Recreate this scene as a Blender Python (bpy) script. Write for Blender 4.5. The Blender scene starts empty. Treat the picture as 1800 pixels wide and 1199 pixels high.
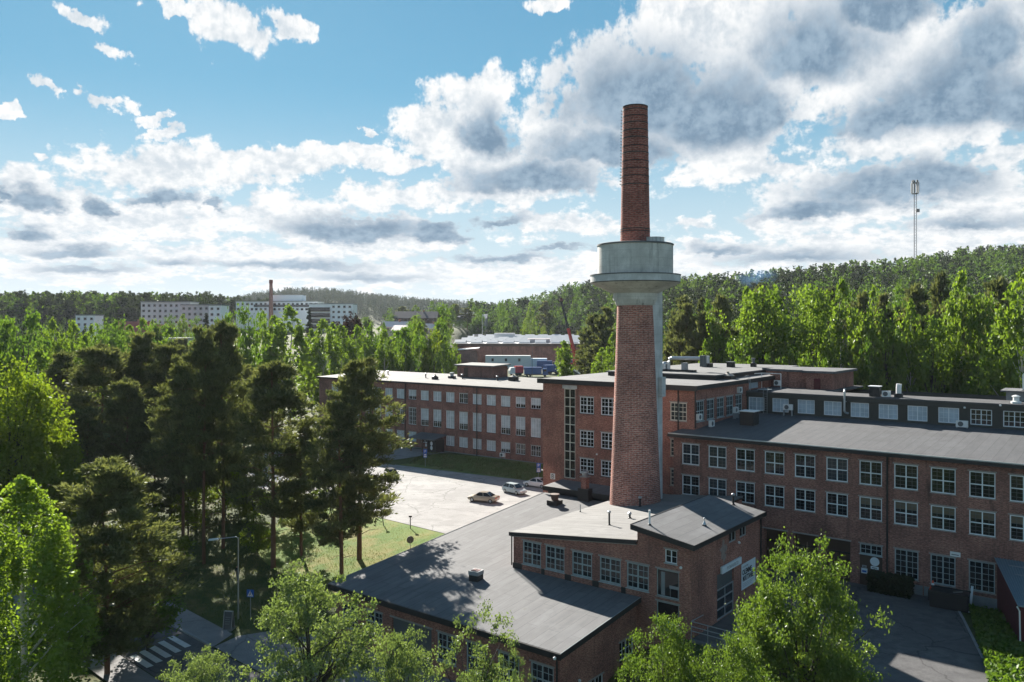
import bpy, math, random
import numpy as np
from mathutils import Vector, Matrix
R = math.radians
SC = bpy.context.scene
COL = SC.collection
YAW = R(-38.3)
CA, SA = math.cos(R(38.3)), math.sin(R(38.3))
# building frame: s runs along the factory facades (to the right and nearer), t runs away from the viewer
def W(s, t, z=0.0):
    return Vector((s * CA + t * SA, -s * SA + t * CA, z))
def ST(x, y):
    return x * CA - y * SA, x * SA + y * CA
def sm(a, b, x):
    k = np.clip((x - a) / (b - a), 0, 1)
    return k * k * (3 - 2 * k)

# ---------------------------------------------------------------- terrain height
RK = [-.95, -.63, -.35, -.29, -.2, -.12, -.07, -.03, .035, .07, .105, .21, .25, .28, .35, .42, .49, .56, .63, .95]
RA = [290, 290, 290, 290, 300, 300, 320, 560, 580, 560, 420, 300, 275, 262, 258, 255, 250, 250, 250, 250]
RY = [560, 560, 590, 600, 500, 500, 540, 760, 780, 760, 720, 640, 610, 600, 610, 630, 660, 700, 740, 900]
RH = [22, 21, 21, 19, 19, 20, 20, 18, 28, 38, 37, 35, 35, 35, 39, 44, 50, 62, 67, 76]
def gz(s, t):
    s = np.asarray(s, float); t = np.asarray(t, float)
    x = s * CA + t * SA; y = -s * SA + t * CA
    zl = -3.7 + 2.7 * sm(50, 75, t) + 1.4 * sm(108.5, 116, t)
    zr = -3.7 + 3.7 * sm(52, 59, t)
    w = sm(-36, -29, s)
    near = zl * (1 - w) + zr * w
    near = near * (1 - sm(118, 150, t)) + .4 * sm(118, 150, t)
    r = x / np.maximum(y, 30.0)
    h = np.interp(r, RK, RH); yr = np.interp(r, RK, RY); ya = np.interp(r, RK, RA)
    mid = 4.5 * sm(200, 360, y) + 2.0 * sm(118, 150, t) * sm(0.1, .3, r)
    hill = h * sm(0, 1, np.clip((y - ya) / (yr - ya), 0, 1)) * (1 - .75 * sm(1.0, 2.2, y / yr))
    far = 66 * np.exp(-((r + .27) / .14) ** 2) * sm(900, 1700, y) + 44 * np.exp(-((r + .05) / .16) ** 2) * sm(1000, 1900, y)
    return near + np.where(y > 60, mid + hill + far, 0.0)
def gzf(s, t): return float(gz(s, t))

# ---------------------------------------------------------------- node helpers
class NT:
    def __init__(self, tree):
        self.t = tree; self.n = tree.nodes; self.l = tree.links
    def new(self, kind, **kw):
        nd = self.n.new(kind)
        for k, v in kw.items():
            if k.startswith('i_'):
                nd.inputs[int(k[2:]) if k[2:].isdigit() else k[2:].replace('_', ' ')].default_value = v
            else: setattr(nd, k, v)
        return nd
    def link(self, a, b): self.l.new(a, b)
    def val(self, sock, v):
        if isinstance(v, (int, float)): sock.default_value = v
        elif isinstance(v, (tuple, list, Vector)): sock.default_value = tuple(v)
        else: self.link(v, sock)
    def math(self, op, a, b=0.0, c=None, clamp=False):
        nd = self.n.new('ShaderNodeMath'); nd.operation = op; nd.use_clamp = clamp
        self.val(nd.inputs[0], a); self.val(nd.inputs[1], b)
        if c is not None: self.val(nd.inputs[2], c)
        return nd.outputs[0]
    def vmath(self, op, a, b=(0, 0, 0), out=0):
        nd = self.n.new('ShaderNodeVectorMath'); nd.operation = op
        self.val(nd.inputs[0], a); self.val(nd.inputs[1], b)
        return nd.outputs[out]
    def mix(self, f, a, b, mode='MIX'):
        nd = self.n.new('ShaderNodeMix'); nd.data_type = 'RGBA'; nd.blend_type = mode
        self.val(nd.inputs[0], f)
        for i, v in ((6, a), (7, b)):
            if isinstance(v, (tuple, list)) and len(v) == 3: v = (*v, 1)
            self.val(nd.inputs[i], v)
        return nd.outputs[2]
    def noise(self, vec, scale, detail=4, rough=.55, w=None):
        nd = self.n.new('ShaderNodeTexNoise'); nd.inputs['Scale'].default_value = scale
        nd.inputs['Detail'].default_value = detail; nd.inputs['Roughness'].default_value = rough
        if vec is not None: self.link(vec, nd.inputs['Vector'])
        return nd.outputs
    def ss(self, x, a, b, lo=0.0, hi=1.0):
        nd = self.n.new('ShaderNodeMapRange'); nd.interpolation_type = 'SMOOTHSTEP'
        self.val(nd.inputs[0], x); nd.inputs[1].default_value = a; nd.inputs[2].default_value = b
        nd.inputs[3].default_value = lo; nd.inputs[4].default_value = hi
        return nd.outputs[0]

def new_mat(name):
    m = bpy.data.materials.new(name); m.use_nodes = True
    nt = NT(m.node_tree); b = m.node_tree.nodes['Principled BSDF']
    return m, nt, b
def pmat(name, col, rough=.7, metal=0.0, spec=.5, var=.12, scale=1.5, bump=0.0):
    """plain material with a little uneven wear"""
    m, nt, b = new_mat(name)
    tc = nt.new('ShaderNodeTexCoord').outputs['Object']
    n = nt.noise(tc, scale, 5)[0]
    k = nt.math('MULTIPLY_ADD', n, var * 2, 1 - var)
    c = nt.vmath('SCALE', tuple(col)); c.node.inputs['Scale'].default_value = 1
    nt.link(k, c.node.inputs['Scale'])
    nt.link(c, b.inputs['Base Color'])
    b.inputs['Roughness'].default_value = rough; b.inputs['Metallic'].default_value = metal
    b.inputs['Specular IOR Level'].default_value = spec
    if bump:
        bp = nt.new('ShaderNodeBump'); bp.inputs['Strength'].default_value = bump
        nt.link(nt.noise(tc, scale * 8, 3)[0], bp.inputs['Height']); nt.link(bp.outputs[0], b.inputs['Normal'])
    return m
def uv(nt):
    return nt.new('ShaderNodeUVMap').outputs[0]
def brick_mat(name, c1, c2, mort, stain=.55, scl=1.0, big=1.0):
    m, nt, b = new_mat(name)
    u = uv(nt)
    br = nt.new('ShaderNodeTexBrick')
    nt.link(u, br.inputs['Vector'])
    br.inputs['Color1'].default_value = (*c1, 1); br.inputs['Color2'].default_value = (*c2, 1)
    br.inputs['Mortar'].default_value = (*mort, 1)
    br.inputs['Scale'].default_value = 1.0; br.inputs['Mortar Size'].default_value = .012 * big
    br.inputs['Brick Width'].default_value = .27 * big; br.inputs['Row Height'].default_value = .09 * big
    br.inputs['Bias'].default_value = -.1
    # per-brick speckle, mid-size patches and long rain streaks
    sp = nt.noise(nt.vmath('MULTIPLY', u, (4.2 * scl, 11 * scl, 1)), 1.0, 2, .7)[0]
    pa = nt.noise(u, .35 * scl, 6, .6)[0]
    st = nt.noise(nt.vmath('MULTIPLY', u, (1.3, .16, 1)), 1.0, 5, .6)[0]
    c = nt.mix(1.0, br.outputs['Color'], nt.mix(nt.ss(sp, .3, .72), (.55, .52, .52), (1.35, 1.28, 1.25)), 'MULTIPLY')
    c = nt.mix(1.0, c, nt.mix(nt.ss(pa, .3, .7), (.72, .7, .7), (1.2, 1.16, 1.12)), 'MULTIPLY')
    c = nt.mix(nt.math('MULTIPLY', nt.ss(st, .52, .75), stain), c, (.055, .038, .034))
    nt.link(c, b.inputs['Base Color'])
    b.inputs['Roughness'].default_value = .9; b.inputs['Specular IOR Level'].default_value = .2
    bp = nt.new('ShaderNodeBump'); bp.inputs['Strength'].default_value = .35; bp.inputs['Distance'].default_value = .02
    nt.link(sp, bp.inputs['Height']); nt.link(bp.outputs[0], b.inputs['Normal'])
    return m
def felt_mat(name, base, along='t', width=1.0):
    """bitumen felt laid in strips; seams show as thin lines"""
    m, nt, b = new_mat(name)
    u = uv(nt)
    if along == 't':
        mp = nt.new('ShaderNodeMapping'); mp.inputs['Rotation'].default_value = (0, 0, R(90)); nt.link(u, mp.inputs[0]); u2 = mp.outputs[0]
    else: u2 = u
    br = nt.new('ShaderNodeTexBrick'); nt.link(u2, br.inputs['Vector'])
    br.inputs['Scale'].default_value = 1; br.inputs['Brick Width'].default_value = 7.3; br.inputs['Row Height'].default_value = width
    br.inputs['Mortar Size'].default_value = .035; br.inputs['Mortar Smooth'].default_value = .6
    k = [x * 1.0 for x in base]
    br.inputs['Color1'].default_value = (*[x * 1.06 for x in k], 1); br.inputs['Color2'].default_value = (*[x * .92 for x in k], 1)
    br.inputs['Mortar'].default_value = (*[x * .58 for x in k], 1)
    n1 = nt.noise(nt.vmath('MULTIPLY', u2, (.5, 2.2, 1)), .8, 6, .65)[0]
    n2 = nt.noise(u, 14, 3, .7)[0]
    c = nt.mix(1.0, br.outputs['Color'], nt.mix(nt.ss(n1, .3, .7), (.84, .845, .85), (1.12, 1.11, 1.1)), 'MULTIPLY')
    c = nt.mix(1.0, c, nt.mix(n2, (.8, .8, .8), (1.2, 1.2, 1.2)), 'MULTIPLY')
    pu = nt.noise(u, .24, 5, .55)[0]; mo = nt.noise(u, 1.1, 6, .7)[0]   # dried puddles and moss
    c = nt.mix(nt.math('MULTIPLY', nt.ss(pu, .56, .60), .28), c, tuple(x * .62 for x in k)); c = nt.mix(nt.math('MULTIPLY', nt.ss(pu, .40, .37), .22), c, tuple(x * 1.5 for x in k))
    c = nt.mix(nt.math('MULTIPLY', nt.ss(mo, .64, .72), .5), c, (k[0] * .62, k[0] * .66, k[0] * .45))
    nt.link(c, b.inputs['Base Color'])
    b.inputs['Roughness'].default_value = .85; b.inputs['Specular IOR Level'].default_value = .35
    bp = nt.new('ShaderNodeBump'); bp.inputs['Strength'].default_value = .3; bp.inputs['Distance'].default_value = .03
    nt.link(nt.math('MULTIPLY_ADD', br.outputs['Fac'], .6, n2), bp.inputs['Height']); nt.link(bp.outputs[0], b.inputs['Normal'])
    return m
def ground_mat(name, cols, scales, rough=.95, fine=.35, cracks=0.0):
    m, nt, b = new_mat(name)
    g = nt.new('ShaderNodeNewGeometry').outputs['Position']
    c = None
    for i, (cc, sc) in enumerate(zip(cols[1:], scales)):
        n = nt.ss(nt.noise(g, sc, 6, .62)[0], .4, .62)
        c = nt.mix(n, cols[0] if c is None else c, cc)
    if cracks:   # worn paving: hairline cracks, oily stains, polished wheel paths
        wv = nt.vmath('ADD', g, nt.vmath('MULTIPLY', nt.noise(g, .5, 4)[1], (2.2, 2.2, 0)))
        vo = nt.new('ShaderNodeTexVoronoi', feature='DISTANCE_TO_EDGE'); vo.inputs['Scale'].default_value = .11; nt.link(wv, vo.inputs['Vector'])
        c = nt.mix(nt.math('MULTIPLY', nt.ss(vo.outputs['Distance'], .012, .002), cracks), c, tuple(x * .35 for x in cols[0]))
        st = nt.noise(g, .9, 5, .6)[0]; c = nt.mix(nt.math('MULTIPLY', nt.ss(st, .60, .70), cracks * .8), c, tuple(x * .55 for x in cols[0]))
        pt = nt.noise(nt.vmath('MULTIPLY', g, (.12, .5, 1)), .5, 3)[0]; c = nt.mix(nt.math('MULTIPLY', nt.ss(pt, .5, .62), cracks * .5), c, tuple(x * .8 for x in cols[0]))
    f = nt.noise(g, 7.0, 3, .7)[0]
    c = nt.mix(1.0, c, nt.mix(f, (1 - fine,) * 3, (1 + fine,) * 3), 'MULTIPLY')
    nt.link(c, b.inputs['Base Color']); b.inputs['Roughness'].default_value = rough
    b.inputs['Specular IOR Level'].default_value = .2
    bp = nt.new('ShaderNodeBump'); bp.inputs['Strength'].default_value = .4; bp.inputs['Distance'].default_value = .08
    nt.link(f, bp.inputs['Height']); nt.link(bp.outputs[0], b.inputs['Normal'])
    return m
def leaf_mat(name, c0, c1, trans=.45, tt=(1.2, 1.24, .52)):
    m = bpy.data.materials.new(name); m.use_nodes = True
    nt = NT(m.node_tree); nt.n.clear()
    at = nt.new('ShaderNodeAttribute', attribute_name='tint').outputs['Fac']
    oi = nt.new('ShaderNodeObjectInfo').outputs['Random']
    f = nt.math('ADD', nt.math('MULTIPLY', at, .75), nt.math('MULTIPLY', oi, .25))
    c = nt.mix(f, c0, c1)
    d = nt.new('ShaderNodeBsdfDiffuse'); t = nt.new('ShaderNodeBsdfTranslucent')
    nt.link(c, d.inputs[0])
    tc = nt.mix(1.0, c, tt, 'MULTIPLY'); nt.link(tc, t.inputs[0])
    mx = nt.new('ShaderNodeMixShader'); mx.inputs[0].default_value = trans
    nt.link(d.outputs[0], mx.inputs[1]); nt.link(t.outputs[0], mx.inputs[2])
    gl = nt.new('ShaderNodeBsdfGlossy'); gl.inputs['Roughness'].default_value = .45; gl.inputs[0].default_value = (.8, .85, .8, 1)
    m2 = nt.new('ShaderNodeMixShader'); m2.inputs[0].default_value = .025
    nt.link(mx.outputs[0], m2.inputs[1]); nt.link(gl.outputs[0], m2.inputs[2])
    o = nt.new('ShaderNodeOutputMaterial'); nt.link(m2.outputs[0], o.inputs[0])
    return m
def glass_mat(name, col, rough=.06, streak=.0):
    m, nt, b = new_mat(name)
    b.inputs['Base Color'].default_value = (*col, 1); b.inputs['Roughness'].default_value = rough
    b.inputs['Specular IOR Level'].default_value = .6
    tc = nt.new('ShaderNodeTexCoord').outputs['Object']
    oi = nt.new('ShaderNodeObjectInfo').outputs['Random']
    add = nt.vmath('ADD', tc, nt.vmath('SCALE', (1, 1, 1))); sc = add.node.inputs[1].links[0].from_node; nt.link(nt.math('MULTIPLY', oi, 40.0), sc.inputs['Scale'])
    n = nt.noise(add, .9, 2)[0]
    bp = nt.new('ShaderNodeBump'); bp.inputs['Strength'].default_value = .06; bp.inputs['Distance'].default_value = .1
    nt.link(n, bp.inputs['Height']); nt.link(bp.outputs[0], b.inputs['Normal'])
    c = nt.mix(nt.math('MULTIPLY', n, .9), tuple(x * .55 for x in col), tuple(min(1, x * 1.35) for x in col))
    nt.link(c, b.inputs['Base Color'])
    return m

def concrete_mat(name, base, streak=.6):
    m, nt, b = new_mat(name); g = nt.new('ShaderNodeTexCoord').outputs['Object']
    big = nt.noise(g, .5, 6, .6)[0]; st = nt.noise(nt.vmath('MULTIPLY', g, (2.2, 2.2, .12)), 1.0, 6, .65)[0]; fi = nt.noise(g, 9, 4, .7)[0]
    sp = nt.new('ShaderNodeSeparateXYZ'); nt.link(g, sp.inputs[0])
    ln = nt.math('LESS_THAN', nt.math('FRACT', nt.math('MULTIPLY', sp.outputs[2], 1.25)), .035)
    c = nt.mix(nt.ss(big, .35, .7), tuple(x * .82 for x in base), tuple(x * 1.15 for x in base))
    c = nt.mix(nt.math('MULTIPLY', nt.ss(st, .52, .74), streak), c, (.07, .07, .062))
    c = nt.mix(nt.math('MULTIPLY', nt.ss(st, .44, .3), streak * .6), c, (.5, .5, .47))
    c = nt.mix(nt.math('MULTIPLY', ln, .3), c, (.1, .1, .1)); c = nt.mix(1.0, c, nt.mix(fi, (.8, .8, .8), (1.2, 1.2, 1.2)), 'MULTIPLY')
    nt.link(c, b.inputs['Base Color']); b.inputs['Roughness'].default_value = .92; b.inputs['Specular IOR Level'].default_value = .2
    bp = nt.new('ShaderNodeBump'); bp.inputs['Strength'].default_value = .3; bp.inputs['Distance'].default_value = .03
    nt.link(fi, bp.inputs['Height']); nt.link(bp.outputs[0], b.inputs['Normal']); return m
M = {}
M['brick'] = brick_mat('red_brick', (.38, .155, .115), (.26, .10, .075), (.34, .27, .235))
M['brick_wing'] = brick_mat('weathered_brick', (.325, .145, .115), (.215, .09, .072), (.29, .235, .205), .8)
M['brick_chim'] = brick_mat('chimney_brick', (.44, .19, .148), (.25, .098, .078), (.44, .35, .31), .25, .8, 2.2)
M['brick_stack'] = brick_mat('stack_brick', (.33, .115, .092), (.21, .07, .058), (.28, .185, .16), .3, .8, 2.2)
M['felt'] = felt_mat('roof_felt', (.118, .122, .129), 't', 1.05)
M['felt_long'] = felt_mat('roof_felt_lengthwise', (.078, .081, .088), 't', .95)
M['felt_pale'] = felt_mat('roof_felt_pale', (.168, .168, .166), 's', 1.0)
M['felt_wing'] = felt_mat('roof_felt_wing', (.128, .128, .127), 't', 1.2)
M['fascia'] = pmat('dark_fascia', (.018, .017, .017), .6)
M['lintel'] = pmat('cement_lintel', (.30, .28, .26), .85, var=.25)
M['plinth'] = pmat('concrete_plinth', (.22, .24, .25), .9, var=.3)
M['frame'] = pmat('white_window_paint', (.74, .79, .82), .5, var=.1)
M['frame_old'] = pmat('old_window_paint', (.34, .40, .41), .6, var=.25)
M['frame_cream'] = pmat('cream_window_paint', (.60, .58, .50), .55, var=.12)
M['glass'] = glass_mat('dark_glass', (.012, .016, .02))
M['glass_dim'] = glass_mat('dim_glass', (.03, .04, .05), .12)
M['glass_warm'] = glass_mat('painted_tree_reflection_glass', (.15, .125, .095), .12)  # reflection of sunlit trees painted as a warm glass colour
M['blind'] = glass_mat('blind_behind_glass', (.56, .62, .65), .25)
M['blind_blue'] = glass_mat('drawn_blind', (.42, .52, .6), .3)
M['room'] = pmat('room_wall', (.06, .07, .065), .9)
M['clad'] = pmat('brown_cladding', (.05, .05, .043), .7, var=.15)
M['iron'] = pmat('black_iron', (.02, .02, .022), .55, .3)
M['zinc'] = pmat('zinc_sheet', (.42, .45, .47), .4, .75, var=.15)
M['white'] = pmat('white_enamel', (.72, .73, .72), .45, var=.08)
M['grey'] = pmat('grey_paint', (.28, .29, .30), .6)
M['dgrey'] = pmat('dark_grey_paint', (.09, .1, .105), .6)
M['concrete'] = concrete_mat('weathered_concrete', (.58, .57, .54), .6)
M['concrete2'] = concrete_mat('smooth_concrete', (.54, .55, .55), .4)
M['wood'] = pmat('brown_wood', (.075, .045, .032), .7)
M['red'] = pmat('red_paint', (.55, .025, .02), .45)
M['darkred'] = pmat('dark_red_boards', (.085, .012, .014), .75, var=.25)
M['blue'] = pmat('blue_paint', (.02, .09, .3), .45)
M['signblue'] = pmat('sign_blue', (.02, .11, .45), .5)
M['orange'] = pmat('cone_orange', (.75, .09, .03), .6)
M['rubber'] = pmat('black_rubber', (.012, .012, .012), .8)
M['ink'] = pmat('black_ink', (.015, .017, .02), .7)
M['poster'] = pmat('white_poster', (.66, .72, .76), .7, var=.05)
M['bark'] = pmat('dark_bark', (.05, .042, .036), .95, var=.4, scale=3, bump=.5)
M['bark_pine'] = pmat('pine_bark', (.14, .075, .045), .95, var=.45, scale=3, bump=.5)
M['bark_birch'] = pmat('birch_bark', (.48, .46, .42), .85, var=.5, scale=2.5)
M['corr'] = pmat('blue_grey_sheet', (.17, .25, .30), .45, .3)
M['asphalt'] = ground_mat('asphalt', [(.10, .102, .108), (.125, .125, .13), (.085, .085, .09)], [.35, 1.3], .9, .25, .6)
M['gravel'] = ground_mat('pale_asphalt', [(.29, .288, .285), (.33, .327, .322), (.25, .248, .245)], [.09, .35], .95, .16, .55)
M['grass'] = ground_mat('rough_grass', [(.062, .082, .025), (.095, .09, .034), (.045, .066, .019)], [.16, .5], .95, .45)
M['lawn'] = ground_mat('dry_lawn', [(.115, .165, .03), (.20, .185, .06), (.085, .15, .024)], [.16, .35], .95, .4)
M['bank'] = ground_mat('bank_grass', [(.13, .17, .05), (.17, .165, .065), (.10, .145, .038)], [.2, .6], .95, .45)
M['path'] = ground_mat('path_asphalt', [(.19, .192, .197), (.22, .22, .222)], [.5], .9, .2, .5)
M['marking'] = pmat('road_paint', (.55, .57, .58), .7, var=.3, scale=4)
M['needles'] = leaf_mat('pine_needles', (.044, .06, .027), (.19, .205, .09), .4, (1.1, 1.12, .6))
M['leaf_birch'] = leaf_mat('birch_leaves', (.078, .14, .02), (.205, .285, .045), .52)
M['leaf_green'] = leaf_mat('broad_leaves', (.044, .10, .016), (.135, .21, .034), .5)
M['leaf_lime'] = leaf_mat('young_maple_leaves', (.09, .145, .014), (.20, .25, .03), .52)
M['leaf_olive'] = leaf_mat('small_tree_leaves', (.085, .13, .055), (.22, .28, .12), .4)
M['spruce'] = leaf_mat('spruce_needles', (.012, .022, .012), (.035, .05, .022), .25)
M['copper'] = leaf_mat('copper_leaves', (.022, .012, .016), (.05, .025, .03), .3)
M['tuft'] = leaf_mat('grass_blades', (.05, .09, .012), (.15, .20, .03), .5)

# ---------------------------------------------------------------- object helpers
def tag(o, label=None, cat=None, group=None, kind=None):
    if label: o['label'] = label
    if cat: o['category'] = cat
    if group: o['group'] = group
    if kind: o['kind'] = kind
    return o
ORG = {}
def thing(name, label, cat, s, t, z, rot=0.0, group=None, local=False):
    """Empty at the base of a thing, turned to the building frame plus rot"""
    o = bpy.data.objects.new(name, None); COL.objects.link(o); o.empty_display_size = .5
    o.location = W(s, t, z); o.rotation_euler = (0, 0, YAW + rot)
    ORG[o.name] = (0, 0, 0) if local else (s, t, z)
    return tag(o, label, cat, group)
class MB:
    def __init__(self): self.v = []; self.f = []; self.u = []; self.mi = []; self.cur = 0
    def face(self, pts, uvs=None):
        k = len(self.v); self.v += [tuple(p) for p in pts]; self.f.append(tuple(range(k, k + len(pts))))
        if uvs is None:
            a, b, c = Vector(pts[0]), Vector(pts[1]), Vector(pts[2])
            n = (b - a).cross(c - a)
            if n.length < 1e-12 and len(pts) > 3: n = (c - a).cross(Vector(pts[3]) - a)
            n = (abs(n.x), abs(n.y), abs(n.z))
            if n[2] > .7 * max(1e-12, (n[0]**2 + n[1]**2 + n[2]**2) ** .5): uvs = [(p[0], p[1]) for p in pts]
            elif n[0] > n[1]: uvs = [(p[1], p[2]) for p in pts]
            else: uvs = [(p[0], p[2]) for p in pts]
        self.u.append(uvs); self.mi.append(self.cur)
        return self
    def box(self, a0, a1, b0, b1, c0, c1, skip=''):
        P = lambda i, j, k: ((a0, a1)[i], (b0, b1)[j], (c0, c1)[k])
        q = {'-x': [(0,1,0),(0,0,0),(0,0,1),(0,1,1)], '+x': [(1,0,0),(1,1,0),(1,1,1),(1,0,1)],
             '-y': [(0,0,0),(1,0,0),(1,0,1),(0,0,1)], '+y': [(1,1,0),(0,1,0),(0,1,1),(1,1,1)],
             '-z': [(0,1,0),(1,1,0),(1,0,0),(0,0,0)], '+z': [(0,0,1),(1,0,1),(1,1,1),(0,1,1)]}
        for k, idx in q.items():
            if k not in skip: self.face([P(*i) for i in idx])
        return self
    def slab(self, pts, th):
        """polygon given by its top points, th thick downwards (vertical)"""
        lo = [(p[0], p[1], p[2] - th) for p in pts]
        self.face(pts); self.face(lo[::-1])
        n = len(pts)
        for i in range(n):
            j = (i + 1) % n; self.face([lo[i], lo[j], pts[j], pts[i]])
        return self
    def lathe(self, x, y, prof, n=32, cap=True, uscale=1.0):
        """prof: list of (z, r)"""
        for (z0, r0), (z1, r1) in zip(prof[:-1], prof[1:]):
            for i in range(n):
                a, b = 2 * math.pi * i / n, 2 * math.pi * (i + 1) / n
                rm = (r0 + r1) / 2 * uscale
                d = ((z1 - z0) ** 2 + (r1 - r0) ** 2) ** .5
                zz0 = z0; zz1 = z0 + d if abs(z1 - z0) < 1e-6 else z1
                self.face([(x + r0 * math.cos(a), y + r0 * math.sin(a), z0), (x + r0 * math.cos(b), y + r0 * math.sin(b), z0),
                           (x + r1 * math.cos(b), y + r1 * math.sin(b), z1), (x + r1 * math.cos(a), y + r1 * math.sin(a), z1)],
                          [(a * rm, zz0), (b * rm, zz0), (b * rm, zz1), (a * rm, zz1)])
        if cap:
            for z, r, fl in ((prof[0][0], prof[0][1], 1), (prof[-1][0], prof[-1][1], 0)):
                if r > 1e-4:
                    p = [(x + r * math.cos(2 * math.pi * i / n), y + r * math.sin(2 * math.pi * i / n), z) for i in range(n)]
                    self.face(p[::-1] if fl else p)
        return self
    def tube(self, pts, r, n=8, r1=None):
        pts = [Vector(p) for p in pts]; rings = []
        for i, p in enumerate(pts):
            d = (pts[min(i + 1, len(pts) - 1)] - pts[max(i - 1, 0)]).normalized()
            a = d.orthogonal().normalized() if i == 0 or True else None
            ref = Vector((0, 0, 1)) if abs(d.z) < .9 else Vector((1, 0, 0))
            a = d.cross(ref).normalized(); b = d.cross(a)
            rr = r if r1 is None else r + (r1 - r) * i / (len(pts) - 1)
            rings.append([p + a * rr * math.cos(2 * math.pi * k / n) + b * rr * math.sin(2 * math.pi * k / n) for k in range(n)])
        for A, B in zip(rings[:-1], rings[1:]):
            for k in range(n):
                j = (k + 1) % n; self.face([A[k], A[j], B[j], B[k]])
        self.face(rings[0]); self.face(rings[-1][::-1])
        return self
    def mesh(self, name, mats, org=(0, 0, 0), smooth=False):
        me = bpy.data.meshes.new(name)
        me.from_pydata([(p[0] - org[0], p[1] - org[1], p[2] - org[2]) for p in self.v], [], self.f)
        ul = me.uv_layers.new(name='UVMap')
        ul.data.foreach_set('uv', [c for f in self.u for q in f for c in q])
        for m in (mats if isinstance(mats, (list, tuple)) else [mats]): me.materials.append(M[m] if isinstance(m, str) else m)
        me.polygons.foreach_set('material_index', self.mi)
        if smooth: me.polygons.foreach_set('use_smooth', [True] * len(me.polygons))
        me.update(); return me
    def build(self, name, mats, parent=None, smooth=False, org=None):
        if org is None: org = ORG.get(parent.name, (0, 0, 0)) if parent is not None else (0, 0, 0)
        o = bpy.data.objects.new(name, self.mesh(name, mats, org, smooth)); COL.objects.link(o)
        if parent is not None: o.parent = parent; ORG[o.name] = org
        return o
KIDS = {}
def kids(o): return [c for c in bpy.data.objects if c.parent is o]
def dup(root, loc=None, rotz=None, label=None, scale=None, parent=None, group=None):
    c = root.copy(); COL.objects.link(c)
    if parent is not None: c.parent = parent
    if loc is not None: c.location = loc
    if rotz is not None: c.rotation_euler = (0, 0, rotz)
    if scale is not None: c.scale = scale
    if label: c['label'] = label
    if group: c['group'] = group
    for ch in (KIDS[root.name] if root.name in KIDS else KIDS.setdefault(root.name, kids(root))):
        dup(ch, parent=c)
    return c
def single(mb, name, mats, label, cat, s, t, z, rot=0, group=None, smooth=False):
    """a thing that is one mesh, authored in local coordinates"""
    o = mb.build(name, mats, None, smooth)
    o.location = W(s, t, z); o.rotation_euler = (0, 0, YAW + rot)
    return tag(o, label, cat, group)

# ---------------------------------------------------------------- walls and windows
def wall(mb, axis, c, a0, a1, z0, z1, holes=(), depth=.22, inward=1, top=None):
    """wall in the plane s=c ('t') or t=c ('s'); holes are (a0,a1,z0,z1); top=(z_at_a0,z_at_a1) adds a sloping head"""
    P = (lambda a, z, d=0: (a, c + d * inward, z)) if axis == 's' else (lambda a, z, d=0: (c + d * inward, a, z))
    xs = sorted({a0, a1, *[h[0] for h in holes], *[h[1] for h in holes]})
    zs = sorted({z0, z1, *[h[2] for h in holes], *[h[3] for h in holes]})
    for x0, x1 in zip(xs[:-1], xs[1:]):
        for y0, y1 in zip(zs[:-1], zs[1:]):
            xm, ym = (x0 + x1) / 2, (y0 + y1) / 2
            if any(h[0] < xm < h[1] and h[2] < ym < h[3] for h in holes): continue
            mb.face([P(x0, y0), P(x1, y0), P(x1, y1), P(x0, y1)])
    for h in holes:
        p, q, r_, s_ = h
        mb.face([P(p, r_), P(p, r_, depth), P(p, s_, depth), P(p, s_)])
        mb.face([P(q, r_, depth), P(q, r_), P(q, s_), P(q, s_, depth)])
        mb.face([P(p, s_), P(p, s_, depth), P(q, s_, depth), P(q, s_)])
        mb.face([P(p, r_, depth), P(p, r_), P(q, r_), P(q, r_, depth)])
    if top: mb.face([P(a0, z1), P(a1, z1), P(a1, top[1]), P(a0, top[0])])
WT = {}
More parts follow.
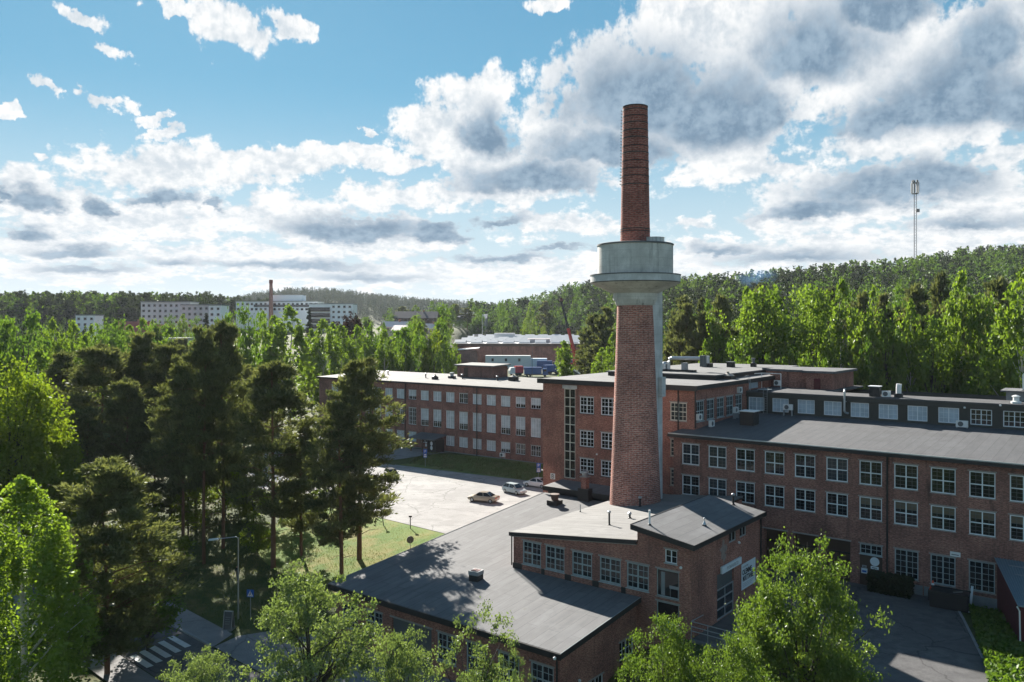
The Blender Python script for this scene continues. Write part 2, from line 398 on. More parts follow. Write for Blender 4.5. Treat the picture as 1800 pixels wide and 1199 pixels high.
def window(parent, s, t, z, w, h, style, face='s'):
    key = (round(w, 2), round(h, 2), style)
    o0 = ORG[parent.name]
    loc = (s - o0[0], t - o0[1], z - o0[2]); rz = 0 if face == 's' else R(90)
    if key in WT:
        c = dup(WT[key], loc, rz, parent=parent); return c
    st = dict(cross=('frame', 'glass', 2, 2, 2, 3, .09, .03), cler=('frame_old', 'glass', 2, 2, 2, 2, .11, .035),
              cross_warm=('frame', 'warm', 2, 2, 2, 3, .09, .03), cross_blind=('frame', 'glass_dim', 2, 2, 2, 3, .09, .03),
              wing=('frame', 'blind', 2, 1, 2, 2, .075, .025), wing_part=('frame', 'part', 2, 1, 2, 2, .075, .025),
              wing_dark=('frame', 'glass', 2, 1, 2, 2, .075, .035),
              tall=('frame', 'blind', 2, 1, 2, 4, .075, .025), tall_part=('frame', 'part', 2, 1, 2, 4, .075, .03),
              tall_dark=('frame', 'glass', 2, 1, 2, 4, .09, .045),
              stair=('frame_cream', 'glass', 2, 10, 1, 1, .10, .02), bwin=('frame', 'glass', 2, 2, 2, 2, .10, .035),
              bcream=('frame_cream', 'glass_dim', 2, 2, 2, 2, .10, .045),
              strip=('frame', 'blind_blue', 2, 1, 2, 3, .09, .025), strip_dark=('frame', 'glass', 2, 1, 2, 3, .09, .045),
              ground=('frame_old', 'glass', 2, 1, 2, 5, .10, .035), fan=('frame_old', 'glass', 2, 1, 2, 2, .09, .035),
              plain=('frame_old', 'glass', 1, 1, 1, 1, .07, .0), small=('frame', 'glass', 2, 1, 1, 2, .07, .03),
              door=('grey', 'glass_dim', 2, 3, 1, 1, .1, .0), far=('grey', 'glass', 2, 1, 1, 1, .1, .0))[style]
    fm, pm, nx, ny, kx, ky, th, mu = st
    y0, y1 = .06, .13
    mb = MB()
    mb.box(0, th, y0, y1, 0, h).box(w - th, w, y0, y1, 0, h).box(th, w - th, y0, y1, 0, th).box(th, w - th, y0, y1, h - th, h)
    cw = w / nx; chh = h / ny
    for i in range(1, nx): mb.box(i * cw - th / 2, i * cw + th / 2, y0 + .003, y1, th, h - th)
    for j in range(1, ny):
        for i in range(nx):
            mb.box(i * cw + th / 2 + (th / 2 if i == 0 else 0), (i + 1) * cw - th / 2 - (th / 2 if i == nx - 1 else 0), y0 + .006, y1, j * chh - th / 2, j * chh + th / 2)
    mm = MB() if style.startswith('cross') else mb
    if mu:
        for i in range(nx):
            for a in range(1, kx): mm.box(i * cw + a * cw / kx - mu / 2, i * cw + a * cw / kx + mu / 2, y0 + .03, y1 - .01, th, h - th)
            for j in range(ny):
                for b in range(1, ky): mm.box(i * cw + th / 2, (i + 1) * cw - th / 2, y0 + .034, y1 - .014, j * chh + b * chh / ky - mu / 2, j * chh + b * chh / ky + mu / 2)
    o = mb.build('window', fm, parent, org=(0, 0, 0)); o.location = loc; o.rotation_euler = (0, 0, rz)
    if mm is not mb: mm.build('muntin', 'dgrey', o)
    g = MB(); yp = y1 - .006
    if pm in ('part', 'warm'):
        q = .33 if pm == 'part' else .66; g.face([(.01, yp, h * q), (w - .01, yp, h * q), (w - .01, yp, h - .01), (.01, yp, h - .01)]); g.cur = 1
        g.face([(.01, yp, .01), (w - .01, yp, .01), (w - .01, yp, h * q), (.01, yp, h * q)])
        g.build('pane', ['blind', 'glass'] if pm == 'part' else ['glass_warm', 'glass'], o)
    else: g.face([(.01, yp, .01), (w - .01, yp, .01), (w - .01, yp, h - .01), (.01, yp, h - .01)]).build('pane', pm, o)
    if style not in ('stair', 'strip', 'strip_dark', 'far', 'door'):
        MB().box(-.06, w + .06, -.09, .055, -.07, -.002).build('sill', 'lintel' if style in ('cross', 'cross_blind', 'cross_warm', 'bcream', 'ground', 'plain') else 'fascia' if style[:4] in ('wing', 'tall', 'bwin') else 'frame_old', o)
        MB().box(-.12, w + .12, -.035, -.003, h + .002, h + .13).build('lintel', 'lintel', o)
    WT[key] = o
    return o

M['felt_block'] = felt_mat('block_roof_felt', (.135, .138, .142), 's', 1.0)
M['felt_attic'] = felt_mat('attic_roof_felt', (.075, .077, .082), 's', 1.0)
# ================================================================ BUILDINGS
rnd = random.Random(5)
# ---- far brick wing beside the car park
lw = thing('factory_wing', 'long three storey brick wing with pale blinds behind the car park', 'building', -149, 118, 0)
cols = [-88.84 - 3.49 * i for i in range(17)]
holes = []
LWIN = []
for i, s0 in enumerate(cols):
    if 12.5 < i < 13.5: continue
    if i == 13: continue
    for k, (z0, h) in enumerate(((10.22, 1.9), (5.08, 3.42), (1.66, 1.9))):
        if k == 2 and i in (7,): continue
        holes.append((s0, s0 + 2.2, z0, z0 + h)); LWIN.append((s0, z0, h, i, k))
holes.append((-133.4, -131.4, 3.0, 11.2))
holes.append((-113.9, -111.2, .25, 2.9))
mb = MB(); wall(mb, 's', 118, -149, -62, -1.2, 13.45, holes)
mb.face([(-149, 118, -1.2), (-149, 135, -1.2), (-149, 135, 14.1), (-149, 118, 13.45)])
mb.face([(-149, 135, -1.2), (-62, 135, -1.2), (-62, 135, 14.1), (-149, 135, 14.1)])
mb.build('wall', 'brick_wing', lw)
for a, b in ((-149, -114.6), (-110.4, -62)): MB().box(a, b, 117.93, 118.1, -1.2, .55).build('plinth', 'plinth', lw)
MB().slab([(-149.5, 117.6, 13.75), (-61.5, 117.6, 13.75), (-61.5, 135.4, 14.45), (-149.5, 135.4, 14.45)], .22).build('roof', 'felt_wing', lw)
MB().box(-149.55, -61.5, 117.5, 117.6, 13.42, 13.79).build('gutter', 'fascia', lw)
pick = {(0, 5): 'wing_dark', (0, 12): 'wing_dark', (1, 10): 'tall_dark', (1, 9): 'tall_dark', (1, 4): 'tall', (1, 2): 'tall_part', (1, 1): 'tall_part', (1, 8): 'tall_part', (1, 11): 'tall_part', (1, 7): 'tall_part', (2, 1): 'wing_dark', (2, 0): 'wing_dark', (0, 1): 'wing_part'}
for s0, z0, h, i, k in LWIN:
    st = pick.get((k, i)) or (('tall' if k == 1 else 'wing') + rnd.choice(['', '', '', '_part'] if k else ['', '', '_part', '']))
    window(lw, s0, 118, z0, 2.2, h, st)
window(lw, -133.4, 118, 3.0, 2.0, 8.2, 'stair')
window(lw, -113.9, 118, .25, 2.7, 2.65, 'door')
for sp in (-121.05, -101.6): MB().tube([(sp, 117.8, 13.4), (sp, 117.8, .4)], .09).build('downpipe', 'fascia', lw)
# brick penthouse box on its roof
mb = MB(); mb.box(-118.6, -108.6, 131, 136, 14.1, 16.7); rp = mb.build('penthouse', 'brick_wing', lw)
MB().slab([(-119.1, 130.5, 16.9), (-108.1, 130.5, 16.9), (-108.1, 136.5, 17.15), (-119.1, 136.5, 17.15)], .25).build('penthouse_roof', 'felt_pale', rp)
MB().box(-116.6, -115.5, 130.93, 130.99, 14.35, 16.3).build('door', 'wood', rp)
# porch over the entrance
po = thing('entrance_porch', 'dark entrance porch with lean-to roof and two round panels on its door', 'porch', -113, 117, .3)
MB().slab([(-116.6, 114.4, 3.1), (-109.6, 114.4, 3.1), (-109.6, 118, 3.75), (-116.6, 118, 3.75)], .22).build('roof', 'felt', po)
for sp in (-116.2, -113.0): MB().box(sp - .09, sp + .09, 114.6, 114.78, .3, 2.95).build('post', 'wood', po)
MB().box(-112.2, -109.9, 115.2, 117.6, .3, 2.95).build('vestibule', 'fascia', po)
mb = MB()
for zc in (1.35, 2.2):
    mb.face([(-111.05 + .33 * math.cos(a), 115.17, zc + .42 * math.sin(a)) for a in [i * math.pi / 8 for i in range(16)]])
mb.build('round_panel', 'poster', po)
MB().box(-112.75, -112.3, 115.17, 115.2, 1.5, 2.0).box(-112.75, -112.3, 115.17, 115.2, 2.1, 2.4).build('notice', 'poster', po)

# ---- tall stair block behind the chimney
sb = thing('stair_block', 'tall four storey brick block with a full height stair window behind the chimney', 'building', -62.6, 85.8, 0)
holes = [(-59.28, -57.55, 5.75, 17.15)]; SW = []
for s0 in (-56.88, -53.75, -50.6, -47.45, -44.28):
    for z0, h in ((14.15, 2.1), (10.0, 2.0), (6.58, 1.95)):
        holes.append((s0, s0 + 2.1, z0, z0 + h)); SW.append((s0, z0, h))
mb = MB(); wall(mb, 's', 85.8, -62.6, -41.2, -2, 17.9, holes)
SH = [(86.25 + 2.78 * i, 86.25 + 2.78 * i + 2.1, 14.1, 16.48) for i in range(5)]
wall(mb, 't', -41.2, 85.8, 128, -2, 17.9, SH + [(101.6, 104.8, 17.0, 17.8)], inward=-1)
mb.face([(-62.6, 85.8, -2), (-62.6, 128, -2), (-62.6, 128, 17.9), (-62.6, 85.8, 17.9)])
mb.face([(-62.6, 128, -2), (-41.2, 128, -2), (-41.2, 128, 17.9), (-62.6, 128, 17.9)])
mb.build('wall', 'brick', sb)
MB().slab([(-63.1, 85.3, 18.28), (-40.7, 85.3, 18.28), (-40.7, 128.4, 18.5), (-63.1, 128.4, 18.5)], .12).build('roof', 'felt_block', sb)
mb = MB(); mb.box(-63.15, -40.65, 85.22, 85.3, 17.72, 18.32).box(-40.7, -40.62, 85.22, 128.4, 17.85, 18.34); mb.build('fascia', 'fascia', sb)
window(sb, -59.28, 85.8, 5.75, 1.73, 11.4, 'stair')
for s0, z0, h in SW: window(sb, s0, 85.8, z0, 2.1, h, 'bcream' if s0 > -45 else 'bwin')
for h in SH: window(sb, -41.2, h[0], h[2], h[1] - h[0], h[3] - h[2], 'cler', 't')
MB().box(-59.5, -57.3, 85.74, 85.795, 17.15, 17.6).build('stair_window_head', 'concrete2', sb)
MB().box(-41.3, -41.24, 101.6, 104.8, 17.0, 17.8).build('roof_window', 'blind_blue', sb)
MB().tube([(-41.05, 85.65, 17.8), (-41.05, 85.65, 13.5)], .08).build('downpipe', 'fascia', sb)
MB().tube([(-43.2, 85.65, 17.8), (-43.2, 85.65, 6)], .07).build('downpipe', 'fascia', sb)
# raised part of its roof with stepped parapet
mb = MB(); mb.box(-59, -43.3, 96, 126, 18.2, 18.85); rr = mb.build('raised_roof_curb', 'fascia', sb)
MB().slab([(-59.2, 95.8, 18.98), (-43.1, 95.8, 18.98), (-43.1, 126.2, 19.05), (-59.2, 126.2, 19.05)], .14).build('raised_roof', 'felt_block', rr)

# ---- brick penthouse behind the clad attic
ph = thing('brick_penthouse', 'low brick penthouse with stepped walls on the roof above the brown attic', 'building', -43, 107.6, 16.6)
mb = MB()
pts = [(-43, 112.2), (-41.3, 112.2), (-41.3, 109.4), (-38.6, 109.4), (-38.6, 109.0), (-35.9, 109.0), (-35.9, 107.6), (-32.5, 107.6), (-32.5, 117), (-43, 117)]
for p, q in zip(pts, pts[1:] + pts[:1]): mb.face([(*p, 16.4), (*q, 16.4), (*q, 19.0), (*p, 19.0)])
mb.build('wall', 'brick_wing', ph)
o2 = [(-43.4, 111.8), (-41.7, 111.8), (-41.7, 109.0), (-39, 109.0), (-39, 108.6), (-36.3, 108.6), (-36.3, 107.2), (-32.1, 107.2), (-32.1, 117.4), (-43.4, 117.4)]
MB().slab([(*p, 19.3) for p in o2], .3).build('roof', 'felt', ph)
MB().box(-34.8, -34.0, 107.5, 107.58, 16.6, 18.3).build('door', 'darkred', ph)

# ---- long brick wing on the right
rw = thing('factory_wing', 'long three storey brick wing with white cross windows and dark gates facing the yard', 'building', -42.4, 83, 0)
holes = []; RWN = []
c0 = [-41.36 + 3.14 * i for i in range(12)]
for s0 in c0:
    for z0, h in ((9.75, 2.3), (6.37, 2.18)): holes.append((s0, s0 + 2.06, z0, z0 + h)); RWN.append((s0, z0, h))
gates = [(-38.4, -35.9), (-35.25, -32.8), (-32.06, -29.6), (-28.96, -26.5), (-25.84, -23.37)]
for a, b in gates: holes.append((a, b, -.1, 4.0))
holes.append((-22.5, -20.43, 0.0, 4.02))
for s0 in (-19.34, -16.26, -13.14, -10.0): holes.append((s0, s0 + 2.07, 1.35, 4.03))
mb = MB(); wall(mb, 's', 83, -42.4, -4, -.5, 12.7, holes, depth=.3)
mb.face([(-42.4, 83, -.5), (-42.4, 100.8, -.5), (-42.4, 100.8, 13.8), (-42.4, 83, 12.7)])
mb.face([(-4, 83, -.5), (-4, 100.8, -.5), (-4, 100.8, 13.8), (-4, 83, 12.7)])
mb.build('wall', 'brick_wing', rw)
MB().slab([(-42.8, 82.6, 13.1), (-3.5, 82.6, 13.1), (-3.5, 101, 14.1), (-42.8, 101, 14.1)], .16).build('roof', 'felt_long', rw)
MB().box(-42.9, -3.5, 82.42, 82.6, 12.72, 13.04).build('gutter', 'fascia', rw)
MB().box(-42.85, -3.5, 82.5, 82.6, 13.06, 13.16).build('roof_edge', 'zinc', rw)
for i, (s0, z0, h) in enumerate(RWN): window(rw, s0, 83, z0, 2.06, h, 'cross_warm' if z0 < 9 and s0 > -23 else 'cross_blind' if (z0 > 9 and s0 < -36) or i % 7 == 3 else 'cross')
for s0 in (-19.34, -16.26, -13.14, -10.0): window(rw, s0, 83, 1.35, 2.07, 2.68, 'ground')
window(rw, -22.48, 83, 3.03, 2.03, .97, 'fan')
MB().box(-22.48, -20.45, 83.05, 83.1, 0.02, 3.0).build('board_panel', 'wood', rw)
for a, b in gates:
    g = MB(); g.box(a + .02, b - .02, 83.9, 83.98, -.05, 3.98); gate = g.build('gate', 'wood', rw)
    g = MB(); g.box(a, b, 83.84, 83.9, 2.55, 2.68).box((a + b) / 2 - .05, (a + b) / 2 + .05, 83.84, 83.9, 0, 2.55); g.build('gate_frame', 'fascia', gate)
    g = MB()
    for x in (a, b): g.face([(x, 83.3, -.1), (x, 83.9, -.1), (x, 83.9, 4), (x, 83.3, 4)])
    g.face([(a, 83.3, 4), (b, 83.3, 4), (b, 83.9, 4), (a, 83.9, 4)]); g.build('reveal', 'brick_wing', gate)
    MB().box(a - .1, b + .1, 82.96, 82.995, 4.0, 4.14).build('lintel', 'lintel', gate)
MB().tube([(-19.95, 82.85, 12.8), (-19.95, 82.85, .1)], .09).build('downpipe', 'fascia', rw)
for a, b in ((-20.3, -19.95), (-19.9, -16.9), (-16.8, -13.8), (-13.6, -10.9)): MB().box(a, b, 82.94, 82.99, -.3, .95).build('plinth', 'plinth', rw)

# ---- brown clad attic storey set back on that wing
at = thing('attic_storey', 'set back attic storey with brown boards and pale blue blinds above the brick wing', 'building', -41.1, 100.8, 13.6)
ws = [(-38.83 - 2.06 - .02 + 0, ), ]
S0 = [-40.9, -37.8, -34.62, -31.45, -28.34, -25.21, -22.12, -18.95, -15.8, -12.7, -9.6]
holes = [(a, a + 2.07, 14.36, 16.06) for a in S0]
mb = MB(); wall(mb, 's', 100.8, -41.15, -4, 13.7, 16.4, holes)
mb.face([(-4, 100.8, 13.7), (-4, 118, 13.7), (-4, 118, 16.4), (-4, 100.8, 16.4)])
mb.face([(-41.15, 118, 0), (-4, 118, 0), (-4, 118, 16.4), (-41.15, 118, 16.4)])
mb.build('wall', 'clad', at)
MB().box(-41.15, -3.8, 100.62, 100.78, 16.12, 16.62).build('fascia', 'clad', at)
MB().slab([(-41.1, 100.5, 16.82), (-3.6, 100.5, 16.82), (-3.6, 104.3, 16.92), (-31.5, 104.3, 16.92), (-31.5, 118, 16.9), (-41.1, 118, 16.9)], .2).build('roof', 'felt_attic', at)
for i, a in enumerate(S0): window(at, a, 100.8, 14.36, 2.07, 1.7, 'strip_dark' if i >= 8 else 'strip')
for a in S0[:-1]:
    mb = MB()
    for k in range(5): mb.box(a + 2.25 + k * .16, a + 2.29 + k * .16, 100.75, 100.79, 14.4, 16.05)
    mb.box(a + 2.2, a + 2.95, 100.785, 100.797, 14.38, 16.06); mb.build('board_panel', 'clad', at)
# ---- low workshop with the big felt roof
ws = thing('low_workshop', 'low brick workshop with a wide sloping felt roof in the foreground', 'building', -59.2, 48.8, -3.7)
CW = [(-58.3, -2.3), (-55.1, -2.1), (-46.4, -2.4), (-43.2, -2.4), (-39.95, -2.4), (-36.75, -2.4)]
holes = [(a, a + 2.1, z, -.08) for a, z in CW] + [(-51.81, -47.04, -3.8, -.08)]
mb = MB(); wall(mb, 's', 48.8, -59.2, -34.1, -4.4, 1.0, holes)
wall(mb, 't', -34.1, 48.8, 60, -4.4, 1.0, [(57.25, 59.5, -2.2, -.68), (52.67, 54.8, -4.0, -2.3)], inward=-1, top=(1.0, 2.1))
mb.face([(-59.2, 48.8, -4.4), (-59.2, 81.9, -4.4), (-59.2, 81.9, 4.0), (-59.2, 48.8, 1.0)])
mb.face([(-59.2, 81.9, -4.4), (-47.2, 81.9, -4.4), (-47.2, 81.9, 4.0), (-59.2, 81.9, 4.0)])
mb.build('wall', 'brick', ws)
def cz(t): return 1.44 + .09 * (t - 48.8)
MB().slab([(-59.6, 48.3, cz(48.3)), (-33.7, 48.3, cz(48.3)), (-33.7, 60.0, cz(60)), (-47.0, 60.0, cz(60)), (-47.0, 82, cz(82)), (-59.6, 82, cz(82))], .14).build('roof', 'felt', ws)
mb = MB(); mb.box(-59.68, -33.62, 48.22, 48.3, .92, 1.36)
for sx in (-59.68, -33.7):
    mb.face([(sx, 48.22, .95), (sx, 82 if sx < -50 else 59.98, cz(82 if sx < -50 else 59.98) - .42), (sx, 82 if sx < -50 else 59.98, cz(82 if sx < -50 else 59.98) - .02), (sx, 48.22, cz(48.22) - .02)])
    mb.face([(sx + .08, 48.22, .95), (sx + .08, 82 if sx < -50 else 59.98, cz(82 if sx < -50 else 59.98) - .42), (sx + .08, 82 if sx < -50 else 59.98, cz(82 if sx < -50 else 59.98) - .02), (sx + .08, 48.22, cz(48.22) - .02)])
    mb.face([(sx, 48.22, .95), (sx + .08, 48.22, .95), (sx + .08, 82 if sx < -50 else 59.98, cz(82 if sx < -50 else 59.98) - .42), (sx, 82 if sx < -50 else 59.98, cz(82 if sx < -50 else 59.98) - .42)])
mb.build('fascia', 'fascia', ws)
MB().box(-59.5, -33.9, 48.42, 48.6, .78, .93).build('gutter', 'wood', ws)
mb = MB()
for sx in (-59.62, -33.64): mb.slab([(sx - .02, 48.25, cz(48.25) + .045), (sx + .03, 48.25, cz(48.25) + .045), (sx + .03, 82 if sx < -50 else 59.9, cz(82 if sx < -50 else 59.9) + .045), (sx - .02, 82 if sx < -50 else 59.9, cz(82 if sx < -50 else 59.9) + .045)], .04)
mb.build('roof_edge', 'plinth', ws)
for a, z in CW: window(ws, a, 48.8, z, 2.1, -.08 - z, 'cler')
window(ws, -34.1, 57.25, -2.2, 2.25, 1.52, 'wing_dark', 't'); window(ws, -34.1, 52.67, -4.0, 2.1, 1.7, 'wing_dark', 't')
mb = MB(); mb.box(-51.79, -47.06, 48.98, 49.05, -3.8, -.1); gd = mb.build('garage_door', 'dgrey', ws)
MB().box(-49.45, -49.39, 48.94, 48.98, -3.8, -.1).build('door_seam', 'grey', gd)
MB().box(-52.0, -46.9, 48.74, 48.795, -.08, .06).build('lintel', 'lintel', gd)
MB().tube([(-34.25, 48.65, .9), (-34.25, 48.65, -4)], .07).build('downpipe', 'fascia', ws)

# ---- hall with clerestory windows above the workshop roof
ha = thing('clerestory_hall', 'brick hall with five clerestory windows rising above the workshop roof', 'building', -47.2, 60, 2)
def ez(s): return 5.81 + .1056 * (s + 47.27)
EW = [-46.12, -43.52, -40.6, -37.72, -35.03]
mb = MB(); wall(mb, 's', 60, -47.2, -32.75, -.5, 5.4, [(a, a + 2.1, 3.02, 5.17) for a in EW])
mb.face([(-47.2, 60, 5.4), (-34.02, 60, 5.4), (-34.02, 60, ez(-34) - .32), (-47.2, 60, 5.5)])
mb.face([(-47.2, 60, -.5), (-47.2, 82, -.5), (-47.2, 82, 5.5), (-47.2, 60, 5.5)])
mb.face([(-47.2, 82, -4), (-34, 82, -4), (-34, 82, 6.9), (-47.2, 82, 5.5)])
mb.face([(-34.0, 74.5, -4), (-34, 82, -4), (-34, 82, 6.9), (-34, 74.5, 6.9)])
mb.build('wall', 'brick', ha)
MB().slab([(-47.4, 59.75, ez(-47.4)), (-33.95, 59.75, ez(-33.95)), (-33.95, 82.2, ez(-33.95)), (-47.4, 82.2, ez(-47.4))], .12).build('roof', 'felt_pale', ha)
MB().slab([(-47.5, 59.65, ez(-47.5) + .02), (-33.98, 59.65, ez(-33.98) + .02), (-33.98, 59.75, ez(-33.98) + .02), (-47.5, 59.75, ez(-47.5) + .02)], .36).build('fascia', 'fascia', ha)
MB().slab([(-47.4, 59.8, ez(-47.4) - .36), (-33.98, 59.8, ez(-33.98) - .36), (-33.98, 59.97, ez(-33.98) - .36), (-47.4, 59.97, ez(-47.4) - .36)], .08).build('cornice', 'lintel', ha)
for a in EW: window(ha, a, 60, 3.02, 2.1, 2.15, 'cler')
for a, b in zip([-47.25] + [x + 2.18 for x in EW[:-1]], [x - .08 for x in EW]): MB().box(a, b, 59.93, 59.99, 2.2, 2.95).build('flashing', 'fascia', ha)
MB().tube([(-47.3, 59.85, 5.4), (-47.3, 59.85, 2.7)], .06).build('downpipe', 'fascia', ha)

# ---- corner block with the mono-pitch roof, door and posters
cb = thing('corner_block', 'narrow brick block with sloping felt roof, two big panes and a pale poster', 'building', -34, 60, 0)
def dz(s): return 8.45 - .149 * (s + 34)
holes = [(-31.43, -30.35, 5.75, 6.85), (-32.2, -30.18, 2.9, 5.13), (-32.2, -30.18, .28, 2.47)]
mb = MB(); wall(mb, 's', 60, -32.75, -29.1, -4.4, 7.2, holes)
mb.face([(-34, 60, 5.4), (-32.75, 60, 5.4), (-32.75, 60, 7.2), (-34, 60, 7.2)]); mb.face([(-34, 60, -4.4), (-32.75, 60, -4.4), (-32.75, 60, -.5), (-34, 60, -.5)])
mb.face([(-34, 60, 7.2), (-29.1, 60, 7.2), (-29.1, 60, dz(-29.1) - .2), (-34, 60, dz(-34) - .2)])
wall(mb, 't', -29.1, 60, 74.5, -4.4, 7.45, [(67.35, 68.9, 6.12, 7.1), (69.7, 71.2, 6.12, 7.08), (64.9, 68.45, 0.02, 3.95)], inward=-1)
mb.face([(-34, 60, 5), (-34, 74.5, 5), (-34, 74.5, dz(-34) - .2), (-34, 60, dz(-34) - .2)])
mb.face([(-34, 74.5, -1), (-29.1, 74.5, -1), (-29.1, 74.5, dz(-29.1) - .2), (-34, 74.5, dz(-34) - .2)])
mb.build('wall', 'brick', cb)
MB().slab([(-34.35, 59.6, dz(-34.35)), (-28.7, 59.6, dz(-28.7)), (-28.7, 74.8, dz(-28.7)), (-34.35, 74.8, dz(-34.35))], .12).build('roof', 'felt', cb)
mb = MB(); mb.slab([(-34.4, 59.5, dz(-34.4) + .03), (-28.6, 59.5, dz(-28.6) + .03), (-28.6, 59.6, dz(-28.6) + .03), (-34.4, 59.6, dz(-34.4) + .03)], .45)
mb.box(-28.7, -28.6, 59.6, 74.85, dz(-28.6) - .38, dz(-28.6) + .03)
mb.box(-34.42, -34.35, 59.6, 74.85, dz(-34.4) - .3, dz(-34.4) + .03); mb.build('fascia', 'fascia', cb)
MB().slab([(-34.3, 59.85, dz(-34.3) - .44), (-29.15, 59.85, dz(-29.15) - .44), (-29.15, 59.97, dz(-29.15) - .44), (-34.3, 59.97, dz(-34.3) - .44)], .08).build('cornice', 'lintel', cb)
window(cb, -31.43, 60, 5.75, 1.08, 1.1, 'small'); window(cb, -32.2, 60, 2.9, 2.02, 2.23, 'plain'); window(cb, -32.2, 60, .28, 2.02, 2.19, 'plain')
window(cb, -29.1, 67.35, 6.12, 1.55, .98, 'far', 't'); window(cb, -29.1, 69.7, 6.12, 1.5, .96, 'far', 't')
mb = MB(); mb.box(-29.34, -29.28, 64.92, 68.43, 2.62, 3.93); mb.build('door_head', 'dgrey', cb)
window(cb, -29.1, 64.9, .02, 3.55, 2.6, 'door', 't')
MB().tube([(-28.95, 74.3, 7.4), (-28.95, 74.3, 0)], .08).build('downpipe', 'fascia', cb)
mb = MB(); mb.face([(-29.085, 66.2 + (.62 + .2 * math.sin(5 * a) + .12 * math.cos(9 * a)) * math.cos(a), 5.75 + (.85 + .22 * math.sin(4 * a + 1) + .12 * math.sin(11 * a)) * math.sin(a)) for a in [i * math.pi / 24 for i in range(48)]])
M['patch'] = pmat('worn_plaster', (.26, .2, .18), .95, var=.5, scale=2.5); mb.build('plaster_patch', 'patch', cb)

# ---- low link building in front of the stair block
an = thing('link_building', 'small flat roofed link between the stair block and the workshop roof', 'building', -59.3, 81.9, 3.5)
MB().box(-59.25, -41.5, 82.3, 85.75, -1, 5.0).build('wall', 'brick', an)
MB().slab([(-59.6, 81.8, 5.28), (-41.3, 81.8, 5.28), (-41.3, 85.78, 5.5), (-59.6, 85.78, 5.5)], .14).build('roof', 'felt', an)
mb = MB(); mb.box(-59.68, -41.3, 81.7, 81.8, 4.75, 5.3); mb.build('fascia', 'fascia', an)
MB().box(-59.2, -47.3, 82.2, 82.28, 3.9, 4.75).build('flashing', 'fascia', an)

# ================================================================ CHIMNEY WITH WATER TANK
ch = thing('chimney_tower', 'tall red brick chimney carrying a round concrete water tank', 'chimney', -43.9, 77, 5)
X, Y = -43.9, 77
MB().lathe(X, Y, [(3, 2.82), (6, 2.74), (10, 2.56), (16, 2.32), (22, 2.1), (27.6, 1.93)], 56).build('lower_shaft', 'brick_chim', ch)
prof = [(33.6, 1.58), (36.5, 1.545)]
z = 36.5
MB().lathe(X, Y, [(33.6, 1.6), (48.6, 1.32)], 48).build('upper_shaft', 'brick_stack', ch)
mb = MB()
for zb in (35.2, 35.45, 40.2, 41.1, 41.9, 42.7, 43.6, 44.3, 45.2, 46.0, 46.8, 47.5, 48.2):
    rb = 1.6 - .0182 * (zb - 33.6); mb.lathe(X, Y, [(zb, rb + .01), (zb + .01, rb + .035), (zb + .09, rb + .035), (zb + .1, rb + .01)], 48, cap=False)
mb.build('iron_band', 'iron', ch)
mb = MB()
for i in range(25):
    zb = 40.5 + i * .33; rb = 1.6 - .0182 * (zb - 33.6); a = R(190)
    d = (math.cos(a), math.sin(a)); n = (-d[1], d[0])
    mb.tube([(X + d[0] * rb + n[0] * .2, Y + d[1] * rb + n[1] * .2, zb), (X + d[0] * (rb + .22) + n[0] * .2, Y + d[1] * (rb + .22) + n[1] * .2, zb), (X + d[0] * (rb + .22) - n[0] * .2, Y + d[1] * (rb + .22) - n[1] * .2, zb), (X + d[0] * rb - n[0] * .2, Y + d[1] * rb - n[1] * .2, zb)], .03, 5)
mb.build('rung', 'iron', ch)
MB().lathe(X, Y, [(48.58, 1.36), (48.7, 1.38), (48.72, 1.0), (48.0, .95)], 48, cap=False).build('rim', 'iron', ch)
MB().lathe(X, Y, [(30.3, 4.02), (33.75, 4.02), (33.9, 3.9), (33.95, 1.2)], 72, cap=False).build('water_tank', 'concrete', ch, True)
MB().lathe(X, Y, [(33.7, 4.1), (33.86, 4.1), (33.9, 4.0)], 72, cap=False).build('tank_rim', 'dgrey', ch)
MB().lathe(X, Y, [(28.6, 2.35), (29.55, 4.45), (29.72, 4.78), (29.72, 4.6)], 72, cap=False).build('gallery_slab', 'concrete', ch)
MB().lathe(X, Y, [(29.8, 4.8), (30.5, 4.8), (30.5, 4.6), (29.8, 4.6), (29.8, 4.8)], 72, cap=False).build('gallery_parapet', 'concrete2', ch)
MB().lathe(X, Y, [(30.5, 4.86), (30.6, 4.86), (30.62, 4.0)], 72, cap=False).build('parapet_cap', 'dgrey', ch)
MB().lathe(X, Y, [(29.58, 4.5), (29.82, 4.55)], 72, cap=False).build('gallery_gap', 'iron', ch)
MB().lathe(X, Y, [(27.3, 2.0), (27.55, 2.15), (27.9, 2.2), (27.9, 2.36), (28.65, 2.36)], 56, cap=False).build('collar', 'concrete', ch)
MB().box(X - .2, X + 1.9, Y + .3, Y + 2.6, 4, 28.9).build('pipe_shaft', 'concrete2', ch)
mb = MB(); mb.lathe(X + 2.0, Y + .6, [(33.9, 1.05), (34.5, 1.05), (34.55, 1.1), (34.6, .2)], 24, cap=False); mb.build('tank_hatch', 'concrete', ch)
MB().box(X + 1.91, X + 2.4, Y + 1.6, Y + 2.4, 17.5, 19.6).build('shaft_box', 'concrete2', ch)

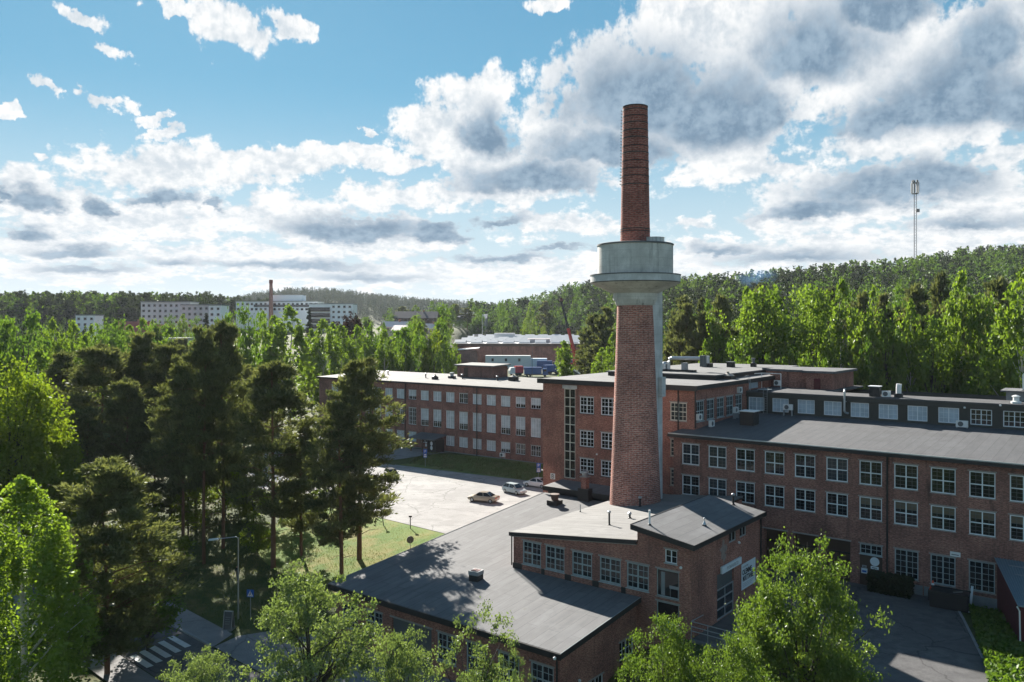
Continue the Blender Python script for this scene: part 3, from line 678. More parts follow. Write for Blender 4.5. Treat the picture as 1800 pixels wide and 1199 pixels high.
# ================================================================ ROOF EQUIPMENT AND OTHER THINGS ON THE BUILDINGS
def text(body, size, parent, mat, loc, rot, sx=1.0, name='lettering'):
    cu = bpy.data.curves.new(name, 'FONT'); cu.body = body; cu.size = size; cu.extrude = .004; cu.offset = .022 if 'large' in name else 0; cu.align_x = 'CENTER'; cu.resolution_u = 2
    o = bpy.data.objects.new('tmp_text', cu); COL.objects.link(o)
    bpy.context.view_layer.update()
    me = bpy.data.meshes.new_from_object(o.evaluated_get(bpy.context.evaluated_depsgraph_get()))
    bpy.data.objects.remove(o); bpy.data.curves.remove(cu)
    me.materials.clear(); me.materials.append(M[mat])
    ob = bpy.data.objects.new(name, me); COL.objects.link(ob); ob.parent = parent
    ob.location = loc; ob.rotation_euler = rot; ob.scale = (sx, 1, 1)
    return ob
UPS = (R(90), 0, 0)            # lettering standing on a wall that faces -t
UPT = (R(90), 0, R(90))        # lettering on a wall that faces +s
def ac(label, s, t, z, rot=0, w=.9, legs=0.0, group='air conditioning units on the roofs and walls'):
    o = thing('air_conditioner', label, 'air conditioner', s, t, z, rot, group, True)
    MB().box(-w / 2, w / 2, -.18, .18, legs, legs + .7).build('casing', 'white', o)
    mb = MB(); mb.face([(-.12 + .27 * math.cos(a), -.186, legs + .35 + .27 * math.sin(a)) for a in [i * math.pi / 9 for i in range(18)]]); mb.build('fan_grille', 'dgrey', o)
    mb = MB()
    for x in (-w / 2 + .08, w / 2 - .08): mb.box(x - .03, x + .03, -.2, .2, -.06 if not legs else 0, .0 if not legs else legs)
    mb.build('bracket', 'grey', o)
    return o
ac('white wall unit below the first side window of the stair block', -40.95, 86.5, 14.35, R(90))
ac('white unit standing on the felt just right of the stair block corner', -40.4, 88.6, 13.45, R(90))
ac('white unit on tall legs below the fourth side window of the stair block', -40.3, 95.3, 13.75, R(90), .9, .75)
ac('white unit high on the side wall near the roof edge of the stair block', -41.0, 98.2, 16.75, R(90))
ac('white unit on a leggy stand under the second blue blind of the attic', -35.5, 99.9, 14.02, 0, 1.15, .75)
ac('white unit on the felt in front of the first dark attic window', -16.4, 99.6, 14.02, 0, 1.15, .12)
ac('white unit beside the black box vent on the attic roof', -24.6, 101.7, 16.85, R(20), .95)
ac('pale unit below the thin white frame at the penthouse', -40.0, 108.6, 17.1, 0)
ac('white unit at the foot of the far brick wing right of the grass bank', -94.3, 116.6, .75, 0, 1.1, .35)

def vent_stack(label, s, t, z, h, r, mat='iron', cap=True, name='vent_pipe', cat='vent', group='slim vent pipes on the roofs'):
    o = thing(name, label, cat, s, t, z, 0, group, True)
    MB().lathe(0, 0, [(-.15, r * 1.9), (.06, r * 1.7), (.1, r)], 12, cap=False).build('collar', 'iron', o)
    MB().lathe(0, 0, [(0, r), (h, r)], 12).build('pipe', mat, o)
    if cap: MB().lathe(0, 0, [(h - .02, r * 1.7), (h + .12, r * 1.9), (h + .2, r * .5)], 12).build('cowl', 'zinc', o)
    return o
vent_stack('tall dark vent pipe in the middle of the clerestory hall roof', -39.76, 64.93, ez(-39.76), 1.15, .085)
vent_stack('stubby vent pipe right of the tall one on the hall roof', -39.59, 68.4, ez(-39.59), .4, .1)
vent_stack('dark vent pipe in the chimney shadow on the hall roof', -41.85, 74.4, ez(-41.85), .9, .1)
vent_stack('thin pale pipe left of the chimney foot', -46.6, 70.4, ez(-46.6), .8, .05, 'zinc', False)
vent_stack('tall white flue at the front edge of the corner block roof', -33.35, 60.9, dz(-33.35), 1.25, .09, 'white', False)
vent_stack('dark vent pipe at the back of the corner block roof', -31.5, 73.9, dz(-31.5), .9, .1)
for lab, s, t in (('vent pipe nearest the pine on the far wing roof', -137.1, 128.0), ('vent pipe in the middle of the far wing roof', -123.0, 125.8), ('vent pipe left of the roof penthouse of the far wing', -114.0, 127.5), ('vent pipe right of the roof penthouse of the far wing', -104.6, 127.6)):
    vent_stack(lab, s, t, 13.75 + .0393 * (t - 117.6), .8, .13)

def box_vent(label, s, t, z, w, h, top, tm, group='box vents on the roofs', rot=0):
    o = thing('roof_vent', label, 'vent', s, t, z, rot, group, True)
    MB().box(-w / 2, w / 2, -w / 2, w / 2, -.25, h).build('curb', 'fascia', o)
    if top == 'box':
        MB().box(-w / 2 - .03, w / 2 + .03, -w / 2 - .03, w / 2 + .03, h, h + .36).build('hood', tm, o)
        mb = MB(); mb.box(-w / 2 + .12, -.04, -w / 2 + .12, w / 2 - .12, h + .36, h + .39).box(.04, w / 2 - .12, -w / 2 + .12, w / 2 - .12, h + .36, h + .39); mb.build('grating', 'darkred', o)
        MB().box(-w / 2 - .04, w / 2 + .04, -w / 2 - .04, w / 2 + .04, h + .3, h + .36 - .002).build('rim', 'plinth', o)
    elif top == 'drum':
        MB().lathe(0, 0, [(h, w * .36), (h + .1, w * .30), (h + .55, w * .36), (h + .6, w * .42), (h + .72, w * .42), (h + .75, .05)], 20).build('drum', tm, o, True)
    elif top == 'lid':
        MB().box(-w / 2 - .12, w / 2 + .12, -w / 2 - .12, w / 2 + .12, h, h + .09).build('lid', tm, o)
    elif top == 'cone':
        MB().lathe(0, 0, [(h, w * .55), (h + .05, w * .55), (h + .35, w * .1), (h + .5, w * .1), (h + .55, w * .25), (h + .62, .02)], 18).build('cowl', tm, o)
    elif top == 'jet':
        mb = MB(); mb.tube([(0, 0, h), (0, 0, h + .6), (.05, 0, h + 1.1)], .3, 12); mb.build('jet_cowl', tm, o)
    return o
box_vent('square vent with red grating in the middle of the workshop roof', -48.3, 55.9, cz(55.9), .95, .5, 'box', 'grey', rot=R(8))
box_vent('fat drum vent on a black base near the back of the workshop roof', -55.5, 78.4, cz(78.4), 1.35, .5, 'drum', 'wood')
box_vent('big black box with pale lid on the shaded wing roof', -37.2, 91.9, 13.55, 1.65, 1.6, 'lid', 'white')
box_vent('black box vent with thin white lid on the attic roof', -25.8, 101.6, 16.85, 1.05, 1.15, 'lid', 'white')
box_vent('white jet vent on a black curb on the attic roof', -23.3, 101.9, 16.85, .8, .45, 'jet', 'white')
box_vent('small metal vent on the corner block roof with a long shadow', -30.4, 65.2, dz(-30.4) - .02, .3, .1, 'cone', 'zinc')
box_vent('left one of the two black vents on the far wing roof', -123.1 + 4.3, 124.3, 14.0, 1.0, .55, 'cone', 'iron')
box_vent('black vent with silver dome behind the left vent of the far wing', -117.2, 127.8, 14.1, 1.2, .5, 'drum', 'zinc')
box_vent('vent with pale cone right of the penthouse on the far wing', -101.5, 129.0, 14.2, 1.5, .75, 'cone', 'lintel')
box_vent('silver jet vent with pale curb on the stair block roof', -52.4, 113.5, 19.0, 1.2, .6, 'jet', 'zinc')
box_vent('dark bucket vent right of the silver jet on the stair block roof', -49.6, 115.5, 19.0, .95, .75, 'lid', 'dgrey')
box_vent('grey cowl vent farthest right on the stair block roof', -47.2, 118.2, 19.03, .7, .6, 'drum', 'dgrey')
box_vent('pale flat cone vent at the step of the stair block roof', -43.0, 99.2, 18.4, 1.5, .35, 'cone', 'lintel')
box_vent('round stool like vent by the ladder on the attic roof', -39.0, 101.3, 16.85, 1.2, .15, 'lid', 'plinth')
box_vent('black box on the stair block roof behind the concrete shaft', -54.5, 102.0, 18.9, 2.2, 1.2, 'lid', 'dgrey')

o = thing('duct_unit', 'silver ventilation duct with elbow on a long black curb', 'duct', -51.2, 100.5, 18.3, 0, None, True)
MB().box(-3.3, 3.0, -.5, .5, 0, .95).build('curb', 'fascia', o)
MB().tube([(-.9, 0, .9), (-.9, 0, 2.0), (-.75, 0, 2.35), (-.4, 0, 2.5), (3.6, .8, 2.5)], .24, 12).build('duct', 'zinc', o, True)
MB().box(3.5, 4.1, .4, 1.2, 1.4, 2.9).build('end_box', 'dgrey', o)
MB().box(-2.9, -1.6, -.4, .4, .95, 1.6).build('fan_box', 'zinc', o)
MB().box(1.2, 1.8, -.4, .4, .95, 1.9).build('motor_box', 'grey', o)
MB().lathe(-1.6, 0, [(.95, .45), (1.7, .45), (1.9, .1)], 16).build('cowl', 'zinc', o)

o = thing('flue_pipe', 'silver flue pipe climbing the attic wall between two blinds', 'pipe', -28.9, 100.4, 14.9, 0, None, True)
MB().tube([(.35, .2, -.15), (.1, 0, -.1), (0, -.12, .15), (0, -.12, 2.5), (0, .05, 2.75)], .13, 10).build('pipe', 'zinc', o, True)
MB().box(-.16, .16, -.02, .3, 1.2, 1.3).build('clamp', 'zinc', o)

def ladder(label, s, t, z, h, rot, hoop):
    o = thing('wall_ladder', label, 'ladder', s, t, z, rot, None, True)
    for x in (-.25, .25):
        MB().tube([(x, 0, 0), (x, 0, h), (x, .3, h + .5), (x, .7, h + .3)], .03, 6).build('rail', 'grey', o)
    mb = MB()
    for i in range(int(h / .3)): mb.tube([(-.25, 0, .2 + i * .3), (.25, 0, .2 + i * .3)], .018, 5)
    mb.build('rung', 'grey', o)
ladder('grey ladder on the attic wall between the first two blinds', -38.6, 100.5, 13.95, 2.9, 0, True)
ladder('ladder with curved rails at the side roof edge of the stair block', -40.5, 100.2, 16.85, 1.5, R(90), True)

o = thing('pipe_frame', 'thin white pipe frame standing on the attic roof by the penthouse', 'frame', -41.2, 106.0, 16.85, 0, None, True)
for x in (0, 2.6): MB().tube([(x, 0, 0), (x, 0, 2.0)], .05, 6).build('post', 'white', o)
MB().tube([(-.9, -.3, 1.9), (0, 0, 2.0), (2.6, 0, 2.0)], .05, 6).build('crossbar', 'white', o)

o = thing('brick_stack', 'short brick chimney with metal cowl on the link roof', 'chimney', -53.2, 81.4, 4.2, 0, None, True)
MB().box(-.75, .75, -.45, .45, 0, 1.6).build('base', 'fascia', o)
MB().box(-.36, .36, -.34, .34, 1.6, 2.95).build('shaft', 'brick', o)
MB().box(-.5, .5, -.45, .45, 2.95, 3.05).build('cap', 'lintel', o)
MB().lathe(0, 0, [(3.05, .3), (3.4, .38), (3.5, .52), (3.62, .5), (3.7, .1)], 16).build('cowl', 'zinc', o)

# white ventilation machine on the shed at the right end of the attic
o = thing('roof_shed', 'small white boarded shed with flat roof at the far end of the attic roof', 'shed', -12.9, 104.6, 16.8, 0, None, True)
MB().box(0, 5, 0, 3, -1, 1.05).build('wall', 'plinth', o)
MB().slab([(-.5, -.5, 1.2), (5.5, -.5, 1.2), (5.5, 3.5, 1.25), (-.5, 3.5, 1.25)], .14).build('roof', 'felt', o)
o = thing('ventilation_unit', 'rounded white ventilation casing on the boarded roof shed', 'ventilation unit', -10.8, 106.2, 18.05, 0, None, True)
mb = MB(); prof = [(-.6, 0), (-.62, .2), (-.62, 1.7), (-.45, 1.95), (3, 3.0), (3, 0)]
mb.face([(x, -1.0, z) for x, z in prof]); mb.face([(x, 1.0, z) for x, z in prof][::-1])
for (a, b), (c, d) in zip(prof, prof[1:] + prof[:1]): mb.face([(a, -1, b), (a, 1, b), (c, 1, d), (c, -1, d)])
mb.build('casing', 'white', o)
mb = MB()
for i in range(4): mb.box(-.2 + i * .5, -.05 + i * .5, -1.03, -1.0, .3, 1.5)
mb.build('slot', 'grey', o)
MB().box(-.7, 3, -1.1, 1.1, -.12, 0).build('base', 'iron', o)
o = thing('satellite_dish', 'black and white fan housing at the right end of the attic roof edge', 'fan', -11.6, 101.6, 16.85, 0, None, True)
MB().lathe(0, 0, [(0, .5), (.2, .5), (.25, .3), (.7, .3), (.75, .45), (.9, .1)], 14).build('housing', 'white', o)
MB().box(-.6, .6, -.6, .6, -.1, 0).build('base', 'iron', o)

def lamp_wall(label, s, t, z, face='s'):
    o = thing('wall_lamp', label, 'lamp', s, t, z, 0 if face == 's' else R(90), 'small wall lamps and cameras', True)
    MB().lathe(0, -.18, [(0, .1), (.14, .12), (.2, .05)], 10).build('shade', 'white', o)
    MB().tube([(0, 0, .1), (0, -.18, .16)], .025, 5).build('arm', 'grey', o)
lamp_wall('small lamp on the attic wall left of its first dark window', -16.3, 100.7, 16.1)
lamp_wall('small lamp under the attic roof edge near its right end', -12.9, 100.6, 16.55)
lamp_wall('small lamp at the left edge of the stair block above the white car', -62.5, 85.7, 4.4 + 1.9)
lamp_wall('small lamp on the brick between windows of the stair block', -54.2, 85.75, 9.15)
lamp_wall('small lamp low on the side wall of the workshop', -34.0, 51.0, -1.6, 't')
lamp_wall('small lamp at the front corner of the workshop fascia', -34.0, 48.2, .98)
lamp_wall('small lamp right of the little window of the corner block', -29.9, 59.95, 5.55)
lamp_wall('small lamp under the side windows of the corner block', -29.0, 68.9, 5.85, 't')

# big letter sign on the stair block
o = thing('letter_sign', 'small white square sign with the letter B on brick', 'sign', -61.0, 85.76, 5.35, 0, None, True)
MB().box(-.36, .36, -.04, 0, 0, .75).build('board', 'white', o)
text('B', .85, o, 'ink', (0, -.05, .08), UPS)
# sign box and poster on the corner block
o = thing('sign_box', 'long pale sign box above the dark door of the corner block', 'sign', -29.04, 67.5, 3.95, R(90), None, True)
MB().box(-2.05, 2.05, -.18, 0, 0, .58).build('box', 'poster', o)
text('PYÖRÄHUOLTO', .42, o, 'grey', (.1, -.19, .14), UPS, .8)
o = thing('poster', 'tall pale blue poster with bold black Finnish words on the corner block', 'poster', -29.04, 71.5, 1.4, R(90), None, True)
MB().box(-1.6, 1.6, -.04, 0, 0, 2.3).build('board', 'poster', o)
text('POLKUPYÖRÄ', .2, o, 'grey', (-.75, -.05, 1.95), UPS)
text('OLEMME', .66, o, 'ink', (-.4, -.05, 1.32), UPS, .85, 'large_lettering')
text('MUUTTANEET.', .66, o, 'ink', (0, -.05, .74), UPS, .62, 'large_lettering')
mb = MB()
for k in range(3): mb.box(-1.4, 1.2 - k * .3, -.045, -.041, .5 - k * .14, .53 - k * .14)
mb.build('small_print', 'grey', o)
# green lettering behind the low pane
o = thing('window_lettering', 'green lettering stuck low on the lower pane of the corner block', 'lettering', -31.2, 60.09, .42, 0, None, True)
M['green'] = pmat('green_vinyl', (.05, .45, .36), .5)
text('PYÖRIEN', .32, o, 'green', (.02, 0, .33), UPS, .95); text('TYYNET', .36, o, 'green', (.05, 0, .02), UPS, 1.0)
o = thing('window_desk', 'pale desk with papers visible behind the upper pane of the corner block', 'desk', -30.75, 60.118, 3.4, 0, None, True)
MB().box(-.35, .5, 0, .004, .25, .5).build('desk_top', 'grey', o)
MB().box(-1.1, -.75, 0, .004, -.4, 1.5).build('curtain', 'plinth', o)
MB().box(-.3, -.22, 0, .004, -.4, .25).box(.4, .48, 0, .004, -.4, .25).build('desk_leg', 'dgrey', o)
# small boards on the yard wall
o = thing('round_sign', 'round white sign on the brown board panel by the gates', 'sign', -21.1, 82.99, 2.0, 0, None, True)
mb = MB(); mb.lathe(0, 0, [(-.02, .42), (.02, .42)], 24); ob = mb.build('disc', 'poster', o); ob.rotation_euler = (R(90), 0, 0); ob.location = (0, -.03, .45)
o = thing('name_plate', 'narrow white plate just under the round sign', 'sign', -21.1, 82.99, 1.72, 0, None, True)
MB().box(-.36, .36, -.04, 0, 0, .26).build('board', 'poster', o); MB().box(-.25, .2, -.045, -.041, .09, .16).build('print', 'ink', o)
o = thing('notice_board', 'square pale notice left of the round sign', 'sign', -22.05, 82.99, 1.15, 0, None, True)
MB().box(-.28, .28, -.04, 0, 0, .5).build('board', 'poster', o); MB().box(-.2, .2, -.045, -.041, .12, .3).build('print', 'signblue', o)
o = thing('notice_board', 'small grey notice above the square pale notice', 'sign', -22.05, 82.99, 1.72, 0, None, True)
MB().box(-.2, .2, -.04, 0, 0, .22).build('board', 'grey', o); MB().box(-.12, .12, -.045, -.041, .08, .13).build('print', 'ink', o)
o = thing('name_plate', 'white plate with one dark line above the middle ground floor window', 'sign', -14.2, 82.96, 4.15, 0, None, True)
MB().box(-.42, .42, -.05, 0, 0, .42).build('board', 'white', o); MB().box(-.3, .3, -.055, -.051, .14, .2).build('print', 'ink', o)

# ================================================================ YARD ON THE RIGHT
o = thing('red_shed', 'dark red boarded shed with blue grey corrugated roof by the right wing', 'shed', -10.9, 82.9, 0)
mb = MB(); mb.face([(-10.9, 82.9, -.3), (-8.2, 74, -.3), (-8.2, 74, 3.3), (-10.9, 82.9, 4.4)])
mb.face([(-8.2, 74, -.3), (-4, 74, -.3), (-4, 74, 3.3), (-8.2, 74, 3.3)]); mb.build('wall', 'darkred', o)
mb = MB(); mb.slab([(-11.1, 82.9, 4.62), (-8.3, 73.7, 3.45), (-3.5, 73.7, 3.45), (-3.5, 82.9, 4.62)], .08)
for i in range(34):
    u = i / 34
    a = (-11.1 + 7.6 * u, 82.9, 4.65); b = (-8.3 + 4.8 * u, 73.7, 3.48); mb.tube([a, b], .035, 4)
mb.build('roof', 'corr', o)
mb = MB()
for q, zz in ((.16, 4.5), (.34, 4.25)):
    s1 = -10.4 + q * 3.4; t1 = 82.9 - 9.2 * q
    mb.tube([(s1, t1, zz), (s1 + 4, t1, zz)], .04, 5)
    for e in (.1, 1.4, 2.7): mb.tube([(s1 + e, t1, zz), (s1 + e, t1, zz - .38)], .04, 5)
mb.build('snow_guard', 'grey', o)
MB().tube([(-8.35, 73.65, 3.35), (-8.2, 73.8, 3.0), (-8.15, 73.85, 0)], .06, 6).build('downpipe', 'white', o)
o = thing('waste_skip', 'large black open waste container below the right wing windows', 'waste container', -14.3, 80.9, 0, R(4), None, True)
mb = MB(); mb.slab([(-1.5, -.8, 1.5), (1.5, -.8, 1.5), (1.5, .8, 1.5), (-1.5, .8, 1.5)], 1.4); mb.build('body', 'iron', o)
MB().box(-1.58, 1.58, -.88, -.8, 1.4, 1.56).box(-1.58, 1.58, .8, .88, 1.4, 1.56).build('rim', 'fascia', o)
MB().tube([(.3, -.2, 1.52), (1.0, .1, 1.6)], .05, 5).build('handle', 'lintel', o)
o = thing('traffic_cone', 'red and white traffic cone left of the black waste container', 'cone', -15.9, 82.2, 1.0, 0, None, True)
MB().box(-.35, .35, -.3, .3, -1.0, 0).build('stand', 'iron', o)
MB().lathe(0, 0, [(0, .3), (.06, .28), (.45, .14)], 14).build('lower_cone', 'orange', o)
MB().lathe(0, 0, [(.45, .14), (.62, .1)], 14).build('white_band', 'white', o)
MB().lathe(0, 0, [(.62, .1), (.82, .06)], 14).build('tip', 'orange', o)
for k, (s, t, r_, lab) in enumerate(((-12.2, 80.8, 25, 'white plank lying flat beside the waste container'), (-12.8, 82.3, 80, 'white plank leaning on the wall beside the waste container'))):
    mb = MB(); mb.box(-.9, .9, -.1, .1, 0, .05); ob = single(mb, 'plank', 'poster', lab, 'plank', s, t, .08, R(r_))
    if k: ob.rotation_euler = (0, R(-75), YAW + R(80)); ob.location = W(s, t, 1.0)
o = thing('railing_wall', 'dark concrete ramp wall with steel railing at the corner block', 'railing', -29, 60.3, 0)
MB().box(-29.0, -19, 59.4, 59.8, -4.2, .15).build('wall', 'dgrey', o)
mb = MB()
for zz in (.55, .9, 1.3): mb.tube([(-28.9, 59.6, zz + .3), (-19, 59.6, zz + .1)], .035, 6)
mb.tube([(-28.9, 61.8, 1.5), (-28.9, 59.6, 1.6)], .035, 6); mb.build('rail', 'grey', o)
for i in range(8): MB().tube([(-28.9 + i * 1.4, 59.6, .1), (-28.9 + i * 1.4, 59.6, 1.58 - i * .02)], .03, 6).build('post', 'grey', o)

# ================================================================ CAR PARK AND STREET THINGS
def car(label, s, t, z, rot, kind, col, group='cars in the car park', parts=True):
    mname = 'paint_' + '_'.join(str(int(c * 100)) for c in col)
    if mname not in M:
        m, nt, b = new_mat(mname); b.inputs['Base Color'].default_value = (*col, 1); b.inputs['Roughness'].default_value = .28; b.inputs['Metallic'].default_value = .35 if col[0] < .45 else 0
        b.inputs['Coat Weight'].default_value = .6; b.inputs['Coat Roughness'].default_value = .08; M[mname] = m
    o = thing('parked_car', label, 'car', s, t, z, rot, group, True)
    L = {'sedan': 4.7, 'hatch': 4.25, 'coupe': 4.55}[kind]; w = .88; h = {'sedan': 1.46, 'hatch': 1.5, 'coupe': 1.45}[kind]
    x1 = L / 2
    tr = {'sedan': (.98, .95), 'hatch': (.98, .98), 'coupe': (1.02, 1.0)}[kind]
    st = [(-x1, .42, .66, .78), (-x1 + .1, .30, .80, tr[1]), (-x1 + .75, .22, .87, tr[0]), (-.9, .2, w, .95), (.5, .2, w, .95), (x1 - 1.35, .2, .87, .93), (x1 - .55, .22, .85, .82), (x1 - .1, .28, .76, .68), (x1, .40, .62, .58)]
    def ring(x, zb, hw, zt):
        zm = (zb + zt) / 2
        return [(x, -hw * .9, zb), (x, -hw, zb + .12), (x, -hw, zm + .05), (x, -hw * .95, zt - .06), (x, -hw * .84, zt), (x, hw * .84, zt), (x, hw * .95, zt - .06), (x, hw, zm + .05), (x, hw, zb + .12), (x, hw * .9, zb)]
    mb = MB(); rings = [ring(*q) for q in st]
    for A, B in zip(rings[:-1], rings[1:]):
        for k in range(10): mb.face([A[k], B[k], B[(k + 1) % 10], A[(k + 1) % 10]])
    mb.face(rings[0]); mb.face(rings[-1][::-1])
    rb, rf, wb, wf = {'sedan': (-1.72, -.75, 1.28, .42), 'hatch': (-2.0, -1.45, 1.2, .4), 'coupe': (-2.05, -.7, 1.25, .35)}[kind]
    # cabin: pillars and roof
    zb = .93; B0 = [(rb, -.76), (wb, -.76), (wb, .76), (rb, .76)]; T0 = [(rf, -.56), (wf, -.56), (wf, .56), (rf, .56)]
    low = [(x, y, zb) for x, y in B0]; top = [(x, y, h) for x, y in T0]
    for k in range(4): mb.face([low[k], low[(k + 1) % 4], top[(k + 1) % 4], top[k]])
    mid = (rf + wf) / 2
    mb.face(top)
    body = mb.build('body', mname, o)
    def pane(name, q, ins=.1, off=.012):
        q = [Vector(p) for p in q]; c = sum(q, Vector()) / 4; n = (q[1] - q[0]).cross(q[3] - q[0]).normalized()
        if n.dot(c - Vector((0, 0, .9))) < 0: n = -n
        MB().face([p + (c - p) * ins + n * off for p in q]).build(name, 'glass', o)
    lerp = lambda a, b, f: tuple(a[i] + (b[i] - a[i]) * f for i in range(3))
    pane('rear_window', [low[3], low[0], top[0], top[3]]); pane('windscreen', [low[1], low[2], top[2], top[1]])
    for a, b in ((0, 1), (3, 2)):
        m0, m1 = lerp(low[a], low[b], .47), lerp(top[a], top[b], .5)
        pane('side_window', [low[a], m0, m1, top[a]], .12); pane('side_window', [m0, low[b], top[b], m1], .12)
    for x in (-x1 + .85, x1 - .85):
        for y in (-.80, .80):
            wl = MB(); wl.lathe(0, 0, [(-.1, .27), (-.09, .32), (.09, .32), (.1, .27)], 18); a = wl.build('wheel', 'rubber', o)
            a.location = (x, y, .32); a.rotation_euler = (R(90), 0, 0)
            rm = MB(); rm.lathe(0, 0, [(-.112, .2), (.112, .2)], 14); rm.build('rim', 'zinc', a)
    for y in (-.58, .58):
        MB().box(x1 - .16, x1 - .02, y - .17, y + .17, .54, .66).build('headlight', 'white', o)
        MB().box(-x1 - .012, -x1 + .12, y - .16, y + .16, .70, .84).build('tail_light', 'red', o)
        MB().box(.75, .95, y * 1.6 - .08, y * 1.6 + .08, .98, 1.1).build('mirror', mname, o)
    MB().box(-x1 - .02, -x1 + .01, -.26, .26, .55, .66).build('number_plate', 'white', o)
    return o
car('tan sedan parked alone on the sunlit asphalt', -78.3, 92.3, gzf(-78.3, 92.3) + .07, R(195), 'sedan', (.42, .36, .28))
car('pale silver hatchback in the middle of the car park row', -78.4, 99.9, gzf(-78.4, 99.9) + .07, R(-8), 'hatch', (.48, .56, .58))
car('white fastback car in the building shadow beside the brick corner', -78.7, 106.2, gzf(-78.7, 106.2) + .07, R(184), 'coupe', (.75, .75, .75))
car('black car half hidden behind the pine at the car park edge', -103.2, 97.2, gzf(-103.2, 97.2) + .07, R(-25), 'hatch', (.012, .014, .018))
car('dark car in the shade under the pines at the left car park end', -122.0, 92.5, gzf(-122.0, 92.5) + .07, R(10), 'sedan', (.03, .03, .035))

def parking_sign(label, s, t):
    z = gzf(s, t); o = thing('parking_sign', label, 'sign', s, t, z, R(38), 'blue parking signs on the bank', True)
    MB().tube([(0, 0, -.2), (0, 0, 3.3)], .035, 6).build('post', 'grey', o)
    MB().box(-.34, .34, -.05, -.03, 2.55, 3.3).build('panel', 'signblue', o); text('P', .7, o, 'white', (0, -.06, 2.68), UPS)
    MB().box(-.34, .34, -.05, -.03, 1.75, 2.5).build('plate', 'signblue', o); MB().box(-.26, .26, -.056, -.052, 1.85, 2.1).box(-.2, .2, -.056, -.052, 2.2, 2.4).build('print', 'white', o)
parking_sign('blue parking sign in front of the dark porch', -106.3, 108.6)
parking_sign('blue parking sign behind the white car', -80.6, 109.2)
o = thing('street_lamp', 'grey street lamp with one long arm above the road', 'street lamp', -70.7, 46.1, gzf(-70.7, 46.1), R(38), None, True)
MB().tube([(0, 0, -.3), (0, 0, 4), (0, 0, 8.0)], .085, 8, .05).build('pole', 'zinc', o)
MB().tube([(0, 0, 7.9), (-.2, -.0, 8.08), (-1.9, -.3, 7.95)], .04, 6).build('arm', 'zinc', o)
MB().slab([(-2.75, -.55, 7.95), (-1.85, -.42, 8.0), (-1.85, -.16, 8.0), (-2.75, -.29, 7.95)], .14).build('lamp_head', 'poster', o)
o = thing('crossing_sign', 'blue square pedestrian crossing sign beside the small tree', 'sign', -69.4, 46.6, gzf(-69.4, 46.6), R(30), None, True)
MB().tube([(0, 0, -.2), (0, 0, 2.7)], .035, 6).build('post', 'grey', o)
MB().box(-.36, .36, -.05, -.03, 2.3, 3.02).build('panel', 'signblue', o)
MB().face([(-.29, -.056, 2.38), (.29, -.056, 2.38), (0, -.056, 2.95)]).build('triangle', 'white', o)
mb = MB(); mb.face([(-.06, -.06, 2.62), (.02, -.06, 2.6), (.05, -.06, 2.76), (-.01, -.06, 2.78)]); mb.face([(-.06, -.06, 2.62), (-.13, -.06, 2.43), (-.08, -.06, 2.43), (.0, -.06, 2.6)]); mb.face([(0, -.06, 2.6), (.1, -.06, 2.43), (.14, -.06, 2.43), (.03, -.06, 2.62)])
mb.face([(.02 + .04 * math.cos(a), -.06, 2.83 + .04 * math.sin(a)) for a in [i * math.pi / 5 for i in range(10)]]); mb.build('walking_figure', 'ink', o)
o = thing('sandwich_board', 'dark sandwich board with silver frame beside the pavement', 'sign', -68.9, 43.9, gzf(-68.9, 43.9), R(30), None, True)
for sgn in (-1, 1):
    mb = MB(); mb.face([(-.42, sgn * .35, 0), (.42, sgn * .35, 0), (.42, sgn * .05, 1.75), (-.42, sgn * .05, 1.75)]); b_ = mb.build('panel', 'dgrey', o)
    mb = MB()
    for a, c in (((-.42, .35, 0), (-.42, .05, 1.75)), ((.42, .35, 0), (.42, .05, 1.75)), ((-.42, .05, 1.75), (.42, .05, 1.75)), ((-.42, .35, .02), (.42, .35, .02))):
        mb.tube([(a[0], sgn * (a[1] + .01), a[2]), (c[0], sgn * (c[1] + .01), c[2])], .04, 5)
    mb.build('frame', 'zinc', o)
mb = MB()
for k in range(4): y = .35 - .3 * (1.2 - k * .2) / 1.75; mb.box(-.25, .25 - .08 * (k % 2), -y - .03, -y - .015, 1.2 - k * .2, 1.26 - k * .2)
mb.build('print', 'plinth', o)
MB().box(-.46, .46, -.5, .5, -.05, .12).build('base', 'zinc', o)
def bollard(label, s, t, lean):
    o = thing('lamp_post', label, 'lamp post', s, t, gzf(s, t), R(38), 'short lamp posts on the lawn', True)
    MB().tube([(0, 0, -.2), (lean, 0, 1.55)], .06, 6).build('post', 'iron', o)
    MB().box(lean - .2, lean + .2, -.12, .12, 1.5, 1.72).build('head', 'iron', o)
bollard('short dark lamp post in the middle of the lawn edge', -79.3, 73.3, -.25)
bollard('short dark lamp post nearest the lawn tip', -75.3, 74.2, 0)
bollard('leaning dark lamp post under the pine branches', -83.3, 73.4, -.35)
o = thing('round_sign', 'round traffic sign seen from behind on the lawn by the roof edge', 'sign', -67.6, 66.6, gzf(-67.6, 66.6), R(60), None, True)
MB().tube([(0, 0, -.2), (0, 0, 2.0)], .035, 6).build('post', 'grey', o)
ob = MB().lathe(0, 0, [(-.015, .42), (.015, .42)], 20).build('disc', 'dgrey', o); ob.rotation_euler = (R(90), 0, 0); ob.location = (0, 0, 2.1)

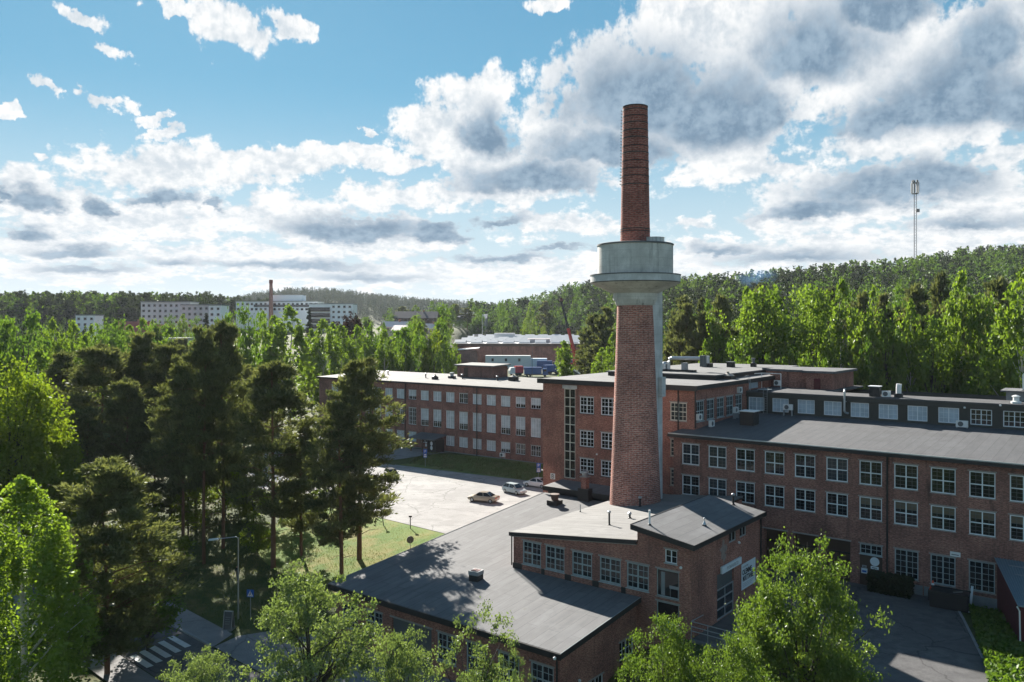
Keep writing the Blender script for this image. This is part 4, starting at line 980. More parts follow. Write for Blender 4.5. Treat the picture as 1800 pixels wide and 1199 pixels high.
# ---- the person on the shaded slope
def person(label, s, t, rot):
    z = gzf(s, t)
    root = thing('person', label, 'person', s, t, z, rot, None, True)
    J = {'pel': (0, 0, .92), 'sp': (0, .02, 1.12), 'ch': (0, .0, 1.32), 'nk': (0, -.01, 1.48), 'hd': (0, -.02, 1.58), 'ht': (0, -.02, 1.74),
         'hl': (.1, 0, .88), 'kl': (.11, -.16, .5), 'al': (.1, -.14, .09), 'tl': (.11, -.30, .04), 'hr': (-.1, 0, .88), 'kr': (-.11, .04, .48), 'ar': (-.11, .26, .12), 'tr': (-.11, .13, .03),
         'sl': (.19, 0, 1.41), 'el': (.25, .1, 1.13), 'wl': (.25, -.02, .88), 'sr': (-.19, 0, 1.41), 'er': (-.25, -.06, 1.13), 'wr': (-.24, -.2, .93)}
    rad = {'pel': .15, 'sp': .14, 'ch': .16, 'nk': .065, 'hd': .1, 'ht': .085, 'hl': .095, 'kl': .065, 'al': .045, 'tl': .035, 'hr': .095, 'kr': .065, 'ar': .045, 'tr': .035, 'sl': .07, 'el': .05, 'wl': .036, 'sr': .07, 'er': .05, 'wr': .036}
    E_ = [('pel', 'sp'), ('sp', 'ch'), ('ch', 'nk'), ('nk', 'hd'), ('hd', 'ht'), ('pel', 'hl'), ('hl', 'kl'), ('kl', 'al'), ('al', 'tl'), ('pel', 'hr'), ('hr', 'kr'), ('kr', 'ar'), ('ar', 'tr'), ('ch', 'sl'), ('sl', 'el'), ('el', 'wl'), ('ch', 'sr'), ('sr', 'er'), ('er', 'wr')]
    for sd in ('l', 'r'):
        w_ = Vector(J['w' + sd])
        for f in range(4):
            n = 'f%s%d' % (sd, f); J[n] = tuple(w_ + Vector((0, -.03 + .02 * f, -.09))); rad[n] = .011
            n2 = n + 'b'; J[n2] = tuple(w_ + Vector((0, -.045 + .02 * f, -.16 - .01 * (f in (1, 2))))); rad[n2] = .009
            E_ += [('w' + sd, n), (n, n2)]
        n = 't' + sd + 'h'; J[n] = tuple(w_ + Vector((0, -.06, -.07))); rad[n] = .011; E_.append(('w' + sd, n))
    ks = list(J); me = bpy.data.meshes.new('body'); me.from_pydata([J[k] for k in ks], [(ks.index(a), ks.index(b)) for a, b in E_], [])
    ob = bpy.data.objects.new('body', me); COL.objects.link(ob); ob.parent = root
    md = ob.modifiers.new('skin', 'SKIN'); ob.modifiers.new('sub', 'SUBSURF').levels = 1
    for i, k in enumerate(ks): me.skin_vertices[0].data[i].radius = (rad[k], rad[k]); me.skin_vertices[0].data[i].use_root = (k == 'pel')
    M['cloth'] = pmat('dark_clothing', (.012, .013, .018), .9); M['skin'] = pmat('skin', (.35, .2, .14), .6)
    me.materials.append(M['cloth'])
    MB().lathe(0, -.02, [(1.52, .06), (1.57, .095), (1.66, .108), (1.73, .075), (1.765, .01)], 14).build('head', 'skin', root, True)
    MB().lathe(0, .0, [(1.62, .11), (1.7, .105), (1.76, .07), (1.785, .01)], 14).build('hair', 'wood', root, True)
    MB().lathe(0, -.13, [(1.6, .012), (1.63, .02), (1.66, .008)], 8).build('nose', 'skin', root)
person('person in dark clothes walking on the shaded slope by the street lamp', -81.0, 52.7, R(20))

TREES = [
    ('pineN', -17.8, 95, 21.2, 10, 'tall dark pine whose crown covers the left end of the far brick wing'),
    ('pineN', -18.9, 90, 17.8, 8.3, 'shorter dark pine beside the workshop roof corner, nearest to the roof'),
    ('pineN', -27.9, 95, 20.9, 10.4, 'broad dark pine standing free left of the far brick wing'),
    ('pineN', -36.6, 103, 25.6, 7.5, 'slender tall pine with a long bare trunk, topmost of the pine group'),
    ('pineN', -37.1, 98, 24.8, 7.7, 'dark pine of the group with straight trunk left of the topmost one'),
    ('pineN', -40.4, 100, 21.3, 7.6, 'leaning dark pine with bare lower trunk at the edge of the slope'),
    ('pineN', -38.8, 118, 19.6, 7.6, 'thin pine behind the group with its crown beside the birch'),
    ('pineN', -59.6, 118, 22.3, 12.4, 'wide grey green pine with reddish trunk near the left edge'),
    ('pineN', -56.4, 124, 24, 10.8, 'tall pine with rounded top in the left pine stand'),
    ('pineN', -50.3, 120, 22.6, 9.9, 'dense pine between the rounded one and the leaning one'),
    ('pineN', -68.9, 126, 20.9, 9.9, 'dark pine behind the yellow green tree at the left edge'),
    ('pineN', -51.2, 108, 18, 7.9, 'lower dark pine in the shade of the left pine stand'),
    ('pineE', -33.3, 67, 13.9, 11.7, 'broad bushy pine low on the left beside the road crossing'),
    ('birchN', -33, 55, 14.7, 10.8, 'drooping birch filling the lower left corner'),
    ('leafN_lime', -56.7, 92, 21.1, 13.2, 'bright yellow green tree at the left edge'),
    ('leafN_lime', -54.8, 96, 13.8, 8.1, 'smaller yellow green tree leaning out right of the bright one'),
    ('olive', -13.4, 54, 9, 8.7, 'sparse small leaved tree in front of the workshop corner'),
    ('olive', -7, 50, 6.4, 4.5, 'low leafy tree in front of the grey garage door'),
    ('olive', -2.2, 49, 7.8, 5.8, 'leafy tree covering the middle windows of the workshop'),
    ('olive', -20, 52, 4.4, 5.5, 'little leafy tree at the bottom edge below the crossing'),
    ('olive', 0.2, 47, 6.1, 3, 'thin leafy tree at the right end of the workshop front'),
    ('bigleaf', 18.4, 51, 11.4, 10.2, 'large light green tree in front of the corner block and the yard'),
    ('bigleaf2', 9.1, 49, 7.5, 6, 'round light green tree in front of the pane with green lettering'),
    ('bigleaf2', 12.8, 47, 7.1, 5.9, 'low light green tree hanging at the bottom edge under the large one'),
    ('pineN', -47, 107, 15.6, 8.2, 'lower dark pine between the rounded pine and the leaning one'),
    ('pineN', -54.5, 104, 14.5, 8.7, 'shaded pine just right of the yellow green tree'),
    ('pineN', -43.9, 113, 18.1, 7.6, 'shaded pine low behind the straight trunks'),
    ('pineN', -63.6, 112, 16.8, 8.6, 'dark pine rising right behind the bright yellow green tree'),
    ('pineN', -25.4, 98, 13.6, 6.2, 'low dark pine squeezed between the broad pine and the tall pine'),
    ('leafM', -36.1, 66, 4.9, 6.9, 'dark leafy tree in the shade at the foot of the bushy pine'),
    ('leafM', -32.3, 72, 3.1, 5.5, 'dark leafy tree overhanging the pavement beside the bushy pine'),
    ('leafM_lime', -43.8, 110, 4.8, 6.6, 'bright backlit shrub between the pine trunks on the left'),
    ('leafM_lime', -40.9, 116, 6.3, 6.8, 'bright young tree right of the straight pine trunks'),
    ('leafM_lime', -35.6, 112, 3, 5.5, 'small bright shrub left of the free standing broad pine'),
    ('leafM_lime', -46.7, 106, 3.3, 5.9, 'leafy shrub in the shade behind the bushy pine'),
    ('leafM_lime', -46.2, 99, 2.2, 7.6, 'dark leafy bush above the pavement edge'),
    ('leafM_lime', -45.5, 121, 7.1, 5.1, 'thin bright sapling far back between the pines'),
    ('leafM_lime', -38.9, 92, 1.8, 5.1, 'low bush at the top of the shaded slope'),
    ('leafM_lime', -29.3, 108, 4.5, 4.5, 'bright shrub seen through the broad pine'),
    ('leafM_lime', -25.7, 110, 3.8, 3.5, 'small bright shrub between the broad pine and the tall pine'),
    ('leafM_lime', -31.3, 100, 2.3, 3.8, 'little bush at the foot of the broad pine'),
    ('leafM', -60.7, 188, 29.6, 8.4, 'large green tree left of the weeping birch behind the pines'),
    ('leafM', -61.9, 180, 27.9, 7, 'green tree peeping over the topmost pine'),
    ('birchM', -52.6, 192, 29.7, 14, 'tall weeping birch left of the far brick wing'),
    ('birchM', -57.3, 196, 27.6, 9.6, 'birch close beside the tall weeping birch'),
    ('birchM', -62.8, 205, 28.9, 7.2, 'narrow birch left of the far chimney'),
    ('birchM', -51.5, 222, 27, 14.3, 'weeping birch behind the left end of the far brick wing'),
    ('birchM', -56.1, 228, 24.2, 9.6, 'yellowish birch between the two weeping birches'),
    ('leafM', -90.2, 150, 28, 9.7, 'dark green round tree at the left edge above the yellow green one'),
    ('leafM', -88.9, 140, 26.5, 8.8, 'green tree cut by the left edge'),
    ('birchM', -93.2, 165, 26.5, 7.4, 'light birch right of the dark round tree'),
    ('birchM', -74.3, 128, 21.2, 7.5, 'soft green birch above the bright yellow green tree'),
    ('birchM', -82.9, 158, 23.3, 8.2, 'pale birch behind the wide grey green pine'),
    ('birchM', -91.8, 170, 26.1, 7.1, 'pale birch with narrow top near the left edge'),
    ('birchM', -106.1, 205, 25.4, 7.5, 'light green tree in the sunny row below the red roofs, first from left', 'sunny trees below the red roofs'),
    ('leafM', -93.7, 185, 23.1, 6.7, 'light green tree in the sunny row below the red roofs, second from left', 'sunny trees below the red roofs'),
    ('leafM', -107.3, 215, 26.4, 7.8, 'light green tree in the sunny row below the red roofs, third from left', 'sunny trees below the red roofs'),
    ('leafM', -107.7, 222, 27, 8.1, 'light green tree in the sunny row below the red roofs, fourth from left', 'sunny trees below the red roofs'),
    ('leafM', -91.1, 190, 22.7, 6.9, 'light green tree in the sunny row below the red roofs, fifth from left', 'sunny trees below the red roofs'),
    ('birchM', -108.1, 230, 25.5, 8.4, 'light green tree in the sunny row below the red roofs, sixth from left', 'sunny trees below the red roofs'),
    ('birchM', -109.1, 240, 27.5, 8.7, 'light green tree in the sunny row below the red roofs, seventh from left', 'sunny trees below the red roofs'),
    ('leafM', -103.2, 235, 26.2, 8.5, 'light green tree in the sunny row below the red roofs, eighth from left', 'sunny trees below the red roofs'),
    ('birchM', -94.4, 225, 25, 8.2, 'light green tree in the sunny row below the red roofs, ninth from left', 'sunny trees below the red roofs'),
    ('birchM', -145.8, 330, 28, 6.9, 'tree standing right in front of the grey housing blocks, first from the left', 'trees in front of the housing blocks'),
    ('leafM', -147.8, 350, 29.7, 7.3, 'tree standing right in front of the grey housing blocks, second from the left', 'trees in front of the housing blocks'),
    ('birchM', -145.5, 360, 30.5, 7.6, 'tree standing right in front of the grey housing blocks, third from the left', 'trees in front of the housing blocks'),
    ('leafM', -142.4, 365, 29.3, 7.7, 'tree standing right in front of the grey housing blocks, fourth from the left', 'trees in front of the housing blocks'),
    ('spruceM', -139.2, 370, 31, 7.8, 'tree standing right in front of the grey housing blocks, fifth from the left', 'trees in front of the housing blocks'),
    ('leafM', -126.3, 350, 28.7, 7.3, 'tree standing right in front of the grey housing blocks, sixth from the left', 'trees in front of the housing blocks'),
    ('birchM', -55.2, 250, 26.2, 10.5, 'bright green tree rising behind the far brick wing, first from the left', 'trees behind the far brick wing'),
    ('birchM', -47.4, 226, 25.5, 11.1, 'bright green tree rising behind the far brick wing, second from the left', 'trees behind the far brick wing'),
    ('birchM', -44.1, 232, 25.2, 10.4, 'bright green tree rising behind the far brick wing, third from the left', 'trees behind the far brick wing'),
    ('birchM', -40, 220, 20.5, 7.7, 'bright green tree rising behind the far brick wing, fourth from the left', 'trees behind the far brick wing'),
    ('leafM', -41.6, 240, 25.5, 10.4, 'bright green tree rising behind the far brick wing, fifth from the left', 'trees behind the far brick wing'),
    ('birchM', -35.4, 226, 24.2, 10.4, 'bright green tree rising behind the far brick wing, sixth from the left', 'trees behind the far brick wing'),
    ('leafM', -37.4, 255, 23.8, 8.9, 'bright green tree rising behind the far brick wing, seventh from the left', 'trees behind the far brick wing'),
    ('birchM', -32.9, 235, 23.8, 9.9, 'bright green tree rising behind the far brick wing, eighth from the left', 'trees behind the far brick wing'),
    ('birchM', -28.9, 220, 20.5, 7.7, 'bright green tree rising behind the far brick wing, ninth from the left', 'trees behind the far brick wing'),
    ('leafM', -28.4, 228, 25.2, 9.6, 'bright green tree rising behind the far brick wing, tenth from the left', 'trees behind the far brick wing'),
    ('birchM', -27, 238, 26.2, 9, 'bright green tree rising behind the far brick wing, eleventh from the left', 'trees behind the far brick wing'),
    ('leafM_lime', -22.2, 230, 24.2, 7.4, 'bright green tree rising behind the far brick wing, twelfth from the left', 'trees behind the far brick wing'),
    ('birchM', -18.5, 224, 22.3, 6.3, 'bright green tree rising behind the far brick wing, thirteenth from the left', 'trees behind the far brick wing'),
    ('birchM', -15.5, 222, 20.5, 5.3, 'bright green tree rising behind the far brick wing, fourteenth from the left', 'trees behind the far brick wing'),
    ('leafM', -25, 300, 33.2, 9.2, 'big dark green tree between the far houses left of the market hall'),
    ('copperM', -61.7, 300, 29, 9.7, 'dark purple leaved tree left of the trees behind the far wing'),
    ('copperM', -60.3, 310, 30.4, 7.8, 'second dark purple tree just right of the first one'),
    ('spruceM', -83.6, 335, 32.7, 6.1, 'dark slim spruce in front of the white block'),
    ('pineM', 23.2, 232, 28.7, 9.1, 'brownish pine left of the chimney behind the stair block'),
    ('pineM', 26.2, 226, 30.5, 9.2, 'dark pine half hidden by the chimney on its left'),
    ('pineM', 21.3, 240, 22.5, 6, 'small dark pine beside the grey pavilion'),
    ('birchM', 21.5, 196, 19.9, 7.7, 'bright birch left of the chimney foot above the stair block roof'),
    ('birchM', 24.9, 200, 23.5, 6.2, 'bright tree touching the chimney on its left'),
    ('poplarM', 13.3, 205, 21.4, 4.9, 'slim bright poplar in front of the red crane'),
    ('birchM', 36.1, 152, 22.3, 4.9, 'light green tree behind the flat roofs, first such tree right of the chimney', 'light trees in the belt behind the flat roofs'),
    ('leafM_soft', 39.1, 156, 27.9, 6.2, 'light green tree behind the flat roofs, second such tree right of the chimney', 'light trees in the belt behind the flat roofs'),
    ('birchM', 40.4, 150, 22.4, 6, 'light green tree behind the flat roofs, third such tree right of the chimney', 'light trees in the belt behind the flat roofs'),
    ('leafM_soft', 46.1, 160, 29.4, 9, 'light green tree behind the flat roofs, fourth such tree right of the chimney', 'light trees in the belt behind the flat roofs'),
    ('leafM_soft', 48, 156, 32.5, 9.3, 'light green tree behind the flat roofs, fifth such tree right of the chimney', 'light trees in the belt behind the flat roofs'),
    ('birchM', 51.4, 158, 31.5, 7.7, 'light green tree behind the flat roofs, sixth such tree right of the chimney', 'light trees in the belt behind the flat roofs'),
    ('leafM_soft', 53.1, 153, 31.5, 8, 'light green tree behind the flat roofs, seventh such tree right of the chimney', 'light trees in the belt behind the flat roofs'),
    ('leafM_soft', 57.8, 156, 32.5, 8.5, 'light green tree behind the flat roofs, eighth such tree right of the chimney', 'light trees in the belt behind the flat roofs'),
    ('birchM', 62.9, 163, 30.1, 6.7, 'light green tree behind the flat roofs, ninth such tree right of the chimney', 'light trees in the belt behind the flat roofs'),
    ('birchM', 57.2, 141, 33, 6.4, 'light green tree behind the flat roofs, tenth such tree right of the chimney', 'light trees in the belt behind the flat roofs'),
    ('leafM_soft', 59.1, 136, 27.8, 6.8, 'light green tree behind the flat roofs, eleventh such tree right of the chimney', 'light trees in the belt behind the flat roofs'),
    ('leafM_soft', 60.9, 132, 28.2, 6.6, 'light green tree behind the flat roofs, twelfth such tree right of the chimney', 'light trees in the belt behind the flat roofs'),
    ('birchM', 63.7, 130, 29.3, 5.6, 'light green tree behind the flat roofs, thirteenth such tree right of the chimney', 'light trees in the belt behind the flat roofs'),
    ('leafM_soft', 66, 128, 26.7, 6.4, 'light green tree behind the flat roofs, fourteenth such tree right of the chimney', 'light trees in the belt behind the flat roofs'),
    ('leafM_soft', 70, 131, 27.7, 5.4, 'light green tree behind the flat roofs, fifteenth such tree right of the chimney', 'light trees in the belt behind the flat roofs'),
    ('birchM', 72.4, 131, 33.7, 6.9, 'light green tree behind the flat roofs, sixteenth such tree right of the chimney', 'light trees in the belt behind the flat roofs'),
    ('leafM_soft', 74.3, 129, 30, 5.6, 'light green tree behind the flat roofs, seventeenth such tree right of the chimney', 'light trees in the belt behind the flat roofs'),
    ('leafM_soft', 74.6, 124, 25.8, 5.6, 'light green tree behind the flat roofs, eighteenth such tree right of the chimney', 'light trees in the belt behind the flat roofs'),
    ('birchM', 74.6, 119, 33.4, 10.3, 'light green tree behind the flat roofs, nineteenth such tree right of the chimney', 'light trees in the belt behind the flat roofs'),
    ('pineM', 34, 170, 27.3, 6.2, 'dark pine behind the flat roofs, first pine right of the chimney', 'dark pines in the belt behind the flat roofs'),
    ('pineM', 35.2, 164, 29.7, 7.6, 'dark pine behind the flat roofs, second pine right of the chimney', 'dark pines in the belt behind the flat roofs'),
    ('pineM', 37.4, 160, 28, 6.5, 'dark pine behind the flat roofs, third pine right of the chimney', 'dark pines in the belt behind the flat roofs'),
    ('pineM', 41, 160, 31.2, 7.4, 'dark pine behind the flat roofs, fourth pine right of the chimney', 'dark pines in the belt behind the flat roofs'),
    ('pineM', 65.8, 165, 26.7, 4.6, 'dark pine behind the flat roofs, fifth pine right of the chimney', 'dark pines in the belt behind the flat roofs'),
    ('pineM', 64.8, 150, 31.4, 4.8, 'dark pine behind the flat roofs, sixth pine right of the chimney', 'dark pines in the belt behind the flat roofs'),
    ('pineM', 68.5, 150, 31.2, 5, 'dark pine behind the flat roofs, seventh pine right of the chimney', 'dark pines in the belt behind the flat roofs'),
    ('pineM', 72.6, 146, 32.7, 7.6, 'dark pine behind the flat roofs, eighth pine right of the chimney', 'dark pines in the belt behind the flat roofs'),
    ('pineM', 79.2, 150, 35, 6.3, 'dark pine behind the flat roofs, ninth pine right of the chimney', 'dark pines in the belt behind the flat roofs'),
    ('pineM', 84.4, 150, 30.8, 5.2, 'dark pine behind the flat roofs, tenth pine right of the chimney', 'dark pines in the belt behind the flat roofs'),
    ('pineM', 81.4, 136, 33.3, 7.4, 'dark pine behind the flat roofs, eleventh pine right of the chimney', 'dark pines in the belt behind the flat roofs'),
    ('leafM', 40.1, 143.4, 23.4, 5.5, 'low green tree at the foot of the tree belt, first from its left end', 'low trees at the foot of the belt'),
    ('leafM', 42.6, 143.2, 18.5, 4.9, 'low green tree at the foot of the tree belt, second from its left end', 'low trees at the foot of the belt'),
    ('leafM', 45.7, 143, 20.3, 4.3, 'low green tree at the foot of the tree belt, third from its left end', 'low trees at the foot of the belt'),
    ('leafM', 49, 143.9, 20.9, 5.4, 'low green tree at the foot of the tree belt, fourth from its left end', 'low trees at the foot of the belt'),
    ('leafM', 49.7, 137.5, 19.9, 4.9, 'low green tree at the foot of the tree belt, fifth from its left end', 'low trees at the foot of the belt'),
    ('leafM', 51.6, 136.1, 19.5, 4.6, 'low green tree at the foot of the tree belt, sixth from its left end', 'low trees at the foot of the belt'),
    ('leafM', 55.9, 139.6, 20, 5.5, 'low green tree at the foot of the tree belt, seventh from its left end', 'low trees at the foot of the belt'),
    ('leafM', 57.8, 137.8, 21.4, 5.5, 'low green tree at the foot of the tree belt, eighth from its left end', 'low trees at the foot of the belt'),
    ('leafM', 58.4, 132, 23, 4.1, 'low green tree at the foot of the tree belt, ninth from its left end', 'low trees at the foot of the belt'),
    ('leafM', 61.6, 132.3, 20.7, 4.2, 'low green tree at the foot of the tree belt, tenth from its left end', 'low trees at the foot of the belt'),
    ('leafM', 63.4, 130.6, 22, 4.6, 'low green tree at the foot of the tree belt, eleventh from its left end', 'low trees at the foot of the belt'),
    ('leafM', 66.9, 132.3, 20.5, 5.2, 'low green tree at the foot of the tree belt, twelfth from its left end', 'low trees at the foot of the belt'),
    ('leafM', 69.3, 131.2, 20.5, 3.9, 'low green tree at the foot of the tree belt, thirteenth from its left end', 'low trees at the foot of the belt'),
    ('leafM', 71.3, 129.4, 19.5, 4.5, 'low green tree at the foot of the tree belt, fourteenth from its left end', 'low trees at the foot of the belt'),
    ('leafM', 70.6, 123.4, 20.1, 4.3, 'low green tree at the foot of the tree belt, fifteenth from its left end', 'low trees at the foot of the belt'),
    ('leafM', 71.5, 121.2, 20.1, 4.9, 'low green tree at the foot of the tree belt, sixteenth from its left end', 'low trees at the foot of the belt'),
    ('leafM', 75.5, 124.5, 21.9, 3.7, 'low green tree at the foot of the tree belt, seventeenth from its left end', 'low trees at the foot of the belt'),
    ('leafM', 76.7, 123, 20, 3.5, 'low green tree at the foot of the tree belt, eighteenth from its left end', 'low trees at the foot of the belt'),
    ('pineM', 47.7, 225, 33.8, 8, 'tree of mixed kind in the rows between the belt and the hill', 'trees between the belt and the hill'),
    ('birchM', 60.3, 192, 33.6, 5, 'tree of mixed kind in the rows between the belt and the hill', 'trees between the belt and the hill'),
    ('leafM_soft', 80.4, 177, 30.1, 5, 'tree of mixed kind in the rows between the belt and the hill', 'trees between the belt and the hill'),
    ('pineM', 68.6, 223, 35, 8, 'tree of mixed kind in the rows between the belt and the hill', 'trees between the belt and the hill'),
    ('leafM', 117.4, 201, 31.3, 5.9, 'tree of mixed kind in the rows between the belt and the hill', 'trees between the belt and the hill'),
    ('birchM', 127.4, 223, 33.3, 8, 'tree of mixed kind in the rows between the belt and the hill', 'trees between the belt and the hill'),
    ('leafM_soft', 84.9, 205, 31.1, 6.2, 'tree of mixed kind in the rows between the belt and the hill', 'trees between the belt and the hill'),
    ('pineM', 59.8, 196, 35.2, 5.8, 'tree of mixed kind in the rows between the belt and the hill', 'trees between the belt and the hill'),
    ('leafM_soft', 78.5, 176, 34, 5.7, 'tree of mixed kind in the rows between the belt and the hill', 'trees between the belt and the hill'),
    ('pineM', 88.3, 223, 33.4, 6.3, 'tree of mixed kind in the rows between the belt and the hill', 'trees between the belt and the hill'),
    ('birchM', 87.8, 216, 31.2, 6, 'tree of mixed kind in the rows between the belt and the hill', 'trees between the belt and the hill'),
    ('pineM', 84.6, 216, 35.4, 5.9, 'tree of mixed kind in the rows between the belt and the hill', 'trees between the belt and the hill'),
    ('pineM', 122.5, 234, 35.6, 6.9, 'tree of mixed kind in the rows between the belt and the hill', 'trees between the belt and the hill'),
    ('leafM_soft', 93.8, 177, 32.9, 4.9, 'tree of mixed kind in the rows between the belt and the hill', 'trees between the belt and the hill'),
    ('leafM_soft', 104.4, 192, 31.9, 6.2, 'tree of mixed kind in the rows between the belt and the hill', 'trees between the belt and the hill'),
    ('pineM', 50.9, 217, 32.8, 6, 'tree of mixed kind in the rows between the belt and the hill', 'trees between the belt and the hill'),
    ('birchM', 132.2, 242, 35.7, 7.9, 'tree of mixed kind in the rows between the belt and the hill', 'trees between the belt and the hill'),
    ('leafM_soft', 119.9, 207, 31.9, 5.3, 'tree of mixed kind in the rows between the belt and the hill', 'trees between the belt and the hill'),
    ('leafM_soft', 120.3, 197, 31.2, 5.7, 'tree of mixed kind in the rows between the belt and the hill', 'trees between the belt and the hill'),
    ('pineM', 100.3, 181, 31.9, 5.4, 'tree of mixed kind in the rows between the belt and the hill', 'trees between the belt and the hill'),
    ('leafM', 98, 234, 35.3, 7, 'tree of mixed kind in the rows between the belt and the hill', 'trees between the belt and the hill'),
    ('leafM', 76.7, 204, 34.9, 5.1, 'tree of mixed kind in the rows between the belt and the hill', 'trees between the belt and the hill'),
    ('leafM', 143.3, 237, 34.2, 8.6, 'tree of mixed kind in the rows between the belt and the hill', 'trees between the belt and the hill'),
    ('leafM', 89.5, 177, 30.7, 5.8, 'tree of mixed kind in the rows between the belt and the hill', 'trees between the belt and the hill'),
    ('pineM', 81.7, 195, 31, 6.8, 'tree of mixed kind in the rows between the belt and the hill', 'trees between the belt and the hill'),
    ('birchM', 137.9, 243, 32.9, 6.2, 'tree of mixed kind in the rows between the belt and the hill', 'trees between the belt and the hill'),
    ('leafM_soft', 131.5, 224, 31.8, 7.9, 'tree of mixed kind in the rows between the belt and the hill', 'trees between the belt and the hill'),
    ('birchM', 78.2, 176, 33.5, 5, 'tree of mixed kind in the rows between the belt and the hill', 'trees between the belt and the hill'),
    ('leafM', 102.2, 212, 35.8, 7.5, 'tree of mixed kind in the rows between the belt and the hill', 'trees between the belt and the hill'),
    ('leafM', 44.5, 184, 31, 4.8, 'tree of mixed kind in the rows between the belt and the hill', 'trees between the belt and the hill'),
    ('birchM', 53.1, 184, 33.9, 6.3, 'tree of mixed kind in the rows between the belt and the hill', 'trees between the belt and the hill'),
    ('birchM', 137.5, 231, 34.4, 7.3, 'tree of mixed kind in the rows between the belt and the hill', 'trees between the belt and the hill'),
    ('leafM_soft', 83.7, 228, 35.5, 7.1, 'tree of mixed kind in the rows between the belt and the hill', 'trees between the belt and the hill'),
    ('birchM', 78.5, 208, 31.5, 7, 'tree of mixed kind in the rows between the belt and the hill', 'trees between the belt and the hill'),
    ('birchM', -80.9, 424, 29.9, 7.7, 'green tree among the houses behind the far wing trees', 'trees among the far houses'),
    ('leafM', -47.2, 395, 31, 8.3, 'green tree among the houses behind the far wing trees', 'trees among the far houses'),
    ('birchM', -33.3, 372, 29.1, 5.8, 'green tree among the houses behind the far wing trees', 'trees among the far houses'),
    ('pineM', -33.6, 418, 27.7, 6.6, 'green tree among the houses behind the far wing trees', 'trees among the far houses'),
    ('birchM', -31.7, 376, 30.8, 6.9, 'green tree among the houses behind the far wing trees', 'trees among the far houses'),
    ('birchM', -41.1, 344, 27, 6, 'green tree among the houses behind the far wing trees', 'trees among the far houses'),
    ('pineM', -45.7, 406, 28.2, 7.8, 'green tree among the houses behind the far wing trees', 'trees among the far houses'),
    ('spruceM', -35.9, 409, 31.9, 8.1, 'green tree among the houses behind the far wing trees', 'trees among the far houses'),
    ('birchM', -41.8, 350, 29.9, 7.1, 'green tree among the houses behind the far wing trees', 'trees among the far houses'),
    ('pineM', -35.4, 435, 31.4, 6.9, 'green tree among the houses behind the far wing trees', 'trees among the far houses'),
    ('birchM', -53.9, 342, 27, 5.4, 'green tree among the houses behind the far wing trees', 'trees among the far houses'),
    ('leafM', -79.6, 440, 30.5, 8.5, 'green tree among the houses behind the far wing trees', 'trees among the far houses'),
    ('birchM', -46.1, 391, 30.3, 6.5, 'green tree among the houses behind the far wing trees', 'trees among the far houses'),
    ('pineM', -45.5, 406, 28.8, 7.4, 'green tree among the houses behind the far wing trees', 'trees among the far houses'),
    ('spruceM', -61, 348, 27.9, 7.1, 'green tree among the houses behind the far wing trees', 'trees among the far houses'),
    ('birchM', 12.9, 571, 42.6, 10.4, 'tree standing at the foot of the wooded hill beyond the market hall', 'trees beyond the market hall'),
    ('leafM', -28, 614, 40.1, 11.5, 'tree standing at the foot of the wooded hill beyond the market hall', 'trees beyond the market hall'),
    ('leafM', -23.1, 562, 37.2, 9.3, 'tree standing at the foot of the wooded hill beyond the market hall', 'trees beyond the market hall'),
    ('birchM', -73.7, 622, 41.8, 12, 'tree standing at the foot of the wooded hill beyond the market hall', 'trees beyond the market hall'),
    ('pineM', 24.4, 599, 44.1, 12.4, 'tree standing at the foot of the wooded hill beyond the market hall', 'trees beyond the market hall'),
    ('birchM', 29.1, 597, 37.2, 11.3, 'tree standing at the foot of the wooded hill beyond the market hall', 'trees beyond the market hall'),
    ('birchM', 30.2, 628, 37.8, 12.4, 'tree standing at the foot of the wooded hill beyond the market hall', 'trees beyond the market hall'),
    ('leafM', -9.2, 632, 44.3, 9.9, 'tree standing at the foot of the wooded hill beyond the market hall', 'trees beyond the market hall'),
    ('leafM', -5.7, 569, 37.1, 9.7, 'tree standing at the foot of the wooded hill beyond the market hall', 'trees beyond the market hall'),
    ('leafM', -43.7, 561, 40.8, 9.8, 'tree standing at the foot of the wooded hill beyond the market hall', 'trees beyond the market hall'),
    ('pineM', -41.5, 591, 41.8, 12, 'tree standing at the foot of the wooded hill beyond the market hall', 'trees beyond the market hall'),
    ('leafM', -60.2, 631, 44.9, 13, 'tree standing at the foot of the wooded hill beyond the market hall', 'trees beyond the market hall'),
    ('pineM', -32.1, 584, 38.7, 12.1, 'tree standing at the foot of the wooded hill beyond the market hall', 'trees beyond the market hall'),
    ('pineM', -82.3, 614, 40.7, 11.7, 'tree standing at the foot of the wooded hill beyond the market hall', 'trees beyond the market hall'),
    ('leafM_lime', 7.6, 575, 25.8, 6.4, 'small round light tree behind the market hall roof, first from the left', 'small trees behind the market hall'),
    ('leafM_lime', 15.3, 575, 24.2, 6.4, 'small round light tree behind the market hall roof, second from the left', 'small trees behind the market hall'),
    ('leafM_lime', 22.1, 575, 25.8, 6.4, 'small round light tree behind the market hall roof, third from the left', 'small trees behind the market hall'),
    ('leafM_lime', 29, 575, 24.2, 6.4, 'small round light tree behind the market hall roof, fourth from the left', 'small trees behind the market hall'),
    ('leafM', -106.7, 219, 22.7, 6.9, 'tree in the loose wood between the pines and the pale housing blocks', 'trees below the pale housing blocks'),
    ('leafM', -152.1, 263, 24.4, 9.2, 'tree in the loose wood between the pines and the pale housing blocks', 'trees below the pale housing blocks'),
    ('leafM', -99.9, 224, 21.7, 7.3, 'tree in the loose wood between the pines and the pale housing blocks', 'trees below the pale housing blocks'),
    ('leafM', -110.6, 247, 22.5, 7.5, 'tree in the loose wood between the pines and the pale housing blocks', 'trees below the pale housing blocks'),
    ('birchM', -123.6, 228, 24.7, 6.2, 'tree in the loose wood between the pines and the pale housing blocks', 'trees below the pale housing blocks'),
